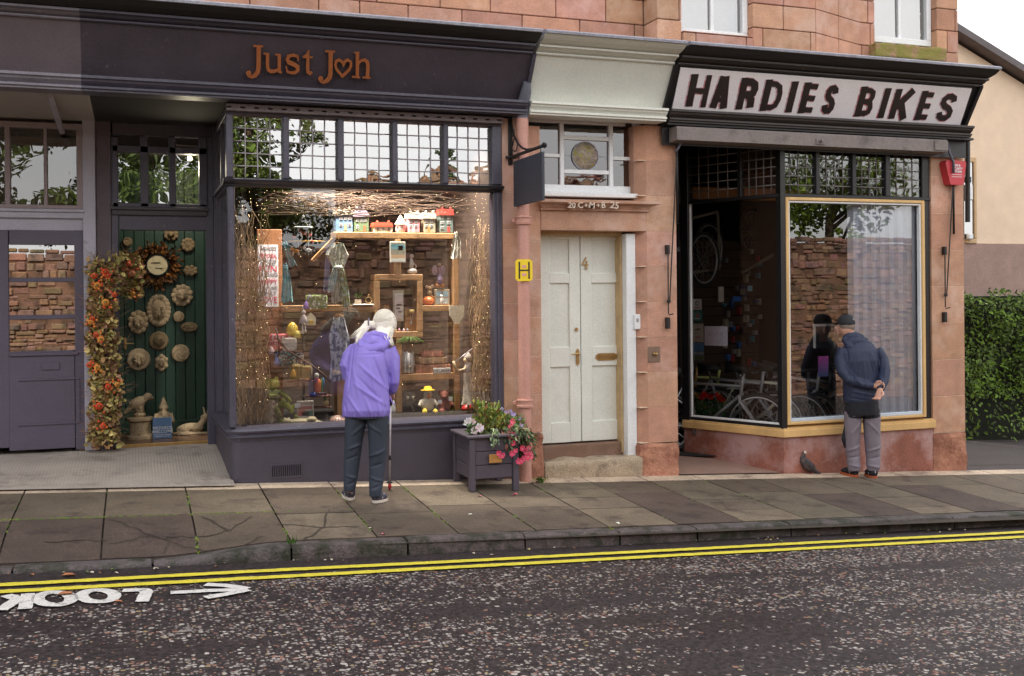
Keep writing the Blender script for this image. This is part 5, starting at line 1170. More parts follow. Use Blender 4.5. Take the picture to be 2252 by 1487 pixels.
hs(822,863,489,498,511,(.75,.72,.62),(.55,.09,.05),'hip','low white ceramic cottage with red roof on the top shelf',[(832,504,4,6,(.1,.1,.12)),(856,504,4,6,(.1,.1,.12)),(844,504,6,10,(.8,.75,.6))])
hs(869,893,472,493,511,(.60,.36,.36),(.68,.62,.55),'round','round pink ceramic house with a cone roof on the top shelf',[(876,500,4,5,(.12,.1,.1)),(886,499,4,5,(.12,.1,.1))])
hs(898,923,467,480,511,(.64,.28,.32),(.70,.66,.60),'hip','tall pink ceramic house on the top shelf',[(905,486,6,7,Wc),(916,486,6,7,Wc),(905,496,6,6,Wc),(916,496,6,6,Wc),(910,505,6,10,(.5,.5,.48))])
hs(932,958,467,480,511,(.34,.34,.24),(.66,.62,.52),'hip','tall sage-green ceramic house with orange door on the top shelf',[(939,486,6,7,Wc),(950,486,6,7,Wc),(939,496,6,6,Wc),(950,496,6,6,Wc),(944,504,5,11,(.6,.24,.08))])
hs(967,997,459,473,511,(.14,.20,.19),(.42,.06,.05),'hip','dark teal ceramic house with red roof, rightmost on the top shelf',[(974,478,7,7,Wc),(988,478,7,7,Wc),(974,489,7,7,Wc),(988,489,7,7,Wc),(974,500,7,7,Wc),(988,504,6,12,(.55,.07,.06))])
# word board
WB=thing('word_board','white hanging word board with grey and red house rules','sign',tuple(P(590,675,9.9))); mb=MB(); mb.pb(567,612,538,675,9.9,9.92,c=.002); mb.build('board',mat('white_board_worn',S(226,222,228),.6,.06,20),WB)
TG=mat('grey_lettering',S(120,116,122),.7,.1,9); TR_=mat('red_lettering',S(204,60,84),.7,.1,9)
for s_,y,sz,m_ in (('THIS HOUSE',547,.05,TG),('WE DO REAL',563,.062,TR_),('WE MAKE MISTAKES',573,.032,TG),("I'M SORRY",581,.05,TG),('FUN',592,.085,TR_),('WE DO HUGS',604,.046,TG),('HAPPY',620,.065,TR_),('REALLY LOUD',633,.043,TG),('FAMILY',645,.056,TG),('LOVE',660,.085,TR_)):
    c=P(590,y,9.898); text(s_,sz,m_,WB,(c.x,9.8985,c.z),ext=.0006,name='lettering',sx=min(1,.172/(sz*.62*len(s_))))
# mobile with little animals
MO=thing('hanging_mobile','white hanging mobile with felt animals and red balls','mobile',tuple(P(667,480,9.6))); c=P(667,500,9.6); mb=MB(); mb.lathe([(.088,-.006),(.094,0),(.088,.006),(.082,0),(.088,-.006)],c,28); mb.build('ring',WHITE,MO,smooth=True)
mb=MB(); top=P(667,476,9.6); hk=P(667,440,9.6); mb.tube([top,hk],.0015,4)
for k in range(4): a=k*math.pi/2+.4; q=c+Vector((math.cos(a)*.088,math.sin(a)*.088,0)); mb.tube([q,top],.0012,4); mb.tube([q,q-Vector((0,0,.14+.04*(k%2)))],.0012,4)
mb.build('strings',WHITE,MO); mb=MB(); mb.ell(top,.014,10,8); mb.build('bead',WHITE,MO,smooth=True)
def critter(name,c,s,col,col2,par,m=CLOTH):
    mb=MB(); c=Vector(c); mb.ell(c,(s,s*.6,s*.6),10,8,col); mb.ell(c+Vector((-s*1.1,0,s*.6)),s*.5,8,6,col); mb.ell(c+Vector((-s*1.5,0,s*.5)),s*.22,6,5,col2)
    for a in(-.7,.7):
        for b_ in(-.3,.3): mb.tube([c+Vector((s*a,s*b_,-s*.3)),c+Vector((s*a*1.2,s*b_,-s*1.2))],[s*.18,s*.14],6,col2)
    for b_ in(-.2,.2): mb.tube([c+Vector((-s*1.1,s*b_,s*.9)),c+Vector((-s*1.15,s*b_,s*1.35))],[s*.16,s*.05],5,col)
    mb.tube([c+Vector((s,0,0)),c+Vector((s*1.7,0,s*.4))],[s*.15,s*.08],5,col2); return mb.build(name,m,par,smooth=True)
critter('felt_fox',P(651,552,9.55),.032,(.62,.24,.07),(.75,.7,.62),MO); critter('felt_zebra',P(678,550,9.6),.032,(.7,.7,.68),(.15,.15,.15),MO); critter('felt_bear',P(668,512,9.66),.03,(.42,.09,.06),(.5,.3,.2),MO)
for x_,y_ in((647,521),(682,517),(687,531)): mb=MB(); mb.ell(P(x_,y_,9.55),.014,10,8,(.6,.1,.09)); mb.build('felt_ball',CLOTH,MO,smooth=True)
SU=thing('toy_surfboard','narrow yellow-orange wooden surfboard hanging in the gift window','ornament',tuple(P(675,530,9.65))); mb=MB(); mb.ell(P(675,530,9.65),(.175,.03,.009),24,6,(.80,.42,.06)); mb.build('board',TOY,SU,smooth=True)
# cloth sheets: hanging strips with folds
def drape(mb,path,w,col,Y,folds=3,amp=.012,n=16,col2=None):
    pts=[P(x,y,Y) for x,y in path]; vs=[]; m_=10
    wl=w if hasattr(w,'__len__') else [w]*len(path)
    for i in range(n+1):
        s=i/n*(len(pts)-1); k=min(int(s),len(pts)-2); c=pts[k].lerp(pts[k+1],s-k); ww=wl[k]+(wl[k+1]-wl[k])*(s-k)
        for j in range(m_+1):
            u=j/m_-.5; vs.append(c+Vector((u*ww,amp*math.sin(u*folds*6.28+i*.25)-.01,.01*math.sin(u*7))))
    for i in range(n):
        for j in range(m_):
            cc=col if not col2 or noise.noise(Vector((i*.5,j*.7,path[0][0])))<.05 else col2
            mb.add([vs[i*(m_+1)+j],vs[i*(m_+1)+j+1],vs[(i+1)*(m_+1)+j+1],vs[(i+1)*(m_+1)+j]],[(0,1,2,3)],cc)
S1=thing('teal_scarf','teal and grey scarf hanging beside the brown plank','scarf',tuple(P(632,662,9.8))); mb=MB(); drape(mb,[(625,532),(634,560),(645,585)],[.06,.06,.08],(.16,.34,.38),9.75); mb.build('upper_fold',CLOTH,S1,smooth=True); mb=MB(); drape(mb,[(627,580),(630,615),(631,664)],[.04,.08,.11],(.13,.36,.42),9.8,col2=(.2,.5,.55)); mb.build('lower_fold',CLOTH,S1,smooth=True)
def hanger(mb,x,y,Y,r=.06):
    c=P(x,y,Y); mb.tube([c+Vector((r*math.cos(a),0,r*math.sin(a))) for a in [math.pi*i/10 for i in range(11)]],.004,6); mb.tube([c+Vector((0,0,r)),c+Vector((0,0,r+.02)),c+Vector((.012,0,r+.03)),c+Vector((.0,0,r+.045))],.0025,5)
S2=thing('scarf_on_hanger','knotted sage and pale blue scarf on a wooden hanger under the top shelf','scarf',tuple(P(743,675,9.68))); mb=MB(); hanger(mb,743,545,9.7,.05); mb.build('hanger',OAK,S2,smooth=True)
mb=MB(); drape(mb,[(743,535),(742,560),(743,588)],[.10,.22,.10],(.42,.42,.34),9.69,4,.02,col2=(.55,.6,.52)); drape(mb,[(738,588),(732,610),(727,642)],[.05,.07,.06],(.50,.62,.62),9.67); drape(mb,[(744,588),(743,620),(742,665)],[.10,.11,.12],(.40,.38,.30),9.69,4,.012,col2=(.5,.5,.42)); drape(mb,[(750,588),(757,625),(762,674)],[.05,.07,.07],(.30,.34,.12),9.665,col2=(.52,.64,.6)); drape(mb,[(722,545),(718,600),(716,640)],[.04,.05,.05],(.24,.26,.42),9.74); mb.ell(P(744,588,9.66),(.045,.03,.022),10,8,(.5,.58,.52)); mb.build('scarf',CLOTH,S2,smooth=True)
DR=thing('patterned_dress','grey and white patterned dress on a hanger left of the woman','dress',tuple(P(746,835,9.66))); mb=MB(); hanger(mb,744,703,9.68,.05); mb.build('hanger',OAK,DR,smooth=True); mb=MB(); drape(mb,[(745,698),(746,740),(747,790),(748,836)],[.10,.19,.17,.20],(.62,.64,.70),9.66,4,.016,30,col2=(.26,.28,.33)); mb.build('fabric',CLOTH,DR,smooth=True)
WG=thing('white_shawl','off-white knitted shawl hanging from the right end of the top shelf','shawl',tuple(P(1003,570,9.72))); mb=MB(); drape(mb,[(1002,510),(1003,530),(1003,568)],[.03,.08,.11],(.62,.60,.52),9.74,3,.014); mb.tube([P(992,538,9.73),P(1003,552,9.72),P(1014,540,9.73)],.003,5,(.4,.36,.3)); mb.build('fabric',CLOTH,WG,smooth=True)
MC=thing('woven_wall_hanging','cream woven wall hanging with pointed end on the right post','wall hanging',tuple(P(1004,712,9.74))); mb=MB(); q=px_rect(988,1021,671,712,9.74); zm=(q[2]+q[3])/2; mb.prism([(q[0],q[3]),(q[0]+.004,zm-.01),((q[0]+q[1])/2-.02,q[2]),((q[0]+q[1])/2+.02,q[2]),(q[1]-.004,zm-.01),(q[1],q[3])],'y',9.735,9.75,(.56,.52,.40)); mb.build('weave',mat('woven_cream',(1,1,1),.95,.2,60,1,150),MC)
# framed picture, window picture
def framed(label,r,Y,colf,fills,cat='picture',dp=.02):
    T=thing('small_picture',label,cat,tuple(P((r[0]+r[1])/2,r[3],Y))); mb=MB(); mb.pb(*r,Y,Y+dp,colf,c=.003); mb.build('frame',TOY,T); mb=MB()
    for (a,b,c_,d,col) in fills: mb.pb(a,b,c_,d,Y-.003,Y-.0005,col,c=0,Yref=Y)
    mb.build('image',TOY,T); return T
framed('small vertical seaside picture hanging on the middle post',(858,892,531,577),9.77,(.66,.63,.56),[(860,890,533,536,(.6,.6,.5)),(860,890,537,548,(.14,.42,.50)),(860,890,548,560,(.24,.26,.2)),(876,886,540,550,(.1,.1,.1)),(860,890,560,567,(.5,.34,.2)),(860,890,568,575,(.62,.66,.6))])
framed('little four-pane window picture on the right shelf',(956,989,636,671),9.86,(.42,.34,.22),[(959,971,640,652,(.3,.45,.55)),(974,986,640,652,(.3,.45,.55)),(959,971,655,668,(.35,.45,.5)),(974,986,655,668,(.35,.45,.5))])
framed('tall card print with a looped line drawing inside the square frame',(864,888,638,706),9.86,(.45,.44,.36),[(868,886,645,700,(.80,.77,.75)),(872,883,668,672,(.5,.2,.28)),(870,880,676,679,(.4,.2,.28)),(875,884,684,687,(.4,.2,.28))])
framed('illustrated card standing behind the sleeping cat ornament',(653,690,881,922),9.55,(.62,.57,.50),[(655,688,884,890,(.42,.36,.3)),(657,686,893,900,(.4,.14,.12)),(655,672,902,915,(.5,.16,.14)),(670,688,903,914,(.14,.26,.22)),(664,680,906,918,(.75,.72,.68))],'card')
# small things on the shelves
def small(name,label,cat,x,y,Y,fn,m=TOY):
    T=thing(name,label,cat,tuple(P(x,y,Y))); fn(T,P(x,y,Y)); return T
def one(fn,nm,m=TOY,sm_=True):
    def g(T,c): mb=MB(); fn(mb,c); mb.build(nm,m,T,smooth=sm_)
    return g
V=Vector
def pumpkin(T,c):
    mb=MB(); n_=30;vs=[]
    for j in range(1,10):
        ph=math.pi*j/10
        for k in range(n_): a=2*math.pi*k/n_; r=.062*(1-.12*abs(math.sin(a*5)))*math.sin(ph); vs.append(c+V((r*math.cos(a),r*math.sin(a),.042+.045*math.cos(ph))))
    mb.add(vs,[(j*n_+k,(j+1)*n_+k,(j+1)*n_+(k+1)%n_,j*n_+(k+1)%n_) for j in range(8) for k in range(n_)],(.72,.20,.06)); mb.build('pumpkin',TOY,T,smooth=True)
    mb=MB(); mb.ell(c+V((.015,0,.115)),(.025,.022,.04),10,8,(.3,.22,.12)); mb.ell(c+V((.015,0,.165)),(.024,.022,.022),10,8,(.4,.28,.16)); mb.ell(c+V((-.012,0,.18)),(.018,.006,.018),10,6,(.6,.42,.34)); mb.ell(c+V((.042,0,.185)),(.018,.006,.018),10,6,(.6,.42,.34)); mb.tube([c+V((.03,0,.09)),c+V((.09,0,.07))],[.008,.005],6,(.5,.35,.15)); mb.build('mouse',TOY,T,smooth=True)
small('pumpkin_mouse','orange pumpkin ornament with a mouse sitting on top','ornament',942,671,9.88,pumpkin)
small('white_cat','small white cat figure in front of the window picture','ornament',972,670,9.82,one(lambda m,c:(m.ell(c+V((0,0,.04)),(.018,.016,.04),10,8,(.75,.75,.76)),m.ell(c+V((-.006,-.004,.085)),(.015,.015,.015),8,6,(.75,.75,.76)),m.tube([c+V((.012,0,.02)),c+V((.035,0,.01)),c+V((.04,0,.02))],.006,6,(.7,.7,.72))),'figure'))
small('fairy_doll','hanging fairy doll in lilac and orange skirts beside the right post','doll',966,632,9.9,lambda T,c:(one(lambda m,c:m.lathe([(.055,0),(.05,.03),(.03,.08),(.012,.12)],c,14,(.5,.26,.1)),'skirt',CLOTH)(T,c),one(lambda m,c:(m.lathe([(.035,.03),(.03,.09),(.014,.16),(.016,.2)],c+V((0,-.02,0)),12,(.32,.26,.4)),m.ell(c+V((0,-.01,.225)),.018,10,8,(.6,.45,.38)),m.ell(c+V((-.04,.01,.17)),(.03,.004,.05),8,6,(.5,.42,.5)),m.ell(c+V((.04,.01,.17)),(.03,.004,.05),8,6,(.5,.42,.5))),'body',CLOTH)(T,c)))
small('fairy_figurine','grey seated fairy figurine on top of the square frame','ornament',907,603,9.86,one(lambda m,c:(m.ell(c+V((0,0,.03)),(.05,.03,.03),10,8,(.5,.5,.48)),m.ell(c+V((-.01,0,.1)),(.025,.02,.06),10,8,(.45,.46,.45)),m.ell(c+V((-.005,0,.175)),.022,10,8,(.55,.5,.46)),m.tube([c+V((0,0,.12)),c+V((.04,0,.08)),c+V((.02,0,.04))],.008,6,(.5,.47,.43))),'figure'))
small('necklace_bust','wooden necklace bust in the square frame','display bust',849,728,9.88,lambda T,c:(one(lambda m,c:m.lathe([(.05,0),(.05,.14),(.055,.2),(.03,.235),(.022,.26)],c,16,(.6,.42,.2),sy=.5),'bust',OAK)(T,c),one(lambda m,c:m.tube([c+V((-.03,-.03,.2)),c+V((0,-.034,.12)),c+V((.03,-.03,.2))],.003,5,(.7,.6,.3)),'necklace')(T,c)))
small('pendant_stand','tan pendant stand with a blue drop necklace at the right of the square frame','display stand',903,728,9.88,lambda T,c:(one(lambda m,c:m.prism([(c.x-.06,c.z),(c.x+.055,c.z),(c.x+.05,c.z+.2),(c.x-.055,c.z+.22)],'y',9.87,9.9,(.8,.72,.5)),'backing',OAK,False)(T,c),one(lambda m,c:(m.tube([c+V((-.01,-.03,.17)),c+V((.0,-.032,.09)),c+V((.02,-.03,.17))],.002,5,(.6,.6,.6)),m.ell(c+V((0,-.03,.08)),(.008,.005,.014),8,6,(.3,.5,.55)),m.lathe([(.012,.17),(.028,.175),(.028,.205),(.02,.21)],c+V((.005,-.03,0)),12,(.62,.46,.18))),'necklace')(T,c)))
for i,(x_,cl) in enumerate(((870,(.7,.55,.2)),(878,(.75,.4,.5)),(888,(.7,.6,.7)),(896,(.3,.3,.35)))): small('trinket_bottle',['gold','pink','pale mauve','dark'][i]+' tiny trinket bottle in the bottom of the square frame','ornament',x_,728,9.82,one(lambda m,c:(m.lathe([(.01,0),(.012,.015),(.004,.022),(.004,.03)],c,10,cl)),'bottle'))
small('gold_ring_ornament','gold ring ornament with a ball standing on the left shelf','ornament',811,669,9.85,one(lambda m,c:(m.tube([c+V((.03*math.cos(a),0,.04+.03*math.sin(a))) for a in [6.283*i/20 for i in range(21)]],.006,6),m.ell(c+V((0,0,.085)),.012,8,6),m.lathe([(.02,0),(.02,.006)],c,12)),'ring',BRASS))
small('herb_pot','pale square pot with a small green plant on the left shelf','plant pot',787,669,9.85,lambda T,c:(one(lambda m,c:m.box(c.x-.03,c.x+.03,9.83,9.88,c.z,c.z+.05,(.6,.5,.38),.004),'pot',TOY,False)(T,c),one(lambda m,c:[m.rleaf(c+V((U(-.03,.03),U(-.02,.02),.055+U(0,.03))),.03,.012,(.3,.5,.2),(0,0,1)) for _ in range(40)],'leaves',FOL,False)(T,c)))
small('white_tray','thin white tray on the left shelf','tray',798,671,9.8,one(lambda m,c:m.box(c.x-.10,c.x+.10,9.76,9.88,c.z,c.z+.012,(.8,.8,.76),.004),'tray',TOY,False))
# bags
def bag(label,x,y,Y,w,h,col,dots,tas=None,nd=40,cat='bag'):
    T=thing('printed_bag',label,cat,tuple(P(x,y,Y))); c=P(x,y,Y); mb=MB(); mb.box(c.x-w/2,c.x+w/2,Y,Y+.06,c.z,c.z+h,col,.015); mb.build('body',CLOTH,T,smooth=2); mb=MB(); r=random.Random(x)
    for i in range(nd):
        a,b_,s=r.uniform(-.46,.46)*w,r.uniform(.05,.95)*h,r.uniform(.25,.6)*h/8; mb.ell((c.x+a,Y-.001,c.z+b_),(s,.002,s*r.uniform(.6,1.2)),8,4,r.choice(dots))
    mb.build('print',CLOTH,T)
    if tas: mb=MB(); q=P(tas[0],tas[1],Y-.02); mb.lathe([(.028,-.07),(.024,-.04),(.012,-.008),(.006,0)],q,12,tas[2],flut=.1); mb.tube([q,V((c.x-w*.3,Y,c.z+h))],.003,5,tas[2]); mb.build('tassel',CLOTH,T,smooth=True)
    return T
bag('small green meadow-print bag on the left shelf',697,680,9.72,.20,.135,(.20,.27,.10),[(.75,.72,.75),(.6,.55,.6),(.45,.5,.3)],(673,662,(.30,.2,.55)))
bag('red heart-print bag on the upper iron step',617,770,9.72,.21,.15,(.55,.13,.14),[(.75,.5,.5),(.7,.6,.6)],(597,762,(.6,.45,.5)),26)
bag('pale cream cushion bag leaning by the red bag',637,772,9.62,.13,.12,(.66,.62,.56),[(.5,.5,.5),(.7,.68,.66)],None,14)
bag('black bag with blue floral print and blue tassel',624,803,9.62,.16,.13,(.02,.02,.04),[(.12,.45,.5),(.5,.55,.4),(.1,.3,.4)],(608,785,(.07,.2,.6)),70)
bag('second black floral bag leaning at the right of the blue tassel',652,804,9.66,.14,.12,(.02,.02,.05),[(.2,.45,.45),(.65,.6,.4),(.6,.6,.6)],None,60)
bag('mustard bag with flower print and orange tassel',652,836,9.6,.12,.14,(.34,.26,.09),[(.6,.45,.1),(.55,.3,.35)],(645,812,(.68,.36,.05)),14)
bag('gold-brown bag printed with a sunflower',672,836,9.58,.13,.13,(.38,.29,.12),[(.7,.28,.04),(.7,.45,.1),(.3,.4,.1)],None,12)
# little iron spiral staircase holding goods
ST_=thing('spiral_stair_stand','miniature iron spiral staircase used as a display stand','display stand',tuple(P(690,925,9.8))); stp_=[(640,773,9.72,.11),(630,806,9.7,.12),(662,838,9.66,.13),(696,870,9.7,.15),(700,895,9.75,.13)]
for (x_,y_,Y_,r_) in stp_:
    mb=MB(); c=P(x_,y_,Y_); mb.ell(c,(r_*1.0,r_*.6,.01),20,6,(1.6,1.3,1.2)); mb.build('step',mat('rusty_iron',S(96,74,66),.6,.2,9),ST_,smooth=True)
mb=MB(); c=P(668,700,9.85); c2=P(668,925,9.85); mb.tube([c,c2],.012,8); mb.build('column',IRON,ST_,smooth=True)
mb=MB(); mb.tube([P(x_,y_,9.5) for x_,y_ in ((606,720),(612,745),(630,768),(656,785),(686,803),(708,820),(727,838))],.008,8); 
for x_,y_,y2 in ((612,748,773),(640,776,806),(690,806,868),(724,836,898),(662,790,838)): mb.tube([P(x_,y_,9.5),P(x_,y2,9.6)],.004,6)
mb.build('handrail',mat('rusty_iron',S(96,74,66),.6,.2,9),ST_,smooth=True)
small('skep_money_box','large yellow beehive ornament with bees','ornament',643,738,9.75,one(lambda m,c:m.lathe([(.04,0),(.052,.02),(.055,.05),(.045,.09),(.02,.12),(.002,.125)],c,20,(.62,.46,.06)),'hive')); small('skep_money_box','small pale yellow beehive ornament in front of the large one','ornament',654,743,9.68,one(lambda m,c:m.lathe([(.03,0),(.036,.02),(.034,.04),(.02,.065),(.002,.07)],c,18,(.72,.62,.14)),'hive'))
small('hanging_girl_doll','white doll with long legs hanging beside the beehives','doll',668,735,9.6,one(lambda m,c:(m.lathe([(.045,.10),(.03,.15),(.012,.18)],c,12,(.74,.66,.66)),m.ell(c+V((0,0,.2)),.022,10,8,(.75,.68,.62)),m.tube([c+V((-.01,0,.1)),c+V((-.012,0,.03)),c+V((-.02,-.01,.01))],[.007,.007,.014],6,(.78,.76,.74)),m.tube([c+V((.01,0,.1)),c+V((.014,0,.04)),c+V((.014,-.01,.02))],[.007,.007,.014],6,(.78,.76,.74)),m.tube([c+V((0,0,.22)),c+V((-.01,0,.26))],.004,5,(.7,.7,.7))),'figure',CLOTH))
small('bird_box','cream bird box with a yellow door under the left shelf','bird box',684,715,9.8,lambda T,c:(one(lambda m,c:m.prism([(c.x-.05,c.z),(c.x+.045,c.z),(c.x+.045,c.z+.07),(c.x,c.z+.12),(c.x-.05,c.z+.07)],'y',9.8,9.86,(.70,.66,.5)),'box',TOY,False)(T,c),one(lambda m,c:m.box(c.x-.02,c.x+.02,9.792,9.799,c.z+.005,c.z+.045,(.7,.5,.08)),'door',TOY,False)(T,c)))
small('parrot_figurine','bright parrot figurine with orange, green and blue wings on the stair','ornament',700,866,9.62,one(lambda m,c:(m.ell(c+V((0,0,.07)),(.035,.02,.07),12,8,(.75,.22,.06)),m.ell(c+V((-.012,0,.13)),(.02,.018,.05),10,8,(.55,.2,.3)),m.ell(c+V((.03,0,.07)),(.014,.016,.07),10,8,(.25,.38,.1)),m.ell(c+V((.045,0,.1)),(.014,.014,.05),10,8,(.1,.26,.5)),m.ell(c+V((-.014,-.005,.17)),(.022,.02,.024),10,8,(.7,.7,.68)),m.ell(c+V((-.04,0,.0)),(.04,.03,.02),10,6,(.06,.12,.5))),'figure'))
small('wicker_coil','dark woven coil on the lower step of the stair','basket',705,870,9.62,one(lambda m,c:(m.tube([c+V((.055*math.cos(a),.04*math.sin(a),.01+a*.0015)) for a in [i*.5 for i in range(26)]],.007,6,(.09,.05,.05))),'coil'))
small('wooden_duck','little wooden duck with green head on the lowest step','ornament',718,893,9.68,one(lambda m,c:(m.ell(c+V((0,0,.03)),(.03,.02,.025),10,8,(.5,.4,.2)),m.ell(c+V((-.01,0,.07)),.017,8,6,(.1,.2,.1)),m.ell(c+V((.014,-.004,.07)),(.016,.008,.006),8,6,(.6,.4,.1)),m.tube([c+V((0,0,.04)),c+V((0,0,.07))],.011,6,(.4,.34,.2))),'figure'))
FG=mat('frog_cloth',(1,1,1),.85,.15,50,.5,150)
def frog(T,c):
    blob([lambda m:m.ell(c+V((0,.04,.10)),(.075,.06,.09)),lambda m:m.ell(c+V((.0,.0,.21)),(.075,.06,.05)),lambda m:m.ell(c+V((-.04,.0,.255)),.022),lambda m:m.ell(c+V((.04,.0,.255)),.022),lambda m:m.tube([c+V((-.06,0,.15)),c+V((-.02,-.08,.11)),c+V((.06,-.09,.10))],[.025,.022,.02],8),lambda m:m.tube([c+V((.06,0,.15)),c+V((.12,-.05,.10)),c+V((.16,-.07,.05))],[.025,.022,.018],8),lambda m:m.tube([c+V((-.04,0,.04)),c+V((.02,-.09,.0)),c+V((.06,-.1,-.08))],[.035,.03,.022],8),lambda m:m.tube([c+V((.05,0,.04)),c+V((.13,-.08,.02)),c+V((.17,-.09,-.05))],[.035,.028,.022],8)]+[(lambda m,a=a,b_=b_:m.tube([a,a+b_],[.010,.006],6)) for a in (c+V((.06,-.11,-.09)),c+V((.19,-.1,-.06)),c+V((.18,-.08,.03)),c+V((.08,-.1,.09))) for b_ in (V((-.015,-.01,-.045)),V((.012,-.01,-.05)),V((.035,-.01,-.035)))],'body',mat('frog_skin',S(140,146,62),.85,.2,14,.5,120,dirt=S(92,84,50),ds=9,dth=.56),T,.007,1)
    mb=MB(); mb.prism([(c.x-.07,c.z+.15),(c.x+.0,c.z+.08),(c.x+.07,c.z+.16),(c.x+.02,c.z+.17),(c.x,c.z+.14),(c.x-.03,c.z+.18)],'y',c.y-.075,c.y-.055,(.40,.46,.16)); mb.build('collar',FG,T); mb=MB(); mb.box(c.x+.19,c.x+.24,c.y-.1,c.y-.098,c.z+.0,c.z+.04,(.8,.8,.85)); mb.build('price_tag',TOY,T)
small('plush_frog','olive green plush frog sitting on the birch log','soft toy',598,896,9.62,frog)
mb=MB(); c=P(592,938,9.58); c.z=zsl-.01; mb.lathe([(.085,0),(.08,.06),(.082,.15),(.078,.2)],c,24); single(mb,'birch_log',mat('birch_bark',S(168,150,128),.9,.25,14,1,50,dirt=S(70,56,44),ds=12,dth=.55),'upright birch log carrying the plush frog','log',smooth=2)
small('sleeping_cat','cream sleeping cat ornament stretched out at the front of the window','ornament',660,932,9.46,lambda T,c:blob([lambda m:m.ell(c+V((0,0,.02)),(.15,.05,.03)),lambda m:m.ell(c+V((.1,-.02,.035)),(.05,.04,.03)),lambda m:m.ell(c+V((-.12,-.02,.03)),(.045,.035,.03)),lambda m:m.ell(c+V((-.14,-.02,.055)),(.012,.01,.015)),lambda m:m.ell(c+V((-.1,-.02,.055)),(.012,.01,.015)),lambda m:m.tube([c+V((.14,0,.02)),c+V((.18,-.04,.012)),c+V((.13,-.06,.012))],[.014,.012,.01],8),lambda m:m.tube([c+V((.06,-.03,.02)),c+V((.17,-.05,.01))],[.018,.012],8)],'figure',mat('cream_stoneware',S(176,166,134),.7,.15,20),T,.006,1))
small('stained_glass_lamp','domed stained glass lamp shade on the window floor beside the woman','lamp',742,932,9.5,lambda T,c:(one(lambda m,c:m.lathe([(.085,.01),(.08,.035),(.06,.06),(.03,.075),(.005,.08)],c,16,(.62,.42,.36)),'lamp_shade',mat('opal_glass',(1,1,1),.3,.3,14))(T,c),one(lambda m,c:([m.tube([c+V((r*1.01*math.cos(a),r*1.01*math.sin(a),z)) for r,z in ((.085,.01),(.08,.035),(.06,.06),(.03,.075))],.0025,5,(.1,.07,.06)) for a in [k*6.283/16 for k in range(16)]],m.lathe([(.09,0),(.09,.008)],c,20,(.1,.07,.06)),m.tube([c+V((.081*math.cos(a),.081*math.sin(a),.036)) for a in [k*6.283/16 for k in range(17)]],.0025,5,(.1,.07,.06))),'leading')(T,c)))
# lower shelf: duck, bear, owl
small('plush_duck','white plush duck in a yellow hat with yellow boots','soft toy',940,907,9.82,lambda T,c:(blob([lambda m:m.ell(c+V((0,0,.08)),(.07,.055,.08)),lambda m:m.ell(c+V((0,-.02,.18)),(.042,.04,.055)),lambda m:m.tube([c+V((-.06,0,.12)),c+V((-.09,-.04,.07))],[.02,.016],8),lambda m:m.tube([c+V((.06,0,.12)),c+V((.09,-.04,.07))],[.02,.016],8)],'body',mat('plush_white',S(214,206,190),.95,.08,30),T,.007,1),
 one(lambda m,c:m.ell(c+V((.0,-.065,.17)),(.02,.025,.024),10,8,(.72,.30,.14)),'beak')(T,c),one(lambda m,c:m.lathe([(.07,.215),(.072,.222),(.04,.23),(.036,.25),(.02,.258)],c+V((0,-.02,0)),20,(.85,.58,.04)),'hat',CLOTH)(T,c),
 one(lambda m,c:m.ell(c+V((-.045,-.07,.015)),(.025,.035,.035),10,8,(.85,.62,.08)),'boot',CLOTH)(T,c),one(lambda m,c:m.ell(c+V((.06,-.07,.012)),(.025,.035,.03),10,8,(.85,.62,.08)),'boot',CLOTH)(T,c),one(lambda m,c:m.box(c.x+.08,c.x+.12,9.73,9.732,c.z+.09,c.z+.125,(.8,.82,.86)),'price_tag',TOY,False)(T,c)))
small('plush_bear','dusky red plush bear with long ears on the bottom shelf','soft toy',978,907,9.84,lambda T,c:(blob([lambda m:m.ell(c+V((0,0,.07)),(.07,.055,.075)),lambda m:m.ell(c+V((-.01,-.02,.17)),(.045,.045,.05)),lambda m:m.ell(c+V((-.02,-.06,.16)),(.02,.025,.018)),lambda m:m.ell(c+V((.03,-.01,.2)),(.02,.012,.025)),lambda m:m.ell(c+V((-.05,-.01,.2)),(.02,.012,.025)),lambda m:m.tube([c+V((-.03,-.05,.02)),c+V((-.08,-.1,.02))],[.028,.025],8),lambda m:m.tube([c+V((.05,0,.12)),c+V((.07,-.05,.07))],[.022,.018],8)],'body',mat('plush_red',S(132,78,66),.95,.2,30),T,.007,1),one(lambda m,c:m.box(c.x+.02,c.x+.06,9.77,9.772,c.z+.12,c.z+.16,(.8,.82,.86)),'price_tag',TOY,False)(T,c)))
small('wicker_owl','round wicker owl face on a stem on the bottom shelf','ornament',900,907,9.84,one(lambda m,c:([m.tube([c+V((.065*math.cos(a)*s_,-.01*q,.14+.06*math.sin(a)*s_)) for a in [k*.6 for k in range(11)]],.004,5,(.42,.36,.28)) for q,s_ in ((0,1),(1,.8),(2,.6))],m.ell(c+V((-.022,-.03,.145)),(.016,.006,.016),10,6,(.62,.56,.4)),m.ell(c+V((.03,-.03,.145)),(.016,.006,.016),10,6,(.62,.56,.4)),m.tube([c+V((.01,0,.09)),c+V((.05,0,.0))],.005,5,(.4,.34,.25)),m.ell(c+V((0,.01,.14)),(.06,.012,.055),14,8,(.3,.26,.22))),'figure',CLOTH))
small('white_cone_ornament','small white cone ornament behind the woman\'s arm','ornament',866,908,9.84,one(lambda m,c:m.lathe([(.03,0),(.028,.03),(.015,.09),(.003,.13)],c,14,(.7,.7,.68)),'cone'))
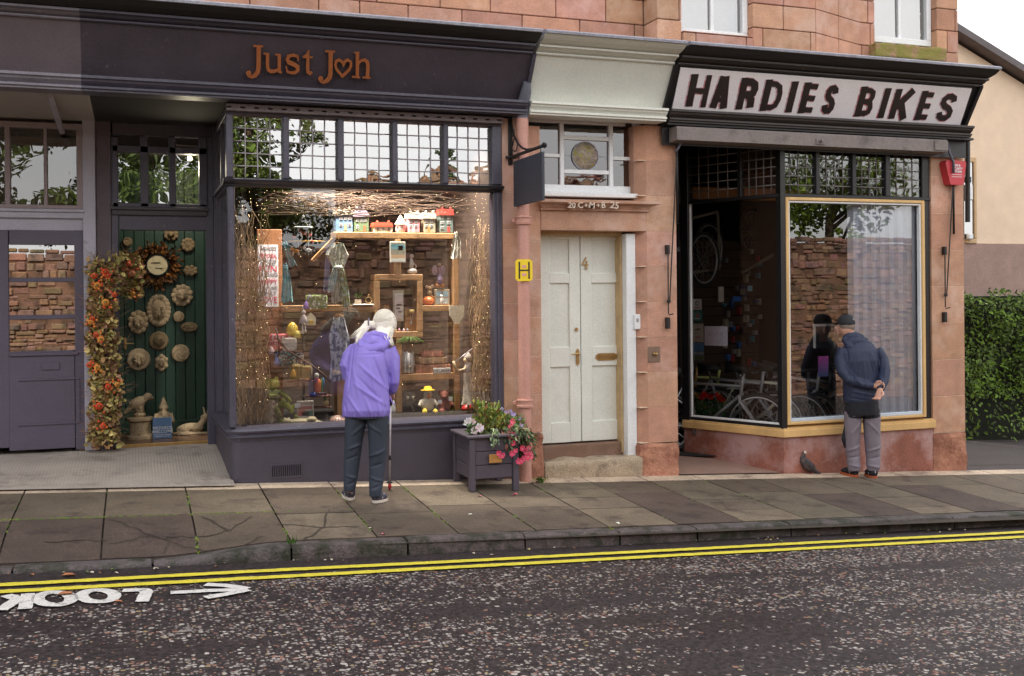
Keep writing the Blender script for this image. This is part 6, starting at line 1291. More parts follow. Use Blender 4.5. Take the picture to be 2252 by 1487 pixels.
for i,(x0_,x1_,y0_,y1_,cl,lb) in enumerate(((913,993,801,821,(.30,.13,.08),'widest brown leather book at the bottom of the stack'),(921,984,785,800,(.36,.24,.15),'mid brown book in the middle of the stack'),(927,976,772,784,(.38,.16,.12),'narrow reddish book at the top of the stack'))):
    T=thing('book',lb,'book',tuple(P((x0_+x1_)/2,y1_,9.84)),'stack of old leather books'); mb=MB(); mb.pb(x0_,x1_,y0_,y1_,9.84,9.97,cl,c=.008); mb.build('cover',mat('old_leather',(1,1,1),.55,.4,24,.5,60),T); mb=MB()
    for f_ in(.15,.5,.85): xx_=x0_+(x1_-x0_)*f_; mb.pb(xx_-.8,xx_+.8,y0_+1,y1_-1,9.837,9.842,tuple(v*1.8 for v in cl),c=0)
    mb.build('spine_bands',TOY,T)
LB=thing('library_sign','small worn white sign reading THE LIBRARY in front of the book stack','sign',tuple(P(972,821,9.8))); mb=MB(); mb.pb(953,991,809,821,9.8,9.81,(.66,.68,.7),c=.002); mb.build('board',TOY,LB); c=P(972,815,9.8); text('THE LIBRARY',.032,mat('sign_ink',S(40,44,52),.7,.1,9),LB,(c.x,9.7985,c.z),ext=.0006,off=.0005)
small('striped_vase','ridged grey and white vase on the lower shelf','vase',897,820,9.86,one(lambda m,c:[m.tube([c+V((.052*math.cos(a),.04*math.sin(a),0)),c+V((.055*math.cos(a),.042*math.sin(a),.1)),c+V((.05*math.cos(a),.04*math.sin(a),.2+U(-.01,.01)))],.009,6,(.62,.62,.64) if k%2 else (.3,.31,.34)) for k,a in enumerate([i*6.283/20 for i in range(20)])],'body'))
small('trailing_plant','bright green trailing plant hanging under the square frame','plant',900,750,9.8,one(lambda m,c:[(lambda a:m.tube([c+V((0,0,.02)),c+V((a*.5,-.02,.04)),c+V((a,-.03,-.0)),c+V((a*1.15,-.03,-.05*U(.3,1.2)))],[.003,.003,.003,.001],4,(.5*U(.6,1.4),.9,.3)))(U(-.13,.13)) for _ in range(42)],'fronds',FOL))
# girl figure leaning over with net skirt
def girl(T,c):
    Y=9.55; q=lambda x,y,dy=0:P(x,y,Y+dy)
    sk=mat('crumpled_skirt',S(206,196,184),.9,.15,9,.4,60,dirt=S(150,138,128),ds=12,dth=.6); ivory=mat('ivory_figure',S(222,198,160),.6,.06,9)
    mb=MB(); n_=28;vs=[]; rows=[(1027,818,.035,0),(1033,835,.05,.01),(1039,855,.075,.016),(1045,872,.10,.02),(1050,884,.13,.03)]
    for (x,y,r,a) in rows:
        o=q(x,y)
        for k in range(n_): t2=6.283*k/n_; vs.append(o+V(((r+a*math.sin(t2*7))*math.cos(t2),(r*.7+a*.6*math.sin(t2*7))*math.sin(t2),(-.03 if k<n_/2 else 0)*0+r*.25*math.cos(t2)*.6)))
    mb.add(vs,[(i*n_+k,i*n_+(k+1)%n_,(i+1)*n_+(k+1)%n_,(i+1)*n_+k) for i in range(4) for k in range(n_)]); mb.build('skirt',sk,T,smooth=True)
    mb=MB(); mb.tube([q(1027,820),q(1028,808),q(1030,796)],[.026,.03,.032],10); mb.build('bodice',mat('white_blouse',S(214,212,222),.8,.05,9),T,smooth=True)
    mb=MB(); mb.tube([q(1030,800),q(1020,812,-.03),q(1008,815,-.05),q(1001,806,-.06),q(997,794,-.06)],[.014,.012,.011,.010,.012],8); mb.ell(q(1024,792,-.01),(.022,.02,.026),10,8); mb.build('figure',ivory,T,smooth=True)
    mb=MB(); mb.lathe([(.04,-.03),(.038,0),(.02,.03),(.004,.045)],q(1029,784),14); mb.build('bonnet',mat('bonnet_grey',S(190,180,176),.85,.06,9),T,smooth=True)
    mb=MB(); mb.tube([q(1000,797,-.06),q(1040,765,-.05)],.006,6); mb.build('flute',mat('tin_grey',S(160,160,168),.4,.1,9,metal=.5),T,smooth=True)
    mb=MB(); mb.tube([q(1030,885,.02),V((q(1030,885,.02).x,Y+.02,zsl-.01))],.012,8); mb.build('stand',OAK,T)
small('flute_girl_figure','slim figure of a girl in a crumpled pale skirt raising a long flute','figurine',1030,925,9.55,girl)
small('toadstool_house','red-capped toadstool ornament on a wooden base behind the flower tub','ornament',1028,920,9.75,one(lambda m,c:(m.lathe([(.04,0),(.035,.05),(.03,.09)],c,14,(.45,.33,.2)),m.lathe([(.065,.08),(.06,.11),(.03,.14),(.002,.145)],c,16,(.45,.03,.03))),'toadstool'))
small('glass_cake_dish','small footed dish with a figure hanging behind the right pane','ornament',957,718,10.0,one(lambda m,c:(m.lathe([(.08,.0),(.07,.012),(.01,.016)],c,20,(.5,.5,.3)),m.ell(c+V((0,0,.035)),(.04,.03,.022),10,8,(.35,.2,.2))),'dish'))
# bulb lamp glowing at the right
LP=thing('glowing_bulb','small glowing warm bulb on a brown bracket at the right of the gift window','lamp',tuple(P(1053,753,9.7))); mb=MB(); mb.ell(P(1053,753,9.7),.013,12,10); mb.build('bulb',mat('bulb_glow',(1,.6,.2),.5,.0,5,emit=(1,.62,.22),es=28),LP,smooth=True); mb=MB(); c=P(1053,760,9.7); mb.lathe([(.05,-.01),(.045,0),(.012,.02)],c,16,(.35,.22,.15)); mb.tube([c,c+V((.12,0,.01))],.008,6,(.3,.2,.14)); mb.build('bracket',CLOTH,LP,smooth=True)
# twig bundles
TW=mat('willow_twig',S(170,145,114),.85,.3,14); TW2=mat('dark_twig',S(88,68,54),.85,.3,14)
def twigs(label,n,gen,m=TW):
    mb=MB()
    for i in range(n): pts,r=gen(i); mb.tube(pts,[r*(1-.6*k/len(pts)) for k in range(len(pts))],5,t=(lambda k:(k,k*.95,k*.9))(U(.5,1.35)))
    return single(mb,'twig_bundle',m,label,'twigs',smooth=True,group='bundles of decorative twigs in the gift window')
def upright(x0_,x1_,y0_,y1_,ya,yb_,r=.006,wig=7):
    def g(i):
        x=U(x0_,x1_); Y=U(ya,yb_); yt=U(y0_,y0_+(y1_-y0_)*.45); n=16; ph=U(0,6); out=[]
        for k in range(n+1):
            s=k/n; out.append(P(x+wig*math.sin(ph+s*U(5,7))*s**.5+wig*.4*math.sin(ph*3+s*17)+U(-1.5,1.5),y1_+(yt-y1_)*s,Y))
        if out[0].z<zsl: out[0].z=zsl-.01
        return out,U(.5,1.3)*r
    return g
twigs('tall bundle of curly willow twigs filling the left end of the gift window',120,upright(522,584,440,944,9.36,9.7,.0048,15))
twigs('bundle of fine twigs standing at the right end of the gift window',80,upright(1042,1074,470,915,9.36,9.7,.0035,12))
def across(i):
    y=U(424,466); x=U(560,640); l=U(200,430); Y=U(9.36,9.75); n=10; ph=U(0,6); return [P(x+l*k/n,y+7*math.sin(ph+k*.8)+U(-2,2)+(k/n)**2*U(-4,14),Y) for k in range(n+1)],U(.0025,.006)
twigs('long twigs laid across the top of the gift window',75,across,TW2)
# tiny fairy lights
mb=MB()
for i in range(330):
    q=random.random()
    if q<.4: p=P(U(530,1080),U(418,475),U(9.34,9.6))
    elif q<.65: p=P(U(518,590),U(440,935),U(9.34,9.6))
    elif q<.9: p=P(U(1040,1080),U(440,900),U(9.34,9.6))
    else: p=P(U(520,1080),U(440,930),9.5)
    mb.ell(p,.0017,5,4)
o=tag(mb.build('fairy_lights',mat('fairy_light',(1,.75,.4),.5,0,5,emit=(1,.72,.36),es=5)),'string of tiny warm fairy lights wound through the twigs','fairy lights'); o['kind']='stuff'
mb=MB(); 
for i in range(14): mb.tube([P(530+i*38,U(424,440),9.5),P(548+i*38,U(440,460),9.5),P(568+i*38,U(424,440),9.5)],.0012,4)
# shop ceiling spots
for i,(x_,y_,Y_) in enumerate(((712,268,9.62),(770,264,9.8),(848,262,9.62),(1000,272,9.66))):
    c=P(x_,y_,Y_); T=thing('ceiling_spotlight',['white ceiling spotlight, leftmost behind the leaded lights','white ceiling spotlight behind the middle leaded light','white ceiling spotlight right of the middle leaded light','white ceiling spotlight, rightmost behind the leaded lights'][i],'spotlight',tuple(c),'ceiling spotlights in the gift shop')
    mb=MB(); mb.lathe([(.03,.10),(.04,.08),(.045,0),(.042,.0)],c,16); mb.tube([c+V((0,0,.1)),V((c.x,c.y,zc))],.012,8); mb.build('housing',WHITE,T,smooth=2)
    mb=MB(); mb.lathe([(.036,.004),(.001,.003)],c,16); mb.build('lamp',mat('spot_glow',(1,.9,.75),.5,0,5,emit=(1,.88,.7),es=18),T)
    l=bpy.data.lights.new('spot','SPOT'); l.energy=165; l.color=(1,.9,.76); l.spot_size=2.0; l.spot_blend=.9; l.shadow_soft_size=.06; lo=bpy.data.objects.new('spot_lamp',l); C.objects.link(lo); lo.location=c+V((0,0,-.03)); tgt=P(x_*.8+800*.2,760,10.1); lo.rotation_euler=(tgt-lo.location).to_track_quat('-Z','Y').to_euler(); 

# lamp in the vestibule ceiling
c=V((P(418,418,11.0).x,11.0,E+1.36)); T=thing('vestibule_lamp','small round ceiling lamp inside the gift shop doorway','lamp',tuple(c)); mb=MB(); mb.lathe([(.02,.03),(.025,.0),(.02,-.01),(.001,-.015)],c,16); mb.build('lamp',mat('lamp_glow',(1,.9,.75),.5,0,5,emit=(1,.85,.6),es=14),T,smooth=True)
l=bpy.data.lights.new('vestibule','POINT'); l.energy=14; l.color=(1,.88,.72); l.shadow_soft_size=.08; lo=bpy.data.objects.new('vestibule_light',l); C.objects.link(lo); lo.location=c-V((0,.25,.12))
# ================= people =================
SKIN=mat('skin',S(206,160,140),.5,.06,20,.1,90)
def hand(mbf,w,d,nrm,s=1.0,curl=.7):
    "list of shapes for a hand: wrist w, direction d, palm normal nrm (fingers curl towards nrm)"
    d=d.normalized(); nrm=(nrm-d*nrm.dot(d)).normalized(); b=d.cross(nrm); L=[]
    L.append(lambda m:m.tube([w-d*.01*s,w+d*.03*s,w+d*.085*s],[(.016*s,.024*s),(.015*s,.036*s),(.013*s,.038*s)],10,up=nrm))
    for i,(o_,l_) in enumerate(((-.030,.062),(-.010,.072),(.011,.068),(.030,.054))):
        p0=w+d*.08*s+b*o_*s; l=l_*s; d1=(d*math.cos(curl*.5)+nrm*math.sin(curl*.5)); d2=(d*math.cos(curl*1.2)+nrm*math.sin(curl*1.2)); d3=(d*math.cos(curl*1.8)+nrm*math.sin(curl*1.8))
        pts=[p0,p0+d1*l*.45,p0+d1*l*.45+d2*l*.32,p0+d1*l*.45+d2*l*.32+d3*l*.26]; L.append(lambda m,pts=pts:m.tube(pts,[.0095*s,.009*s,.008*s,.006*s],8))
    t0=w+d*.025*s-b*.028*s; pts=[t0,t0-b*.025*s+d*.02*s+nrm*.008*s,t0-b*.03*s+d*.048*s+nrm*.02*s,t0-b*.022*s+d*.066*s+nrm*.026*s]; L.append(lambda m:m.tube(pts,[.013*s,.011*s,.0095*s,.007*s],8))
    return L
def crease(a,f1=9,ax=(1,.2,.5),seed=0,extra=None):
    def d(c):
        w0=.5 if noise.noise(c*1.7+Vector((seed,4,0)))>0 else -.4; w0=.12+.38*math.sin(seed*1.7); r=c.x*math.cos(w0)-c.z*math.sin(w0); s_=c.x*math.sin(w0)+c.z*math.cos(w0)
        q=Vector((r*ax[0]*f1*1.3,c.y*ax[1]*f1,s_*ax[2]*f1*.7))+Vector((seed,0,0)); w=noise.noise(q); w2=noise.noise(q*2.1+Vector((3,1,0)))
        v=a*1.0*noise.noise(q*.55) + a*.8*(max(0,.35-abs(w))*1.6) + a*.25*w2 + a*.5*noise.noise(c*4)
        if extra: v+=extra(c)
        return v
    return d
def folds(X_,Z_,segs):
    L=[((X_(a),Z_(b)),(X_(c_),Z_(d)),am,wd) for (a,b,c_,d,am,wd) in segs]
    def f(c):
        v=0
        for (p,q,am,wd) in L:
            dx,dz=q[0]-p[0],q[1]-p[1]; l2=dx*dx+dz*dz; t=((c.x-p[0])*dx+(c.z-p[1])*dz)/l2; t=min(1,max(0,t))
            ex,ez=c.x-p[0]-t*dx,c.z-p[1]-t*dz; d_=ex*ex+ez*ez
            if d_<wd*wd*6: v+=am*math.exp(-d_/(wd*wd))*math.sin(math.pi*(.12+.76*t))
        return v
    return f
def person(label,loc): return thing('person',label,'person',tuple(loc),rz=-TH)
# ---- woman in the purple jacket
o_=PG(812,1104); WMN=person('person with long white ponytail in a purple jacket leaning towards the gift shop window',o_)
k=278.; wx=lambda x:(x-812)/k; wz=lambda y:(1104-y)/k
def v(x,y,d=0): return V((wx(x),d,wz(y)))
hc=v(843,711,.26)
body=[lambda m:m.ell(hc,(.078,.096,.112),18,14),lambda m:m.ell(hc+V((.02,.06,-.05)),(.05,.05,.06),12,10),lambda m:m.tube([v(826,752,.14),hc+V((-.02,-.02,-.06))],[.062,.055],12),
 lambda m:m.ell(hc+V((.055,.075,-.02)),(.014,.022,.02),8,6),lambda m:m.ell(hc+V((.03,.10,.02)),(.05,.012,.02),8,6),lambda m:m.ell(hc+V((.085,-.005,-.01)),(.012,.02,.03),8,6),
 lambda m:m.ell(hc+V((.035,.098,-.06)),(.03,.012,.008),8,6),
 lambda m:m.tube([v(820,745,.13),v(812,800,.06),v(810,880,.02),v(808,905,.02)],[(.07,.11),(.08,.11),(.08,.11),(.07,.11)],14,up=(0,1,0)),
 lambda m:m.tube([v(792,900,.02),v(778,1000,.03),v(769,1082,0)],[.055,.035,.03],12),lambda m:m.tube([v(830,900,.02),v(828,1010,.03),v(826,1092,-.02)],[.055,.035,.03],12),
 lambda m:m.tube([v(778,768,.1),v(764,818,.08),v(786,842,.27)],[.028,.028,.026],10),lambda m:m.tube([v(862,768,.12),v(868,832,.08),v(858,862,.24)],[.028,.026,.026],10)]
body+=hand(None,v(788,843,.28),V((.5,1,-.1)),V((.3,0,-1)),.95,.6)+hand(None,v(857,863,.25),V((-.25,.9,-.35)),V((-.8,0,-.6)),.95,1.3)
blob(body,'body',SKIN,WMN,.0075,2,local=True)
mb=MB(); 
for s_ in(-1,1): mb.ell(hc+V((.033+s_*.028,.092,.005)),(.012,.01,.008),8,6,(1,1,1) if s_<3 else None)
mb.build('eyes',mat('eye_white',S(220,216,210),.2,.02,9),WMN,smooth=True,local=True)
mb=MB(); mb.tube([hc+V((.088,-.01,.01)),hc+V((.09,.07,.012)),hc+V((.075,.115,.0))],.0028,6); mb.build('spectacles',mat('spectacle_frame',S(120,60,50),.4,.05,9),WMN,local=True)
JK=mat('purple_nylon',S(136,120,206),.5,.05,6,.08,300); 
def hem(c): 
    s=max(0,1-(c.z-.69)/.07) if c.z>.66 else 1
    return .005*s*math.sin(math.atan2(c.y,c.x+.02)*34+3*noise.noise(c*20))*(1-abs((c.z-.71)/.06)*.5)
jk=[lambda m:m.tube([v(807,911,.0),v(807,900,.0),v(807,880,.01),v(808,850,.02),v(810,818,.04),v(813,788,.07),v(817,766,.10),v(820,750,.125),v(823,738,.14)],[(.13,.180),(.145,.192),(.14,.190),(.135,.182),(.13,.170),(.13,.178),(.12,.178),(.09,.125),(.05,.06)],24,up=(0,1,0)),
 lambda m:m.tube([v(783,762,.10),v(767,780,.09),v(760,800,.07),v(763,822,.10),v(776,834,.18),v(786,842,.26)],[.062,.060,.055,.052,.045,.036],14),
 lambda m:m.tube([v(855,764,.12),v(866,785,.11),v(867,812,.09),v(867,838,.08),v(863,852,.11),v(858,862,.21)],[.062,.056,.050,.046,.044,.034],14)]
wf=folds(wx,wz,[(796,795,858,852,.010,.012),(826,782,862,868,-.009,.010),(786,838,852,884,.009,.012),(790,820,840,870,-.007,.010),(772,866,802,908,.009,.011),(846,757,862,838,-.010,.007),(779,760,772,850,-.009,.007),(786,776,850,772,-.004,.006),(810,868,826,908,.009,.011),(836,872,842,908,.009,.010),(756,790,768,822,.009,.010),(870,790,872,830,.009,.009),(780,800,800,880,.006,.012),(815,790,830,850,.006,.010),(760,880,770,908,-.008,.009),(850,880,856,908,-.008,.009)])
blob(jk,'jacket',JK,WMN,.0065,4,crease(.006,6,(1.3,.4,.5),2,lambda c:hem(c)+wf(c)),local=True)
hd=[lambda m:m.tube([v(789,744,.06),v(797,758,.02),v(818,765,.0),v(840,760,.01),v(853,748,.07)],[.026,.034,.038,.034,.026],12),lambda m:m.tube([v(785,743,.07),v(800,733,.09),v(822,729,.10),v(845,735,.11),v(856,747,.09)],[.024,.03,.032,.03,.024],12),lambda m:m.ell(v(820,750,.055),(.115,.05,.055),14,10)]
blob(hd,'hood',JK,WMN,.007,2,crease(.009,13,(1,.4,1.6),5),local=True)
mb=MB(); mb.tube([v(860,868,.02),v(864,880,.01),v(871,887,.0)],.004,6,(1.3,1.3,1.2)); mb.build('drawcord',JK,WMN,local=True); mb=MB(); mb.tube([v(858,905,.0),v(858,920,.0)],.004,6,(1.3,1.3,1.2)); mb.build('drawcord',JK,WMN,local=True); mb=MB(); mb.tube([v(755,905,.0),v(754,916,.0)],.004,6); mb.build('drawcord',JK,WMN,local=True)
TRS=mat('navy_trousers',S(48,56,70),.7,.1,9,.1,250)
tr=[lambda m:m.tube([v(808,895,.0),v(807,915,.0)],[(.125,.165),(.12,.16)],16,up=(0,1,0)),
 lambda m:m.tube([v(785,905,.0),v(781,935,.01),v(777,975,.015),v(774,1008,.02),v(771,1045,.01),v(769,1070,.0),v(768,1079,.0)],[.088,.082,.070,.066,.058,.050,.046],16),
 lambda m:m.tube([v(832,905,.0),v(833,940,.01),v(832,985,.015),v(830,1020,.02),v(828,1055,.005),v(826,1078,-.02),v(826,1090,-.02)],[.090,.082,.072,.064,.058,.050,.047],16)]
tf_=folds(wx,wz,[(768,984,796,972,.010,.010),(762,1008,788,998,-.008,.008),(764,1042,786,1050,.009,.009),(766,1062,784,1056,-.008,.008),(812,1002,846,988,.010,.010),(816,1024,844,1016,-.008,.008),(816,1046,842,1056,.009,.009),(818,1072,840,1064,-.008,.008),(806,925,780,950,.009,.010),(812,925,842,948,.009,.010),(776,950,770,1030,.005,.010),(834,950,830,1040,.005,.010)])
blob(tr,'trousers',TRS,WMN,.0065,3,crease(.006,7,(1.2,.4,1.0),9,tf_),local=True)
def hairlocks(mbh,paths,r,n,seed=1,sp=.02):
    rr=random.Random(seed)
    for _ in range(n):
        pth=rr.choice(paths); o=V((rr.gauss(0,sp),rr.gauss(0,sp),rr.gauss(0,sp*.5))); mbh.tube([p+o*(1 if i<len(pth)-1 else .5) for i,p in enumerate(pth)],[r]*(len(pth)-1)+[r*.3],5,t=(lambda q:(q,q,q*.97))(rr.uniform(.8,1.12)))
HAIR=mat('white_hair',S(244,238,226),.45,.08,60,.4,200)
hl=[lambda m:m.ell(hc+V((-.002,-.022,.018)),(.098,.108,.118),20,16),lambda m:m.tube([hc+V((-.075,-.05,.0)),v(806,708,.14),v(797,722,.10),v(789,738,.05),v(786,748,.03)],[.035,.036,.036,.026,.008],12),lambda m:m.tube([v(806,712,.14),v(790,722,.12),v(775,735,.1)],[.03,.022,.006],10),lambda m:m.tube([hc+V((.03,-.07,-.03)),v(845,738,.13),v(858,748,.09),v(866,756,.06)],[.05,.045,.026,.006],12),lambda m:m.tube([hc+V((-.01,-.07,-.03)),v(832,738,.13)],[.06,.05],12)]
h=blob(hl,'hair',HAIR,WMN,.006,2,lambda c:.003*noise.noise(V((c.x*70,c.y*70,c.z*14))),local=True)
mb=MB(); hairlocks(mb,[[hc+V((-.08,-.05,.0)),v(803,712,.12),v(794,728,.07),v(786,750,.02)],[v(804,714,.12),v(788,726,.10),v(773,738,.08)],[hc+V((.05,-.08,-.03)),v(856,738,.1),v(866,755,.05)]],.003,60,3,.014)
rr=random.Random(8)
for i in range(120):
    a=rr.uniform(-.6,3.7); b=rr.uniform(.2,1.35); pts=[]
    for j in range(6):
        bb=b+(1.6-b)*0+j*.0; u=j/5
        th=a*(1-u)+3.0*u; ph=b*(1-u)+1.5*u; pts.append(hc+V((-.002,-.022,.018))+V((.0995*math.sin(ph)*math.cos(th),-.1095*math.sin(ph)*abs(math.sin(th)),.119*math.cos(ph))))
    mb.tube(pts,.0016,4,t=(lambda q:(q,q,q*.97))(rr.uniform(.75,1.1)))
mb.build('hair_strands',HAIR,h,smooth=True,local=True)
mb=MB(); q=v(810,703,.13); mb.tube([q+V((.0,.03*math.cos(a)*1.1,.032*math.sin(a))) for a in [i*.6283 for i in range(11)]],.006,6); mb.build('hair_tie',mat('hair_tie_grey',S(110,104,120),.7,.1,9),h,smooth=True,local=True)
SHO=mat('grey_trainer',S(74,72,84),.8,.2,30,.5,150); SOL=mat('pale_sole',S(206,196,184),.8,.08,9)
def shoe(heel,toe,par,upm,slm,trim=None,s=1.0,zofs=0):
    d=(toe-heel); L=d.length; d.normalize(); b=V((-d.y,d.x,0)).normalized(); z=V((0,0,1))
    f=[lambda m:m.tube([heel+z*.045*s,heel+d*L*.35+z*.05*s,heel+d*L*.7+z*.04*s,heel+d*L*.95+z*.028*s],[(.034*s,.034*s),(.038*s,.038*s),(.028*s,.042*s),(.014*s,.026*s)],12,up=z),lambda m:m.tube([heel+d*.03+z*.04*s,heel+d*.035+z*.11*s],[.042*s,.043*s],12)]
    u_=blob(f,'shoe',upm,par,.006,2,local=True); mb=MB(); n_=20; vs=[]
    for zz0,g in((-.002,1.0),(.010,1.04),(.019,1.0)):
        for i in range(n_):
            a=6.283*i/n_; q=heel+d*(L*.5+L*.56*math.cos(a))+b*(.043*s*g*math.sin(a)*(1.05-.12*math.cos(a))); vs.append(q+z*zz0*s)
    mb.add(vs,[(j*n_+i,j*n_+(i+1)%n_,(j+1)*n_+(i+1)%n_,(j+1)*n_+i) for j in range(2) for i in range(n_)]+[tuple(range(n_))[::-1],tuple(range(2*n_,3*n_))]); mb.build('sole',slm,u_,smooth=2,local=True)
    if trim is not None:
        mb=MB(); mb.tube([heel-d*.012+z*.05*s,heel-d*.012+z*.1*s],.007,6); mb.tube([heel+d*.06+b*.036*s+z*.03,heel+d*.09+b*.03*s+z*.07],.004,5); mb.tube([heel+d*.06-b*.036*s+z*.03,heel+d*.09-b*.03*s+z*.07],.004,5); mb.build('trim',trim,u_,local=True)
gz=lambda x,y:G(o_.x+x*CT+y*ST,o_.y-x*ST+y*CT)-o_.z
def onG(q): return V((q[0],q[1],gz(q[0],q[1])+.003))
PT=mat('pale_trim',S(180,176,180),.6,.1,9)
shoe(onG((wx(771),.035)),onG((wx(748),.20)),WMN,SHO,SOL,PT); shoe(onG((wx(824),-.03)),onG((wx(847),.10)),WMN,SHO,SOL,PT)
# walking pole held in the right hand
g=PG(857,1077); WP_=thing('walking_pole','silver walking pole with a red tip held by the person in purple','walking pole',tuple(g))
hnd=o_+Matrix.Rotation(-TH,3,'Z')@(v(857,863,.25)+V((-.02,.085,-.03)))
top=hnd+V((0,0,.03)); dd=(top-g).normalized(); mb=MB(); mb.tube([g+dd*.06,top-dd*.12],.007,10); mb.build('shaft',mat('silver_shaft',S(206,200,204),.35,.05,9,metal=.4),WP_,smooth=True)
mb=MB(); mb.tube([g,g+dd*.03,g+dd*.06],[.006,.016,.012],8); mb.build('tip',mat('red_tip',S(176,40,44),.5,.1,9),WP_,smooth=True); mb=MB(); mb.lathe([(.008,.055),(.028,.062),(.028,.068),(.008,.074)],g,14); mb.lathe([(.012,.05),(.012,.11),(.008,.115)],g,10); mb.build('basket',BLACK,WP_,smooth=True); mb=MB(); mb.tube([top-dd*.13,top+dd*.02],[.014,.017],10); mb.build('grip',BLACK,WP_,smooth=True); mb=MB(); q=g+(top-g)*.33; mb.tube([q-dd*.02,q+dd*.02],.011,10); mb.build('clamp',BLACK,WP_,smooth=True)
# ---- man in the navy jacket
o2=PG(1896,1049); MAN=person('person in a navy jacket and black cap with hands clasped behind the back',o2)
k2=214.; mx_=lambda x:(x-1896)/k2; mz=lambda y:(1049-y)/k2
def u(x,y,d=0): return V((mx_(x),d,mz(y)))
mc=u(1871,719,.10)
hw=u(1915,845,-.14); 
body=[lambda m:m.ell(mc,(.076,.094,.11),18,14),lambda m:m.tube([u(1882,752,.05),mc+V((.01,-.01,-.05))],[.062,.056],12),lambda m:m.ell(mc+V((-.05,.07,-.03)),(.035,.04,.06),10,8),lambda m:m.ell(mc+V((-.078,.085,-.015)),(.02,.016,.02),8,6),lambda m:m.ell(mc+V((.06,-.005,-.015)),(.012,.02,.032),8,6),lambda m:m.ell(mc+V((-.068,.02,-.015)),(.012,.02,.032),8,6),lambda m:m.ell(mc+V((-.06,.095,-.055)),(.025,.012,.008),8,6),
 lambda m:m.tube([u(1886,765,.03),u(1892,820,.0),u(1895,880,.0),u(1895,905,.0)],[(.07,.12),(.08,.12),(.07,.11),(.07,.11)],14,up=(0,1,0)),
 lambda m:m.tube([u(1878,905,0),u(1878,985,.01),u(1880,1030,0)],[.055,.04,.035],12),lambda m:m.tube([u(1917,905,0),u(1920,985,.01),u(1920,1032,0)],[.055,.04,.035],12),
 lambda m:m.tube([u(1853,775,.0),u(1851,825,-.04),u(1912,846,-.15)],[.028,.028,.026],10),lambda m:m.tube([u(1938,778,.0),u(1944,825,-.06),u(1924,852,-.17)],[.028,.028,.026],10)]
body+=hand(None,u(1912,846,-.155),V((.85,-.2,.15)),V((.2,-1,-.2)),.9,1.2)+hand(None,u(1924,852,-.18),V((-.35,-.3,-.9)),V((-.8,-.5,.3)),1.12,1.0)
blob(body,'body',SKIN,MAN,.0065,2,local=True)
mb=MB(); 
for s_ in(-1,1): mb.ell(mc+V((-.055+s_*.025,.088,.0)),(.011,.009,.008),8,6)
mb.build('eyes',mat('eye_white',S(220,216,210),.2,.02,9),MAN,smooth=True,local=True)
NV=mat('navy_softshell',S(32,42,68),.65,.08,6,.08,300)
mj=[lambda m:m.tube([u(1895,884,.0),u(1895,876,.0),u(1895,850,.0),u(1893,820,.0),u(1892,795,.01),u(1891,775,.02),u(1889,760,.035),u(1886,748,.05)],[(.13,.168),(.14,.178),(.14,.176),(.14,.178),(.145,.20),(.13,.205),(.10,.16),(.055,.07)],24,up=(0,1,0)),
 lambda m:m.tube([u(1859,768,.02),u(1851,790,.0),u(1851,815,-.05),u(1862,832,-.09),u(1890,842,-.14),u(1911,846,-.155)],[.062,.062,.058,.054,.046,.036],14),
 lambda m:m.tube([u(1930,768,.02),u(1943,790,.0),u(1944,815,-.05),u(1938,835,-.10),u(1928,848,-.15),u(1924,853,-.175)],[.062,.060,.056,.052,.046,.038],14)]
mf=folds(mx_,mz,[(1884,778,1866,862,.010,.012),(1904,780,1922,846,-.009,.011),(1892,790,1896,868,.009,.011),(1874,785,1860,830,-.008,.010),(1912,775,1932,838,.010,.012),(1855,800,1886,846,.010,.012),(1864,822,1900,842,-.008,.009),(1946,790,1936,836,.009,.011),(1870,858,1920,868,.007,.010),(1862,872,1900,878,-.006,.009),(1861,764,1862,800,-.009,.008),(1931,764,1934,800,-.009,.008)])
blob(mj,'jacket',NV,MAN,.0065,4,crease(.005,6,(1.3,.4,.55),20,mf),local=True)
blob([lambda m:m.tube([u(1862,745,.04),u(1868,760,-.02),u(1886,772,-.05),u(1902,762,-.02),u(1908,745,.04)],[.03,.04,.045,.04,.03],12),lambda m:m.tube([u(1861,745,.05),u(1872,738,.04),u(1888,737,.04),u(1904,741,.05)],[.024,.032,.034,.026],12),lambda m:m.ell(u(1885,752,.0),(.105,.055,.065),14,10)],'hood',NV,MAN,.007,2,crease(.008,12,(1,.4,1.6),31),local=True)
hb=[lambda m:m.ell(mc+V((.004,-.022,.008)),(.079,.077,.066),16,12)]
blob(hb,'hair',mat('grey_hair',S(126,112,102),.7,.2,60,.4,200),MAN,.006,1,local=True)
CPM=mat('black_cap_fabric',S(34,36,42),.75,.15,20,.3,100)
blob([lambda m:m.lathe([(.092,-.005),(.094,.02),(.086,.06),(.06,.088),(.02,.1),(.002,.102)],mc+V((.0,-.005,.03)),24,sx=.93,sy=1.08)],'cap',CPM,MAN,.006,1,local=True)
mb=MB(); q=mc+V((-.04,.085,.035)); mb.ell(q,(.07,.075,.008),16,6,M=Matrix.Rotation(math.radians(-12),3,'X')); mb.build('cap_peak',CPM,MAN,smooth=True,local=True)
mb=MB(); q=mc+V((.035,-.088,.075)); mb.ribbon([(q.x-.02,q.z-.004),(q.x-.008,q.z+.012),(q.x+.004,q.z),(q.x+.014,q.z+.012),(q.x+.024,q.z-.006)],.006,q.y+.006,.006); mb.build('cap_badge',PT,MAN,local=True)
GT=mat('grey_walking_trousers',S(122,114,124),.75,.08,9,.1,250)
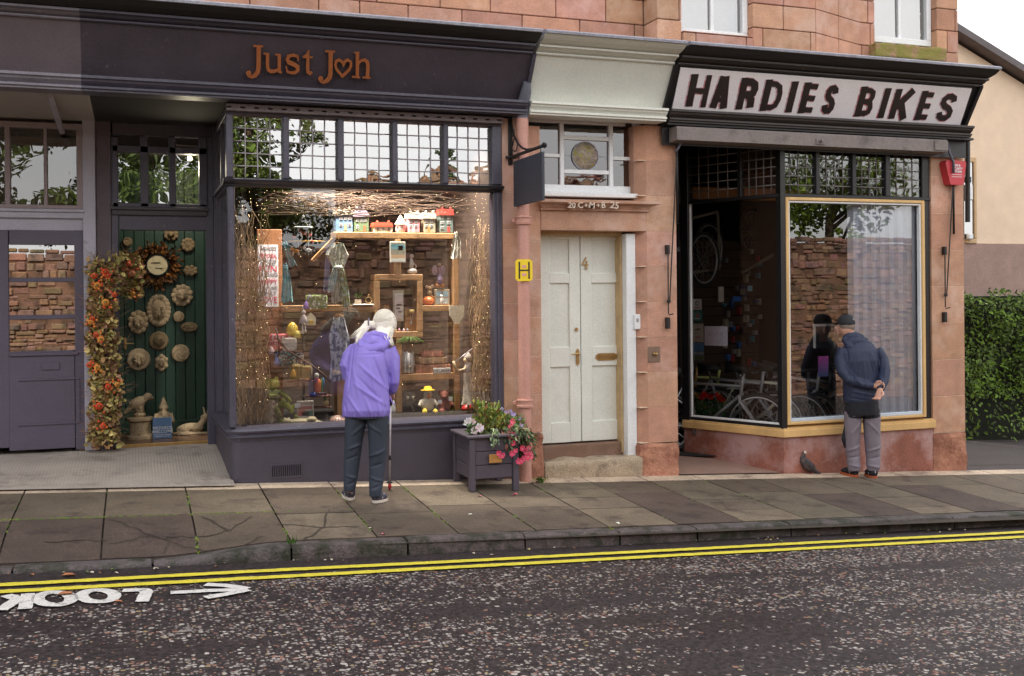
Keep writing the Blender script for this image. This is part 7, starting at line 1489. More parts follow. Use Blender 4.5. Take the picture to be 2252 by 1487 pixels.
blob([lambda m:m.tube([u(1878,905,0),u(1877,940,.01),u(1876,975,.015),u(1878,1005,.02),u(1879,1026,.0),u(1880,1034,0)],[.088,.084,.076,.070,.064,.060],16),lambda m:m.tube([u(1917,905,0),u(1919,940,.01),u(1921,975,.015),u(1922,1005,.02),u(1921,1026,.0),u(1921,1034,0)],[.09,.084,.078,.072,.066,.060],16),lambda m:m.tube([u(1896,890,0),u(1896,912,0)],[(.125,.16),(.12,.165)],16,up=(0,1,0))],'trousers',GT,MAN,.008,2,crease(.006,7,(1.2,.4,1.0),41,folds(mx_,mz,[(1862,990,1894,978,.011,.012),(1864,1006,1892,1000,-.009,.009),(1866,1020,1892,1026,.010,.010),(1906,992,1938,980,.011,.012),(1908,1008,1936,1002,-.009,.009),(1908,1022,1936,1028,.010,.010),(1890,925,1872,950,.010,.012),(1904,925,1930,952,.010,.012),(1872,950,1870,980,.006,.012)])),local=True)
blob([lambda m:m.tube([u(1896,878,0),u(1896,895,0),u(1896,911,0)],[(.137,.170),(.135,.170),(.128,.170)],20,up=(0,1,0)),lambda m:m.tube([u(1880,900,0),u(1879,918,0)],[(.095,.093),(.092,.091)],14,up=(0,1,0)),lambda m:m.tube([u(1915,900,0),u(1917,918,0)],[(.096,.093),(.092,.091)],14,up=(0,1,0))],'dark_seat_panel',mat('black_stretch_fabric',S(22,24,34),.8,.15,9,.3,80),MAN,.008,2,crease(.004,9,(1,.4,1.3),51),local=True)
mb=MB(); mb.tube([u(1860,935,0),u(1858,965,.01),u(1861,985,.015)],[.012,.03,.012],8,flat=.6); mb.build('knee_patch',mat('black_stretch_fabric',S(22,24,34),.8,.15,9,.3,80),MAN,smooth=True,local=True)
gz2=lambda x,y:G(o2.x+x*CT+y*ST,o2.y-x*ST+y*CT)-o2.z
onM=lambda q:V((q[0],q[1],gz2(q[0],q[1])+.003))
BT=mat('black_boot',S(34,36,44),.7,.2,30,.5,150); ORS=mat('orange_sole',S(170,84,48),.7,.1,9)
shoe(onM((mx_(1884),-.01)),onM((mx_(1862),.17)),MAN,BT,ORS,PT,1.08); shoe(onM((mx_(1921),-.04)),onM((mx_(1917),.16)),MAN,BT,ORS,PT,1.08)
# ================= pigeon =================
g=PG(1788,1041); PGN=thing('pigeon','dark speckled pigeon with a pale head standing at the foot of the bike shop wall','pigeon',tuple(g)); s_=1/205.
def pv(x,y,d=0): return g+V(((x-1788)*s_*1.0,d-(x-1788)*s_*.35,(1041-y)*s_))
blob([lambda m:m.tube([pv(1765,1004),pv(1768,1012),pv(1776,1022),pv(1787,1032),pv(1798,1038)],[.022,.045,.058,.04,.012],14),lambda m:m.tube([pv(1767,1008),pv(1769,1000)],[.03,.022],10),lambda m:m.ell(pv(1770,998),(.022,.024,.022),12,10),lambda m:m.tube([pv(1790,1034),pv(1803,1042)],[(.024,.012),(.02,.006)],8)],'body',mat('pigeon_feathers',S(92,76,70),.7,.3,30,.5,80,dirt=S(48,46,52),ds=26,dth=.5),PGN,.006,1,lambda c:.002*noise.noise(c*60))
for sg in(-1,1): mb=MB(); c=pv(1780,1024,sg*.045); mb.ell(c,(.035,.012,.065),12,8,M=Matrix.Rotation(math.radians(-48),3,'Y')); mb.build('wing',mat('pigeon_wing',S(56,50,54),.7,.4,40,.5,80,dirt=S(120,98,84),ds=30,dth=.6),PGN,smooth=True)
mb=MB(); mb.ell(pv(1771,996,-.012),(.016,.016,.018),10,8); mb.build('pale_head_feathers',mat('pale_feather',S(200,186,172),.8,.2,30),PGN,smooth=True)
mb=MB(); mb.tube([pv(1767,997,.01),pv(1763,998,.014)],[.006,.002],6); mb.build('beak',mat('beak_dark',S(60,54,50),.5,.1,9),PGN)
for sg in(-1,1):
    mb=MB(); q=pv(1784,1030,sg*.02); f_=V((q.x,q.y,G(q.x,q.y))); mb.tube([q,f_+V((0,0,.006))],.005,6)
    for a in(-.5,0,.5): mb.tube([f_+V((0,0,.005)),f_+V((-.03*math.cos(a),.03*math.sin(a),.003))],.003,5)
    mb.build('leg',mat('pigeon_leg',S(150,80,76),.6,.1,9),PGN)
# ================= flower tub =================
f0=PG(1033,1082); f1=PG(1143,1080); bk=9.13; TB=thing('flower_tub','square dark-painted wooden planter full of flowers in front of the gift shop','planter',tuple((f0+f1)/2+V((0,.25,0))))
X0,X1,Y0,Y1=f0.x,f1.x,(f0.y+f1.y)/2,bk; ZT_=PZ(1085,962,Y0); zg=lambda x,y:G(x,y)
TBM=mat('tub_paint',S(80,74,84),.5,.1,6,.3,60,dirt=S(120,118,122),ds=12,dth=.74)
for (x_,y_) in ((X0,Y0),(X1-.055,Y0),(X0,Y1-.055),(X1-.055,Y1-.055)):
    mb=MB(); mb.box(x_,x_+.055,y_,y_+.055,zg(x_,y_),ZT_,c=.005); mb.build('leg',TBM,TB)
zb_=zg(X0,Y0)+.10; hgt=(ZT_-zb_)/3
for i in range(3):
    mb=MB(); z0_,z1_=zb_+hgt*i+.002,zb_+hgt*(i+1)-.002
    mb.box(X0+.056,X1-.056,Y0+.018,Y0+.038,z0_,z1_,c=.005); mb.box(X0+.018,X0+.038,Y0+.056,Y1-.056,z0_,z1_,c=.005); mb.box(X1-.038,X1-.018,Y0+.056,Y1-.056,z0_,z1_,c=.005); mb.box(X0+.056,X1-.056,Y1-.038,Y1-.018,z0_,z1_,c=.005); mb.build('plank_course',TBM,TB)
mb=MB(); r_=.075; mb.box(X0-.02,X1+.02,Y0-.02,Y0+r_,ZT_,ZT_+.024,c=.006); mb.box(X0-.02,X1+.02,Y1-r_,Y1+.02,ZT_,ZT_+.024,c=.006); mb.box(X0-.02,X0+r_,Y0+r_+.001,Y1-r_-.001,ZT_,ZT_+.024,c=.006); mb.box(X1-r_,X1+.02,Y0+r_+.001,Y1-r_-.001,ZT_,ZT_+.024,c=.006); mb.build('rim',TBM,TB)
mb=MB(); mb.box(X0+.04,X1-.04,Y0+.04,Y1-.04,ZT_-.08,ZT_-.05); mb.build('soil',mat('soil',S(54,42,34),.95,.3,20,1,60),TB)
q=px_rect(1077,1105,999,1018,Y0-.02); LBL=thing('wooden_tag','small tan wooden tag hung on the front of the flower tub','tag',((q[0]+q[1])/2,Y0-.01,q[2])); mb=MB(); mb.box(q[0],q[1],Y0-.012,Y0+.002,q[2],q[3],c=.003); mb.build('board',mat('tan_wood',S(184,134,72),.6,.2,20),LBL)
GR=mat('tub_leaf',(.9,.9,.9),.5,.3,20); FLW=mat('petal',(1,1,1),.55,.12,20)
def plantmass(name,label,cen,sp,n,L,cols,out=(0,0,1),stems=12,base=None,fl=None,grp='plants in the flower tub'):
    cen=V(cen); b_=V(base) if base is not None else V((cen.x,cen.y,ZT_-.05)); T=thing(name,label,'plant',tuple(b_),grp); mb=MB(); st=MB(); ends=[]
    for i in range(stems):
        e=cen+V((U(-1,1)*sp[0],U(-1,1)*sp[1],U(-1,1)*sp[2])); m_=(b_+e)/2+V((0,0,.06)); st.tube([b_,m_,e],[.004,.003,.002],5,(.6,.8,.35)); ends.append((m_,e))
    for i in range(n):
        m_,e=random.choice(ends); c=m_.lerp(e,U(0,1.1))+V((U(-1,1),U(-1,1),U(-1,1)))*.035; kk=U(.6,1.4); cc=random.choice(cols); mb.rleaf(c,L*U(.6,1.3),L*.45,tuple(v_*kk for v_ in cc),out)
    st.build('stems',GR,T); mb.build('leaves',GR,T)
    if fl:
        for (px_,py_,Y_,r,col) in fl:
            c=P(px_,py_,Y_); f_=MB()
            for a in range(7): aa=a*.898+U(-.2,.2); d=V((math.cos(aa),-.35,math.sin(aa))); f_.leaf(c,d,V((0,-1,0)),r*U(.9,1.2),r*.9,tuple(v_*U(.85,1.1) for v_ in col),.3)
            f_.ell(c+V((0,-.004,0)),r*.13,6,4,(.7,.5,.2)); f_.build('flower',FLW,T)
    return T
ym=(Y0+Y1)/2; gc=P(1075,925,ym)
PK=(.72,.07,.16); PK2=(.80,.16,.24); LV=(.52,.42,.72); WHp=(.82,.72,.74)
plantmass('bushy_plant','bright green bushy plant standing highest in the flower tub',P(1075,918,ym),(.14,.12,.11),900,.05,[(.25,.36,.08),(.36,.44,.10),(.16,.26,.07),(.46,.44,.08),(.30,.14,.06)],(0,-.2,1),26)
plantmass('bushy_plant','olive leafy plant at the back left of the flower tub',P(1060,940,ym+.05),(.10,.10,.08),500,.04,[(.16,.22,.07),(.24,.3,.08),(.3,.2,.08)],(0,-.2,1),18)
plantmass('pansy','white and pale pink pansies at the left front of the flower tub',P(1040,945,Y0+.14),(.05,.06,.03),140,.04,[(.08,.16,.05),(.14,.22,.07)],(0,-.4,1),10,fl=[(1029,928,Y0+.12,.042,WHp),(1038,927,Y0+.13,.036,(.72,.52,.55)),(1052,940,Y0+.08,.042,WHp),(1043,946,Y0+.06,.036,(.8,.62,.65)),(1058,942,Y0+.09,.03,WHp)])
plantmass('lilac_daisy','small lilac flowers on thin stems at the back right of the flower tub',P(1125,928,ym+.05),(.13,.1,.08),420,.035,[(.16,.24,.08),(.24,.32,.1)],(.3,-.2,1),26,fl=[(1122,905,ym,.022,LV),(1128,911,ym,.026,LV),(1103,899,ym,.018,LV),(1086,898,ym,.018,LV),(1112,906,ym,.018,LV),(1146,936,ym-.1,.022,LV),(1157,950,ym-.15,.026,LV),(1142,920,ym,.018,LV)])
tr_=[]
for i in range(1): pass
begf=[(1127,927,Y0+.1,.028,PK2),(1123,937,Y0+.06,.026,PK2),(1128,955,Y0,.024,PK),(1122,960,Y0,.022,PK),(1139,965,Y0,.022,PK2),(1129,975,Y0-.02,.024,PK),(1097,997,Y0-.05,.026,PK),(1104,1001,Y0-.05,.028,PK),(1126,997,Y0-.06,.028,PK),(1133,991,Y0-.06,.024,PK),(1149,986,Y0-.04,.028,PK),(1163,984,Y0-.04,.026,PK2),(1157,994,Y0-.05,.030,PK),(1161,1004,Y0-.05,.034,PK),(1168,1004,Y0-.05,.026,PK2),(1152,1007,Y0-.05,.024,PK),(1141,1014,Y0-.06,.03,PK),(1147,1013,Y0-.06,.026,PK),(1130,968,Y0,.02,PK),(1165,998,Y0-.05,.024,PK2)]
plantmass('trailing_begonia','red and pink begonia trailing over the right corner of the flower tub',P(1140,968,Y0+.02),(.12,.08,.16),560,.055,[(.07,.12,.05),(.12,.18,.07),(.26,.10,.07),(.10,.14,.06)],(.3,-.6,-.8),30,base=(X1-.1,Y0+.1,ZT_-.03),fl=begf)
plantmass('trailing_ivy','grey-green trailing stems hanging down the front of the flower tub',P(1090,975,Y0-.03),(.03,.02,.10),120,.03,[(.14,.2,.14),(.2,.26,.14)],(0,-.6,-.6),9,base=(P(1090,960,Y0).x,Y0+.08,ZT_-.02))
# fallen petals and leaves
mb=MB()
for (x_,y_,c_) in ((1058,1092,PK2),(1130,1086,PK2),(1128,1090,PK),(810,1163,(.6,.5,.4)),(834,1098,(.7,.6,.3)),(1039,1132,(.8,.8,.7)),(1354,1150,(.8,.8,.7)),(840,1176,PK2)):
    p=PG(x_,y_); mb.leaf(p+V((0,0,.006)),(U(-1,1),U(-1,1),0),(0,0,1),.04,.03,c_)
for i in range(70):
    x=U(-1,7.5); y=YK(x)-abs(random.gauss(0,.07))-.02; mb.leaf(V((x,y,RD(x,y)+.012)),(U(-1,1),U(-1,1),0),(U(-.2,.2),U(-.2,.2),1),U(.012,.035),U(.01,.025),random.choice([(.45,.4,.3),(.6,.55,.42),(.3,.14,.06),(.35,.28,.12),(.12,.18,.05)]))
for (x_,y_,l_) in ((135,1270,.09),(125,1312,.10),(250,1327,.05)): p=PG(x_,y_,f=RD); mb.leaf(p+V((0,0,.014)),(1,U(-.3,.3),0),(0,0,1),l_,l_*.6,(.36,.14,.06))
for i in range(60):
    p=PG(U(1166,1210),U(1052,1066)); mb.leaf(p+V((0,0,.006)),(U(-1,1),U(-1,1),U(0,.5)),(0,0,1),U(.015,.04),.018,random.choice([(.3,.2,.1),(.5,.36,.12),(.14,.2,.06),(.12,.1,.08)]))
tag(mb.build('fallen_leaves',FLW),'fallen leaves and petals scattered on the pavement and along the gutter','litter',kind='stuff')
# grass tufts at the kerb
mb=MB()
for (x_,y_,n_) in ((1917,1163,26),(642,1196,16),(2095,1160,8),(1190,1062,30)):
    p=PG(x_,y_,f=(RD if y_>1100 and x_>700 else G))
    for i in range(n_): a=U(-.5,.5); mb.leaf(p+V((U(-.03,.03),U(-.02,.02),0)),(a,U(-.4,.2),1),(0,-1,.2),U(.03,.075),.006,(.12,.26,.05))
tag(mb.build('grass_tufts',GR),'small green grass tufts growing out of the kerb joints','grass',kind='stuff')
# ================= fixtures on the front =================
DP=thing('downpipe','dusty pink cast-iron downpipe with a grey pointed top beside the gift shop','drainpipe',tuple(PG(1157,1058)))
yp=9.06; pt=P(1146,258,yp); pb_=P(1157,1056,yp+.02); xq=(pt.x+pb_.x)/2; zbot=G0(xq,9.1)-.01
PNK=mat('pink_pipe_paint',S(196,146,132),.5,.10,5,.3,60,dirt=S(160,112,100),ds=8,dth=.7)
mb=MB(); mb.tube([(xq,yp,zbot),(xq,yp,pt.z)],.056,20); mb.build('pipe',PNK,DP,smooth=2)
mb=MB(); zt_=PZ(1143,182,8.9); mb.tube([(xq,yp,pt.z-.001),(xq,yp-.02,pt.z+.12),(xq,8.96,pt.z+.22),(xq,8.93,pt.z+.30),(xq,8.93,zt_)],[.058,.057,.05,.035,.008],18); mb.build('pointed_cowl',mat('grey_cowl',S(104,106,120),.5,.1,8,.2,50),DP,smooth=2)
for y_ in(484,886):
    z_=PZ(1150,y_,yp); mb=MB(); mb.lathe([(.058,-.045),(.075,-.04),(.078,-.022),(.068,-.015),(.068,.015),(.078,.022),(.075,.035),(.058,.04)],(xq,yp,z_),20); mb.box(xq-.10,xq+.10,yp+.03,yp+.05,z_-.02,z_+.02,c=.004); mb.box(xq-.02,xq+.02,yp+.05,W,z_-.02,z_+.02); mb.build('collar',PNK,DP,smooth=2)
HS=thing('hydrant_sign','yellow hydrant sign with a black letter H fixed to the downpipe','sign',tuple(P(1152,618,yp-.07))); q=px_rect(1134,1171,570,618,yp-.07)
mb=MB(); r_=.02; cc=[(q[0]+r_,q[2]),(q[1]-r_,q[2]),(q[1],q[2]+r_),(q[1],q[3]-r_),(q[1]-r_,q[3]),(q[0]+r_,q[3]),(q[0],q[3]-r_),(q[0],q[2]+r_)]; mb.prism(cc,'y',yp-.072,yp-.06); mb.build('plate',mat('hydrant_yellow',S(236,206,40),.45,.04,9),HS)
cx_,cz_=(q[0]+q[1])/2,(q[2]+q[3])/2; mb=MB(); w2,h2=.047,.078
mb.box(cx_-w2-.007,cx_-w2+.007,yp-.075,yp-.0725,cz_-h2,cz_+h2); mb.box(cx_+w2-.007,cx_+w2+.007,yp-.075,yp-.0725,cz_-h2,cz_+h2); mb.box(cx_-w2+.007,cx_+w2-.007,yp-.075,yp-.0725,cz_-.006,cz_+.006); mb.build('letter_h',BLACK,HS)
mb=MB(); mb.box(cx_-.02,cx_+.02,yp-.0745,yp-.0725,cz_+.022,cz_+.048); mb.box(cx_-.02,cx_+.02,yp-.0745,yp-.0725,cz_-.052,cz_-.026); mb.build('number_plates',mat('faded_label',S(216,160,150),.6,.1,30),HS)
# hanging sign
HB=thing('hanging_sign','weathered dark slate sign board hanging from a black iron bracket','sign',tuple(P(1125,360,9.18)))
b0_=P(1124,350,9.17); xw=b0_.x; mb=MB(); mb.box(xw-.02,xw+.02,9.175,9.198,PZ(1124,362,9.17),PZ(1124,250,9.17),c=.003)
zarm=P(1122,345,9.15).z; e_=P(1197,298,8.55); ye=8.42
# arm sticks out towards the street
def arm_end():
    best=None
    for i in range(200):
        Y_=9.15-i*.006; q_=P(1196,300,Y_)
        if abs(q_.x-xw)<.006: best=(Y_,q_.z); break
    return best
Yy=9.15
for i in range(400):
    Y_=9.15-i*.004
    if P(1197,300,Y_).x<=xw: Yy=Y_; break
zarm2=(P(1197,300,Yy).z+zarm)/2
mb.tube([(xw,9.19,zarm),(xw,Yy,zarm)],.016,8); mb.tube([(xw,Yy,zarm),(xw,Yy-.04,zarm)],[.026,.005],8); mb.box(xw-.05,xw+.05,9.15,9.19,zarm-.012,zarm+.012,c=.003)
pts=[(xw,9.17,zarm+.40)]+[(xw,9.17-(9.17-Yy)*.62*(1-math.cos(t_*math.pi/2/8)),zarm+.40*(1-math.sin(t_*math.pi/2/8))+.01) for t_ in range(9)]; mb.tube(pts,.010,6)
mb.tube([(xw,9.15-.09+.06*math.cos(a),zarm+.10+.06*math.sin(a)) for a in [i*.5 for i in range(12)]],.006,6); mb.tube([(xw,9.15-.04+.03*math.cos(a),zarm+.22+.03*math.sin(a)) for a in [i*.6 for i in range(10)]],.006,6)
mb.build('bracket',IRON,HB,smooth=True)
ys0,ys1=9.08,Yy+.03; zt0,zb0=zarm-.05,zarm-.05-(PZ(1195,325,ys1)-PZ(1195,432,ys1))
mb=MB(); mb.box(xw-.012,xw+.012,ys1,ys0,zb0,zt0,c=.003); mb.box(xw-.0135,xw+.0135,ys1+.002,ys0-.002,zt0-.16,zt0-.157,(1.5,1.5,1.5)); mb.box(xw-.0135,xw+.0135,ys1+.002,ys0-.002,zt0-.28,zt0-.277,(1.5,1.5,1.5)); mb.build('board',mat('slate_board',S(52,56,68),.55,.12,5,.3,50,dirt=S(110,66,50),ds=9,dth=.70),HB)
for y_ in(ys0-.1,ys1+.08): mb=MB(); mb.tube([(xw,y_,zarm-.012),(xw+.01,y_,zarm-.03),(xw,y_,zarm-.055)],.004,6); mb.build('hook',IRON,HB)
# intercom on the jamb, bell plate on the pier
def fix(name,label,cat,x0_,x1_,y0_,y1_,Y_,m,dp=.02): 
    T=thing(name,label,cat,tuple(P((x0_+x1_)/2,y1_,Y_))); mb=MB(); mb.pb(x0_,x1_,y0_,y1_,Y_,Y_+dp,c=.006); mb.build('plate',m,T,smooth=False); return T
T=fix('intercom','slim white intercom box on the door jamb','intercom',1396,1409,691,724,W+.04,WHITE,.03); mb=MB(); mb.pb(1400,1405,700,708,W+.036,W+.0395,c=.001); mb.build('button',mat('grey_button',S(150,150,150),.5),T)
T=fix('bell_plate','square weathered metal bell pull plate on the pier right of the door','bell',1425,1452,762,796,W-.008,mat('tarnished_metal',S(132,112,98),.45,.2,14,metal=.4),.008); mb=MB(); c=P(1440,778,W-.012); mb.lathe([(.022,0),(.02,-.008),(.01,-.012),(.01,-.03),(.016,-.036),(.012,-.044)],c,14,ax='y'); mb.build('bell_pull',BRASS,T,smooth=True)
# awning winding gear, left and right
def gear(label,xr,ytop,ybot,xl,yl0,yl1,arm):
    T=thing('awning_winder',label,'awning gear',tuple(P(xr,ybot,W-.02)),'awning winding gear on the piers'); mb=MB()
    a=P(xr,ytop,W-.03); b=P(xl,yl1,W-.03); b2=P(xl,yl0,W-.03)
    mb.tube([a,V((a.x,a.y,P(xr,(ytop+ybot)/2,W).z))],.012,6); mb.build('twisted_rod',IRON,T,smooth=True)
    mb=MB(); q0=P(xr+2,ytop+40,W-.04); q1=P(xl+4,yl1-60,W-.04); mb.tube([q0,q1],.007,6); mb.tube([P(xl,yl0,W-.05),P(xl+1,yl1-30,W-.05)],.007,6); mb.build('cord',IRON,T)
    mb=MB(); mb.box(b2.x-.02,b2.x+.012,W-.05,W-.001,b2.z-.06,b2.z+.03,c=.004); mb.box(b.x-.018,b.x+.018,W-.05,W-.001,b.z-.01,b.z+.1,c=.004); mb.ell(P(xl+2,yl1-58,W-.03),(.022,.02,.022),8,6); mb.tube([P(xl+2,yl1-28,W-.04),P(xl+12,yl1-30,W-.05)],.006,6); mb.build('cleat',IRON,T)
    mb=MB(); mb.tube([P(*q_,W-.12) for q_ in arm],.013,8); mb.build('arm',mat('grey_arm',S(84,84,96),.5,.1,9),T,smooth=True)
gear('black rod and cord awning gear on the pier between the doors',1488,262,720,1469,545,720,[(1500,288),(1501,305),(1492,325),(1486,334)])
gear('black rod and cord awning gear on the far right pier',2096,330,700,2078,548,706,[(2086,320),(2088,336),(2097,356),(2097,380)])
# alarm box
AB=thing('alarm_box','red burglar alarm box with white lettering high on the far right pier','alarm box',tuple(P(2105,405,9.12))); YA=9.10
q=px_rect(2080,2125,353,406,YA); mb=MB(); x0_,x1_,z0_,z1_=q; mb.prism([(x0_+.02,z1_),(x1_-.01,z1_),(x1_,z1_-.03),(x1_-.035,z0_+.01),(x1_-.06,z0_),(x0_+.08,z0_),(x0_+.06,z0_+.01),(x0_,z1_-.03)],'y',YA,W); mb.build('cover',mat('alarm_red',S(190,52,62),.4,.06,9),AB)
for i,(s_,z_) in enumerate((('FIRE &',.80),('SECURITY',.67),('SYSTEMS',.54))): text(s_,.032,WHITE,AB,((x0_+x1_)/2+.015,YA-.0015,z0_+(z1_-z0_)*z_),ext=.0006,off=.0009,name='lettering')
for z_ in(.42,.33): mb=MB(); mb.box(x0_+.08,x1_-.06,YA-.002,YA-.0005,z0_+(z1_-z0_)*z_-.003,z0_+(z1_-z0_)*z_+.003,(1,.8,.8)); mb.build('small_print',WHITE,AB)
BP=thing('black_drainpipe','thin black drainpipe on the outer corner of the bike shop','drainpipe',tuple(P(2128,490,9.3))); mb=MB(); c=P(2128,292,9.3); c2=P(2128,488,9.3); mb.tube([c,c2],.028,10); mb.build('pipe',BLACK,BP,smooth=2)
mb=MB(); mb.lathe([(.04,-.03),(.04,.03)],P(2128,395,9.3),12); mb.build('collar',BLACK,BP,smooth=2)
# ================= bike shop contents =================
def pA(x,y,off=.02):
    "point just behind the angled pane"
    dx_,dy_=ray(x,y); D_=V((ST+dx_*CT,CT-dx_*ST,0)); n2=V((-dv.y,dv.x,0)).normalized(); n2=n2 if n2.x>0 else -n2; A2=A_+n2*off
    t=A2.dot(n2)/D_.dot(n2); return V((D_.x*t,D_.y*t,E-dy_*t)),n2
def sticker(label,x0_,x1_,y0_,y1_,base,bits,cat='sticker',name='window_sticker'):
    c,_=pA((x0_+x1_)/2,(y0_+y1_)/2); a,_=pA(x0_,(y0_+y1_)/2); b,_=pA(x1_,(y0_+y1_)/2); t_,_=pA((x0_+x1_)/2,y0_); bo,_=pA((x0_+x1_)/2,y1_)
    d=(b-a); d.z=0; L_=d.length; M=Matrix.Translation(c)@Matrix.Rotation(math.atan2(d.y,d.x),4,'Z'); h=(t_.z-bo.z)/2; T=thing(name,label,cat,tuple(c)); mb=MB(); mb.box(-L_/2,L_/2,0,.002,-h,h,base,M=M); mb.build('sheet',TOY,T)
    if bits:
        mb=MB()
        for k_,(kind,fx,fy,fw,fh,col) in enumerate(bits):
            if kind=='b': mb.box((fx-fw/2-.5)*L_,(fx+fw/2-.5)*L_,-.001-.0004*k_,-.0002,(fy-fh/2-.5)*2*h,(fy+fh/2-.5)*2*h,col,M=M)
            else: n_=20; mb.add([M@V(((fx-.5)*L_+fw*L_/2*math.cos(6.283*i/n_),-.001-.0004*k_,(fy-.5)*2*h+fh*h*math.sin(6.283*i/n_))) for i in range(n_)],[tuple(range(n_))],col)
        mb.build('print',TOY,T)
    return T,M,L_,h
W_=(.8,.82,.84)
sticker('white square sticker with a teal swirl, topmost on the angled pane',1523,1543,657,681,W_,[('c',.5,.6,.4,.45,(.15,.4,.42)),('c',.55,.6,.24,.28,W_),('b',.5,.2,.6,.08,(.5,.3,.3))])
sticker('round-marked dark teal sticker second from the top',1523,1545,682,708,(.06,.18,.18),[('c',.5,.5,.8,.8,(.12,.34,.33)),('b',.5,.55,.3,.3,(.6,.2,.2)),('b',.5,.3,.6,.08,(.7,.75,.7))])
sticker('tall pale sticker with dark script above a red mark',1524,1547,711,752,(.62,.62,.58),[('b',.4,.66,.5,.05,(.12,.2,.16)),('b',.55,.72,.3,.05,(.4,.16,.16)),('b',.5,.26,.5,.1,(.65,.3,.3))])
sticker('blue sky and landscape sticker, lowest on the angled pane',1524,1548,753,792,(.14,.28,.5),[('b',.5,.75,.9,.12,(.10,.3,.6)),('b',.5,.4,.9,.12,(.4,.45,.45)),('b',.5,.15,.98,.24,(.16,.22,.1))])
T,M,L_,h=sticker('white paper note with faint handwriting taped inside the angled pane',1549,1600,717,760,(.72,.72,.86),None,'note','paper_note')
mb=MB()
for (pts) in ([(-.3,.1),(-.27,-.1),(-.22,.05),(-.18,-.1),(-.14,.1)],[(-.08,0),(-.03,.02),(-.05,-.08),(0,-.06)],[(.05,-.1),(.06,.15),(.11,.1),(.07,.02)],[(.14,-.02),(.18,-.08),(.2,.06)],[(.24,.1),(.25,-.08),(.3,.0)]): mb.tube([M@V((p[0]*L_,-.002,p[1]*2*h+.02)) for p in pts],.0018,4,(.3,.3,.45))
mb.build('handwriting',TOY,T)
# bicycles
def wheel(par,c,R,ax_,tyre=(.03,.03,.03),rim=(.55,.55,.57)):
    ax_=V(ax_).normalized(); a=V((0,0,1)); b=ax_.cross(a).normalized(); ring=lambda r:[c+a*(r*math.cos(t_))+b*(r*math.sin(t_)) for t_ in [i*6.2832/36 for i in range(37)]]
    w_=MB(); w_.tube(ring(R),.022,8,tyre,False); o=w_.build('wheel',mat('bike_rubber',(1,1,1),.7,.1,30),par,smooth=True); w_=MB(); w_.tube(ring(R-.028),.011,6,rim,False); w_.build('rim',mat('bike_metal',(1,1,1),.3,.05,30,metal=.5),o,smooth=True)
    w_=MB(); w_.tube([c-ax_*.04,c+ax_*.04],.02,8,(.2,.2,.2))
    for i in range(20): t_=i*6.283/20; w_.tube([c+ax_*(.03 if i%2 else -.03),c+(a*math.cos(t_)+b*math.sin(t_))*(R-.03)],.0014,3,(.6,.6,.6))
    w_.build('spokes',mat('bike_metal',(1,1,1),.3,.05,30,metal=.5),o)
def bicycle(label,px_,py_,Y_,ang,col,R=.33,tyre=(.03,.03,.03),fork=None):
    "front hub at the survey point; frame runs back along ang"
    f=P(px_,py_,Y_); f.z=ZSF+R+.022; d=V((math.cos(ang),math.sin(ang),0)); up=V((0,0,1)); side=V((-d.y,d.x,0)); T=thing('bicycle',label,'bicycle',(f.x,f.y,f.z-R-.02),'bicycles in the bike shop')
    r=f+d*1.02; hd_=f+d*.18+up*.42; hb_=f+d*.14+up*.56; bb=f+d*.62-up*.06; st_=f+d*.78+up*.45
    wheel(T,f,R,side,tyre); wheel(T,r,R,side,tyre); mb=MB(); mt=mat('bike_frame_paint',(1,1,1),.3,.05,20,coat=.4)
    mb.tube([hd_-up*.1,bb],.02,8,col); mb.tube([hd_,st_],.017,8,col); mb.tube([bb,st_],.016,8,col); 
    for s_ in(-1,1): mb.tube([bb+side*.03*s_,r+side*.05*s_],.009,6,col); mb.tube([st_,r+side*.05*s_],.008,6,col)
    mb.tube([hd_-up*.14,hb_],.018,8,col); mb.build('frame',mt,T,smooth=True)
    mb=MB(); 
    for s_ in(-1,1): mb.tube([hd_-up*.1+side*.04*s_,hd_-up*.16+side*.05*s_,f+side*.05*s_],[.018,.018,.010],8,fork or col)
    mb.build('fork',mt,T,smooth=True); mb=MB(); mb.tube([hb_-side*.32-up*.0,hb_-side*.12+up*.01,hb_+side*.12+up*.01,hb_+side*.32],.012,8,(.03,.03,.03)); mb.tube([hb_-side*.33,hb_-side*.2],.017,8,(.05,.05,.05)); mb.tube([hb_+side*.33,hb_+side*.2],.017,8,(.05,.05,.05)); mb.build('handlebar',mat('bike_rubber',(1,1,1),.7,.1,30),T,smooth=True)
    mb=MB(); sd=st_+up*.12+d*.03; mb.tube([st_,sd],.013,8,(.1,.1,.1)); mb.tube([sd-d*.14,sd,sd+d*.12],[.02,.04,.06],8,(.03,.03,.03),flat=.5); mb.build('saddle',mat('bike_rubber',(1,1,1),.7,.1,30),T,smooth=True)
    mb=MB(); mb.lathe([(.09,-.004),(.09,.004)],bb+side*.05,20,(.1,.1,.1),ax='y'); mb.tube([bb,bb-up*.17+side*.1],.009,6,(.15,.15,.15)); mb.build('crankset',mat('bike_metal',(1,1,1),.3,.05,30,metal=.5),T); return T
bicycle('silver bicycle with a thick pale fork nearest the angled pane',1665,890,9.85,math.radians(142),(.42,.44,.46),fork=(.62,.63,.65))
bicycle('black and pale bicycle whose front wheel stands behind the pane corner',1762,900,9.75,math.radians(118),(.6,.62,.5))
bicycle('black mountain bicycle with a chunky tyre left of the man',1800,905,9.62,math.radians(100),(.04,.04,.05))
bicycle('dark bicycle with tan tyre partly behind the man',1850,905,9.8,math.radians(100),(.05,.05,.06),tyre=(.30,.19,.10))
bicycle('black bicycle farther back in the shop with yellow-green frame',1610,880,10.9,math.radians(150),(.45,.5,.12))
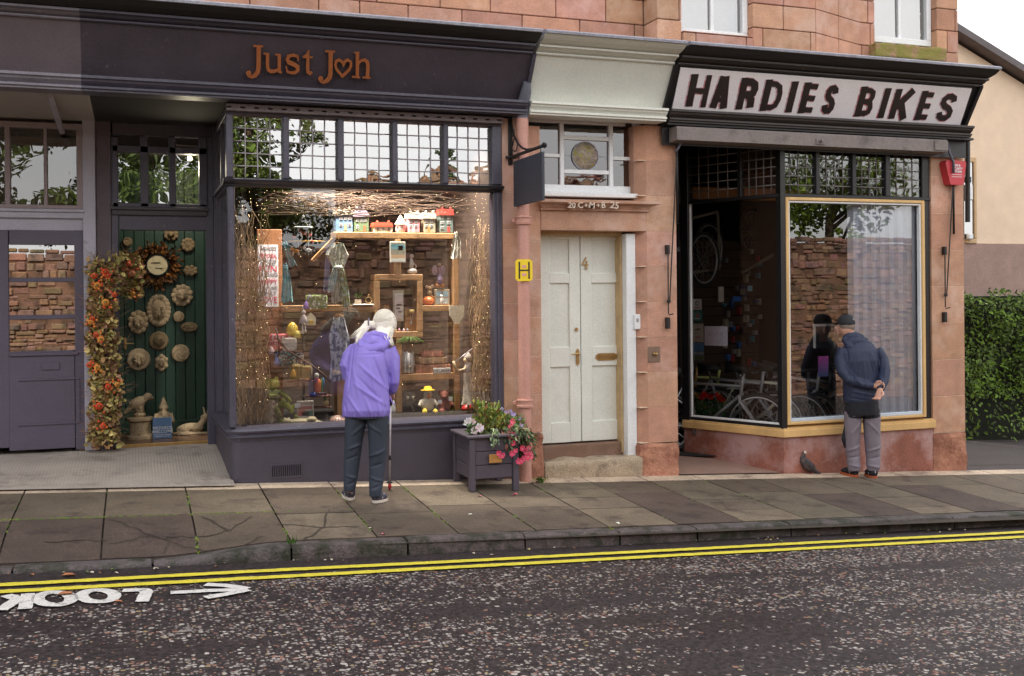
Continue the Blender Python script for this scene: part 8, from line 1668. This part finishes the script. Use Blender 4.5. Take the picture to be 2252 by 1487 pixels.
bicycle('dark bicycle at the very right behind the man and the blind',1935,905,9.7,math.radians(95),(.06,.05,.05),tyre=(.16,.10,.06))
bicycle('grey bicycle between the pale one and the pane corner',1706,900,10.0,math.radians(125),(.35,.36,.4))
bicycle('white-framed bicycle low behind the front pane',1826,905,9.95,math.radians(108),(.6,.6,.62))
bicycle('orange-trimmed dark bicycle at the left of the dim interior',1560,890,11.0,math.radians(140),(.5,.25,.06))
# wheels hung high
for i,(x_,y_,Y_) in enumerate(((1548,570,11.4),(1560,545,11.8),(1655,510,12.6))):
    T=thing('bicycle_wheel',['bicycle wheel with a dark tyre hung at the left of the dim shop interior','bicycle wheel hung behind another at the left of the interior','bicycle wheel hung high at the back of the shop'][i],'bicycle wheel',tuple(P(x_,y_,Y_)),'wheels hung in the bike shop'); wheel(T,P(x_,y_,Y_),.32,(.5,-1,0),rim=(.5,.5,.5))
# rucksack, jacket, poster stand, phone case colour block
T=thing('phone_case_card','pink to blue card hanging inside the bike shop window','card',tuple(P(1811,828,9.5))); mb=MB()
for i in range(8): s=i/7; mb.pb(1800,1822,783+i*5.6,783+(i+1)*5.6,9.5,9.51,((.70*(1-s)+.16*s),(.12*(1-s)+.25*s),(.62*(1-s)+.70*s)),c=0)
mb.build('card',TOY,T)
T=thing('framed_poster','poster with a dark figure picture in a white frame above the bicycles','poster',tuple(P(1808,745,9.9))); mb=MB(); mb.pb(1790,1838,712,765,9.9,9.92,(.7,.72,.7),c=.004); mb.build('frame',TOY,T); mb=MB(); mb.pb(1794,1834,717,765,9.896,9.899,(.04,.04,.045),c=0,Yref=9.9); mb.build('picture',TOY,T)
T=thing('route_map_card','white card with green leaves print beside the man','card',tuple(P(1848,745,9.8))); mb=MB(); mb.pb(1841,1858,712,757,9.8,9.81,(.75,.78,.76),c=.002); mb.build('card',TOY,T); mb=MB(); mb.pb(1844,1852,722,750,9.796,9.799,(.25,.42,.12),c=0,Yref=9.8); mb.build('print',TOY,T)
# wall shelves, goods and accessories deep inside
T=thing('slatwall_rack','slatted wall rack of small bicycle accessories at the back of the shop','display rack',tuple(P(1690,770,12.6)))
mb=MB()
for i in range(22): z_=-.4+i*.13; mb.box(5.6,8.8,12.6,12.63,z_,z_+.122,(1,.9,.8),.003)
mb.build('slats',mat('slatwall_board',S(92,76,64),.6,.15,6),T)
rr=random.Random(12)
for i in range(60):
    x_,y_=rr.uniform(1590,1712),rr.uniform(540,800); mb=MB(); w__,h__=rr.uniform(3,8),rr.uniform(6,18); col=rr.choice([(.5,.5,.5),(.1,.2,.5),(.5,.06,.06),(.05,.05,.06),(.6,.55,.45),(.1,.35,.45),(.3,.3,.32)]); mb.pb(x_,x_+w__,y_,y_+h__,12.5,12.58,col,c=.006); mb.build('accessory',TOY,T)
GZ=thing('wooden_beam','pale orange wooden beam across the inside of the bike shop','beam',tuple(P(1640,425,11.0))); mb=MB(); mb.box(5.0,8.8,11.0,11.12,PZ(1600,438,11),PZ(1600,412,11),(1,1,1),.006); mb.build('beam',mat('beam_orange',S(206,144,92),.6,.15,5),GZ)
GF=thing('grey_frame_rack','pale metal frame rack on the left wall of the shop','rack',tuple(P(1575,560,11.6))); mb=MB(); 
for a,b in(((1522,480),(1578,465)),((1578,465),(1582,590)),((1522,600),(1582,590)),((1630,600),(1700,560))): mb.tube([P(*a,11.7),P(*b,11.7)],.02,6)
mb.build('bars',mat('rack_metal',S(140,132,116),.5,.1,9,metal=.3),GF)
for i,(x_,y_) in enumerate(((1545,862),(1559,866),(1583,870),(1569,860),(1592,868))):
    pass
T=thing('red_flowers','red artificial flowers in a wire basket low behind the angled pane','flowers',tuple(P(1565,895,10.2)))
for (x_,y_) in ((1543,872),(1550,868),(1562,872),(1580,874),(1588,879),(1574,868)):
    mb=MB(); c=P(x_,y_,10.25)
    for a in range(16): mb.rleaf(c+V((U(-.012,.012),U(-.01,.01),U(-.012,.012))),.035,.035,(.75,.03,.02),(U(-1,1),-.8,U(-1,1)))
    mb.build('flower',FLW,T)
mb=MB()
for i in range(160): mb.rleaf(P(U(1525,1590),U(880,915),10.3),.05,.03,(.07,.2,.05))
mb.build('leaves',GR,T)
for i,(x0_,x1_,y0_,y1_,col,lb) in enumerate(((1580,1592,630,664,(.55,.48,.42),'tall narrow cream price card deep in the bike shop'),(1612,1630,652,662,(.05,.15,.5),'small blue box deep in the bike shop'),(1645,1655,628,640,(.3,.55,.7),'light blue packet hanging deep in the bike shop'))):
    T=thing('shop_item',lb,'packet',tuple(P(x0_,y1_,11.6))); mb=MB(); mb.pb(x0_,x1_,y0_,y1_,11.6,11.62,col,c=.002); mb.build('packet',TOY,T)
